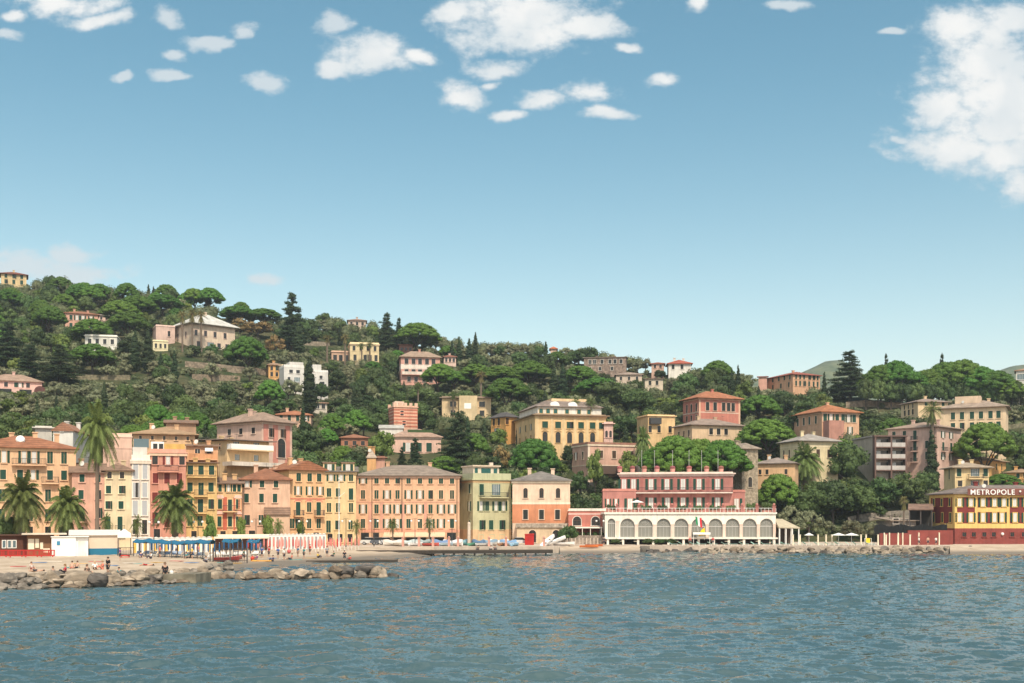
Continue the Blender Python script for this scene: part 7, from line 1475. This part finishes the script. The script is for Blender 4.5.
# tables and shrubs below the arcade
for i, px in enumerate((622, 636, 649, 661, 676, 727, 742, 758)):
    Y = YA - 3.2; r = simple('terrace_table', 'small round table with a pale cloth below the arcade, %s from the left' % ordinal(i), 'table', at(px, Y, 1.26), 0, 'tables below the arcade'); mb = MB(); mb.cyl((0,0,.70),(0,0,.76),.5,.5,12); mb.obj('top', CREAM, r); mb = MB(); mb.cyl((0,0,0),(0,0,.7),.05,.05,6); mb.cyl((0,0,0),(0,0,.04),.28,.25,10); mb.obj('leg', IRON, r)
for i, (px, wd) in enumerate(((615, 12), (648, 13), (659, 15), (670, 14))): tree('broad', px, 538.5, 0, wd, 'leafy hedge shrub below the arcade, %s from the left' % ordinal(i), YA - 4.2, 'shrubs below the arcade', 1.2)
r = simple('awning', 'green edged white awning under the middle of the arcade', 'awning', at(693, YA - 2.4, 3.6), face(700)); mb = MB(); mb.box(0, 18*YA/F*.95, 0, 2, 0, .12); mb.obj('roof', WHITE, r); mb = MB(); mb.box(0,18*YA/F*.95,-.03,-.003,-.3,.1); mb.obj('edge', WHITE, r)
for x in (.1, 3.3): mb = MB(); mb.cyl((x,.1,-2.4),(x,.1,0),.05,.05,6); mb.obj('post', WHITE, r)
# ------------------------------------------------------------------ people
SKIN = plain((.50,.30,.21), 'skin', .6, .05)
def skinned(name, verts, edges, rad, m, root=0, sub=1):
    me = bpy.data.meshes.new(name); me.from_pydata(verts, edges, []); o = bpy.data.objects.new(name, me); COL.objects.link(o)
    o.modifiers.new('s', 'SKIN'); 
    for i, sv in enumerate(me.skin_vertices[0].data): sv.radius = (rad[i], rad[i]); sv.use_root = (i == root)
    s = o.modifiers.new('d', 'SUBSURF'); s.levels = sub; s.render_levels = sub
    bpy.context.view_layer.update(); ev = o.evaluated_get(bpy.context.evaluated_depsgraph_get()); out = bpy.data.meshes.new_from_object(ev)
    bpy.data.objects.remove(o); out.materials.clear(); out.materials.append(m); out.name = name
    out.polygons.foreach_set('use_smooth', [True] * len(out.polygons)); return out
J = ['pelvis','waist','chest','neck','head','top','shL','elL','haL','shR','elR','haR','hiL','knL','anL','toL','hiR','knR','anR','toR']
E = [('pelvis','waist'),('waist','chest'),('chest','neck'),('neck','head'),('head','top'),('chest','shL'),('shL','elL'),('elL','haL'),('chest','shR'),('shR','elR'),('elR','haR'),('pelvis','hiL'),('hiL','knL'),('knL','anL'),('anL','toL'),('pelvis','hiR'),('hiR','knR'),('knR','anR'),('anR','toR')]
RB = dict(pelvis=.13,waist=.12,chest=.14,neck=.055,head=.10,top=.07,shL=.07,elL=.042,haL=.028,shR=.07,elR=.042,haR=.028,hiL=.095,knL=.06,anL=.04,toL=.035,hiR=.095,knR=.06,anR=.04,toR=.035)
SIT = dict(pelvis=(0,0,.13),waist=(0,.04,.32),chest=(0,.03,.52),neck=(0,0,.68),head=(0,-.03,.82),top=(0,-.02,.92),shL=(-.18,.03,.58),elL=(-.25,-.10,.36),haL=(-.12,-.36,.34),shR=(.18,.03,.58),elR=(.25,-.10,.36),haR=(.12,-.36,.34),
           hiL=(-.11,-.04,.12),knL=(-.15,-.42,.42),anL=(-.13,-.62,.07),toL=(-.13,-.80,.04),hiR=(.11,-.04,.12),knR=(.15,-.42,.42),anR=(.13,-.62,.07),toR=(.13,-.80,.04))
STAND = dict(pelvis=(0,0,.92),waist=(0,.01,1.10),chest=(0,0,1.32),neck=(0,0,1.48),head=(0,-.02,1.61),top=(0,-.01,1.70),shL=(-.18,0,1.40),elL=(-.25,.02,1.12),haL=(-.24,-.10,.88),shR=(.18,0,1.40),elR=(.25,.02,1.12),haR=(.24,-.10,.88),
             hiL=(-.10,0,.88),knL=(-.11,-.02,.49),anL=(-.11,.02,.08),toL=(-.12,-.14,.04),hiR=(.10,0,.88),knR=(.12,-.06,.49),anR=(.13,.08,.08),toR=(.14,-.07,.04))
LIE = dict(pelvis=(0,0,.12),waist=(.19,0,.12),chest=(.40,0,.13),neck=(.56,0,.14),head=(.70,0,.16),top=(.79,0,.16),shL=(.48,-.18,.12),elL=(.30,-.30,.07),haL=(.10,-.34,.05),shR=(.48,.18,.12),elR=(.62,.40,.07),haR=(.80,.30,.06),
           hiL=(-.05,-.10,.11),knL=(-.46,-.14,.26),anL=(-.84,-.13,.05),toL=(-.92,-.14,.14),hiR=(-.05,.10,.11),knR=(-.48,.12,.08),anR=(-.90,.12,.05),toR=(-.96,.13,.15))
BUSTUP = dict(SIT, elL=(-.28,.14,.34), haL=(-.26,.30,.06), elR=(.28,.14,.34), haR=(.26,.30,.06), waist=(0,.08,.32), chest=(0,.16,.50), neck=(0,.17,.66), head=(0,.14,.80), top=(0,.15,.90), shL=(-.18,.18,.56), shR=(.18,.18,.56), knL=(-.13,-.48,.20), anL=(-.12,-.85,.06), toL=(-.12,-.92,.15), knR=(.13,-.46,.28), anR=(.12,-.78,.06), toR=(.12,-.90,.10))
_sub = {}
def sub(P, names, grow, nm, m):
    key = (id(P), tuple(names), grow)
    if key in _sub: me = _sub[key].copy(); me.materials.clear(); me.materials.append(m); me.name = nm; return me
    _sub[key] = r_ = sub_(P, names, grow, nm, m); return r_
def sub_(P, names, grow, nm, m):
    idx = {n: i for i, n in enumerate(names)}; ed = [(idx[a], idx[b_]) for a, b_ in E if a in idx and b_ in idx]
    return skinned(nm, [P[n] for n in names], ed, [RB[n] + grow for n in names], m)
def body_extras(P):
    mb = MB(); hd = np.array(P['head']); up = np.array(P['top']) - hd; up = up / np.linalg.norm(up); f = np.array([0, -1, 0]) if abs(up[2]) > .7 else np.array([0, 0, 1.]); sd = np.cross(up, f)
    nose = hd + f * .105; mb.tube([nose + up * .02, nose + f * .022 - up * .015, nose - up * .03], [.008, .016, .010], 5)
    for s in (-1, 1): mb.ball(tuple(hd + sd * s * .1), (.02, .025, .032), 6, 4); mb.ball(tuple(hd + f * .096 + sd * s * .035 + up * .025), .011, 6, 4)
    mb.tube([hd + f * .1 - up * .05 - sd * .025, hd + f * .103 - up * .05, hd + f * .1 - up * .05 + sd * .025], [.006, .009, .006], 5)
    for a in 'LR':
        h = np.array(P['ha' + a]); e = np.array(P['el' + a]); d = h - e; d /= np.linalg.norm(d); s = np.cross(d, [0, 0, 1.]); s /= (np.linalg.norm(s) + 1e-6); n = np.cross(s, d)
        mb.tube([h, h + d * .05, h + d * .085], [.028, .036, .03], 7)
        for k in range(4): q = h + d * .08 + s * (-.03 + .02 * k); L = (.062, .075, .07, .055)[k]; mb.tube([q, q + d * L * .5, q + d * L * .85 - n * L * .4], [.010, .009, .006], 5)
        q = h + d * .03 + s * (-.035); mb.tube([q, q - s * .03 + d * .03, q - s * .03 + d * .06], [.011, .010, .007], 5)
    return mb
_body = {}
def person(label, px, Y, z, pose, rz, top=None, bottom=None, hair=(.03,.02,.015), sc=1.0, long_hair=False):
    P = {'sit': SIT, 'stand': STAND, 'lie': LIE, 'lean': BUSTUP}[pose]
    if pose not in _body:
        me = sub(P, J, 0, 'person', SKIN); ex = body_extras(P).mesh('extras', SKIN, True)
        V = [tuple(v.co) for v in me.vertices] + [tuple(v.co) for v in ex.vertices]; o = len(me.vertices)
        Fc = [tuple(p.vertices) for p in me.polygons] + [tuple(i + o for i in p.vertices) for p in ex.polygons]
        b_ = bpy.data.meshes.new('person'); b_.from_pydata(V, [], Fc); b_.materials.append(SKIN); b_.polygons.foreach_set('use_smooth', [True] * len(Fc)); _body[pose] = b_
    o = put('person', _body[pose], None, at(px, Y, z), rz, (sc, sc, sc)); tag(o, label, 'person')
    if top: put('shirt', sub(P, ['chest','waist','pelvis','shL','elL','shR','elR'], .016, 'shirt', plain(top, 'shirt_cloth', .9)), o)
    if bottom: put('trousers' if pose in ('sit','stand') else 'swimsuit', sub(P, ['pelvis','hiL','knL','hiR','knR'] + (['anL','anR'] if pose == 'sit' else []), .014, 'trousers', plain(bottom, 'trouser_cloth', .9)), o)
    hd = np.array(P['head']); up = np.array(P['top']) - hd; up = up / np.linalg.norm(up); bk = np.array([0, 1, 0]) if abs(up[2]) > .7 else np.array([0, 0, -1.])
    mb = MB(); mb.ball(tuple(hd + up * .045 + bk * .025), (.115, .115, .10), 12, 8)
    if long_hair: mb.tube([hd + bk * .07, hd + bk * .10 - up * .12, hd + bk * .10 - up * .26], [.09, .085, .04], 8)
    mb.obj('hair', plain(hair, 'hair', .7), o, smooth=True); return o
def pg(px, Y): return gz(px, Y) - .02
person('person in black sitting alone on the concrete block looking out to sea', 165, 119.8, .93, 'sit', .35, (.012,.012,.014), (.02,.02,.025), (.16,.10,.06), 1.3, True)
mb = MB(); mb.tube([(0,0,0),(0,0,.22),(0,0,.3)],[.2,.22,.1],10); mb.tube([(-.1,0,.28),(0,0,.42),(.1,0,.28)],[.02,.02,.02],5); tag(mb.obj('bag', WHITE, None, at(171.5, 119.8, .95)), 'white bag on the concrete block beside the person in black', 'bag')
person('large person in black standing on the rocks above the dark boulder', 108, 116.5, .98, 'stand', -.5, (.014,.014,.016), (.03,.03,.035), (.03,.02,.015), 1.06)
person('small person in teal sitting beside the large person in black', 119, 117, .85, 'sit', -.2, (.03,.20,.22), (.05,.06,.08), (.03,.02,.015), .95)
person('person in brown and white leaning back on the rocks left of the dark boulder', 88, 117.5, 1.0, 'lean', .9, (.12,.08,.06), (.03,.03,.04), (.08,.045,.03), 1.1, True)
person('person in a red top sitting above the near rocks', 65, 117, 1.05, 'sit', -1.0, (.45,.025,.05), (.02,.02,.03), (.25,.15,.07), 1.1, True)
person('dark haired person crouched low behind the near rocks', 53, 117, .9, 'sit', .5, (.30,.24,.20), (.05,.05,.06), (.02,.015,.012), 1.0, True)
person('sunbather lying on a towel below the red barriers', 37, 128, pg(37,128), 'lie', .1, None, (.05,.05,.06))
mb = MB(); mb.box(-1.1,1.1,-.45,.45,0,.02); tag(mb.obj('towel', plain((.22,.12,.07),'towel_brown',.95), None, at(37,128,pg(37,128)+.0), .1), 'brown towel under the sunbather below the red barriers', 'towel')
person('person sitting by the sunbather below the red barriers', 32, 131, pg(32,131), 'lean', .8, (.5,.42,.38), (.25,.04,.04), (.10,.05,.03))
person('left of two dark haired bathers sitting before the white beach cabin', 72, 133, pg(72,133), 'lean', .2, None, (.5,.06,.05), (.02,.015,.01))
person('right of two dark haired bathers sitting before the white beach cabin', 76.5, 133.5, pg(76,133), 'lean', -.3, None, (.05,.05,.06), (.02,.015,.01))
person('bather in white sitting before the blue banded canvas building', 95, 132, pg(95,132), 'lean', .5, (.72,.70,.68), (.03,.03,.03), (.5,.38,.22), 1.1)
person('bather in a pink top bending beside the bather in white', 102.5, 132.5, pg(102,132), 'sit', -.9, (.62,.18,.12), (.6,.2,.14), (.3,.2,.1), 1.1)
person('sunbather in red resting on the sand before the blue canopy', 147, 140, pg(147,140), 'lie', .15, None, (.35,.03,.03))
person('person in dark clothes standing at the waterline before the pink parasols', 344.5, 173, pg(344,173), 'stand', .2, (.02,.02,.03), (.03,.05,.06))
person('person in a red top crouching beside the one at the waterline', 350, 175, pg(350,175), 'sit', -.6, (.5,.03,.03), (.05,.03,.03))
for px, Y, tp, bt, lb in ((198,166,(.60,.20,.24),(.2,.2,.3),'person in pink standing under the right part of the blue canopy'),(176,168,(.7,.68,.66),(.1,.1,.2),'person in white standing under the middle of the blue canopy'),(262,172,(.06,.10,.30),(.04,.04,.06),'person in blue standing right of the small blue canopy'),(269,173,(.5,.03,.03),(.05,.05,.06),'person in red standing right of the small blue canopy'),(278,172,(.05,.12,.35),(.05,.05,.06),'person in blue shorts and shirt near the red ball buoy'),(310,183,(.45,.02,.02),(.04,.04,.05),'person in dark red standing among the pink parasols'),(298,176,(.04,.14,.25),(.3,.2,.15),'person in dark teal standing right of the red ball buoy')):
    person(lb, px, Y, pg(px, Y), 'stand', pr.uniform(-1.5,1.5), tp, bt)
for px, z, tp, lb in ((478, 1.05, (.03,.03,.03), 'person in black sitting on the long jetty'), (491, 1.05, (.55,.50,.48), 'person in pale clothes sitting on the long jetty'), (495, 1.05, (.05,.05,.08), 'person in navy sitting on the long jetty')): person(lb, px, 202.5, z - .2, 'sit', pr.uniform(-.4,.4), tp, (.05,.05,.06))
for px, tp, lb in ((919,(.75,.73,.7),'bather in white standing before the red wall'),(928,(.6,.35,.25),'bather in orange standing before the red wall'),(936,(.74,.72,.7),'bather in pale shirt before the right part of the red wall'),(604,(.04,.04,.05),'person in black standing below the left end of the arcade'),(713,(.5,.05,.06),'person in red standing below the arcade near the banner'),(690,(.6,.12,.1),'person in coral standing below the middle of the arcade')):
    person(lb, px, 220.8, 1.26, 'stand', pr.uniform(-.8,.8), tp, (.05,.05,.07))

# more of the beach crowd and its things
CL = [('navy',(.03,.04,.12)),('white',(.72,.70,.66)),('coral',(.62,.16,.11)),('teal',(.03,.22,.24)),('yellow',(.70,.48,.06)),('grey',(.30,.30,.31)),('dark green',(.03,.10,.05)),('purple',(.18,.06,.22))]
for i, (px, Y, pose) in enumerate(((141,160,'lean'),(151,158,'sit'),(160,161,'stand'),(186,160,'lean'),(192,157,'stand'),(206,155,'sit'),(244,163,'stand'),(256,166,'lean'),(273,165,'sit'),(284,169,'stand'),(291,171,'lean'),(304,174,'stand'),(318,177,'sit'),(327,180,'stand'),(333,182,'lean'),(120,152,'stand'))):
    cn, c = CL[i % 8]; person('%s figure in %s, %s scattered bather from the left on the beach' % ({'lean': 'seated', 'sit': 'crouching', 'stand': 'standing'}[pose], cn, ordinal(sorted([141,151,160,186,192,206,244,256,273,284,291,304,318,327,333,120]).index(px))), px, Y, pg(px, Y), pose, pr.uniform(-1.6,1.6), c, (.05,.05,.07))
TW = [((.55,.10,.10),'red'),((.10,.22,.45),'blue'),((.65,.60,.52),'cream'),((.10,.35,.33),'turquoise'),((.60,.36,.10),'orange')]
for i in range(20):
    px = 20 + i * 15.5 + pr.uniform(-4, 4); Y = curve(px, BF) + (quay(px) - curve(px, BF)) * pr.uniform(.34, .62); c, cn = TW[i % 5]
    mb = MB(); mb.box(-.9,.9,-.42,.42,0,.03); [mb.box(-.9,.9,y-.04,y+.04,.03,.034) for y in (-.25,0,.25)]
    tag(mb.obj('towel', [plain(c,'towel_cloth',.95)], None, at(px, Y, gz(px, Y) + .02), pr.uniform(-.6,.6)), '%s beach towel, %s loose towel from the left on the sand' % (cn, ordinal(i)), 'towel', 'towels spread on the sand')
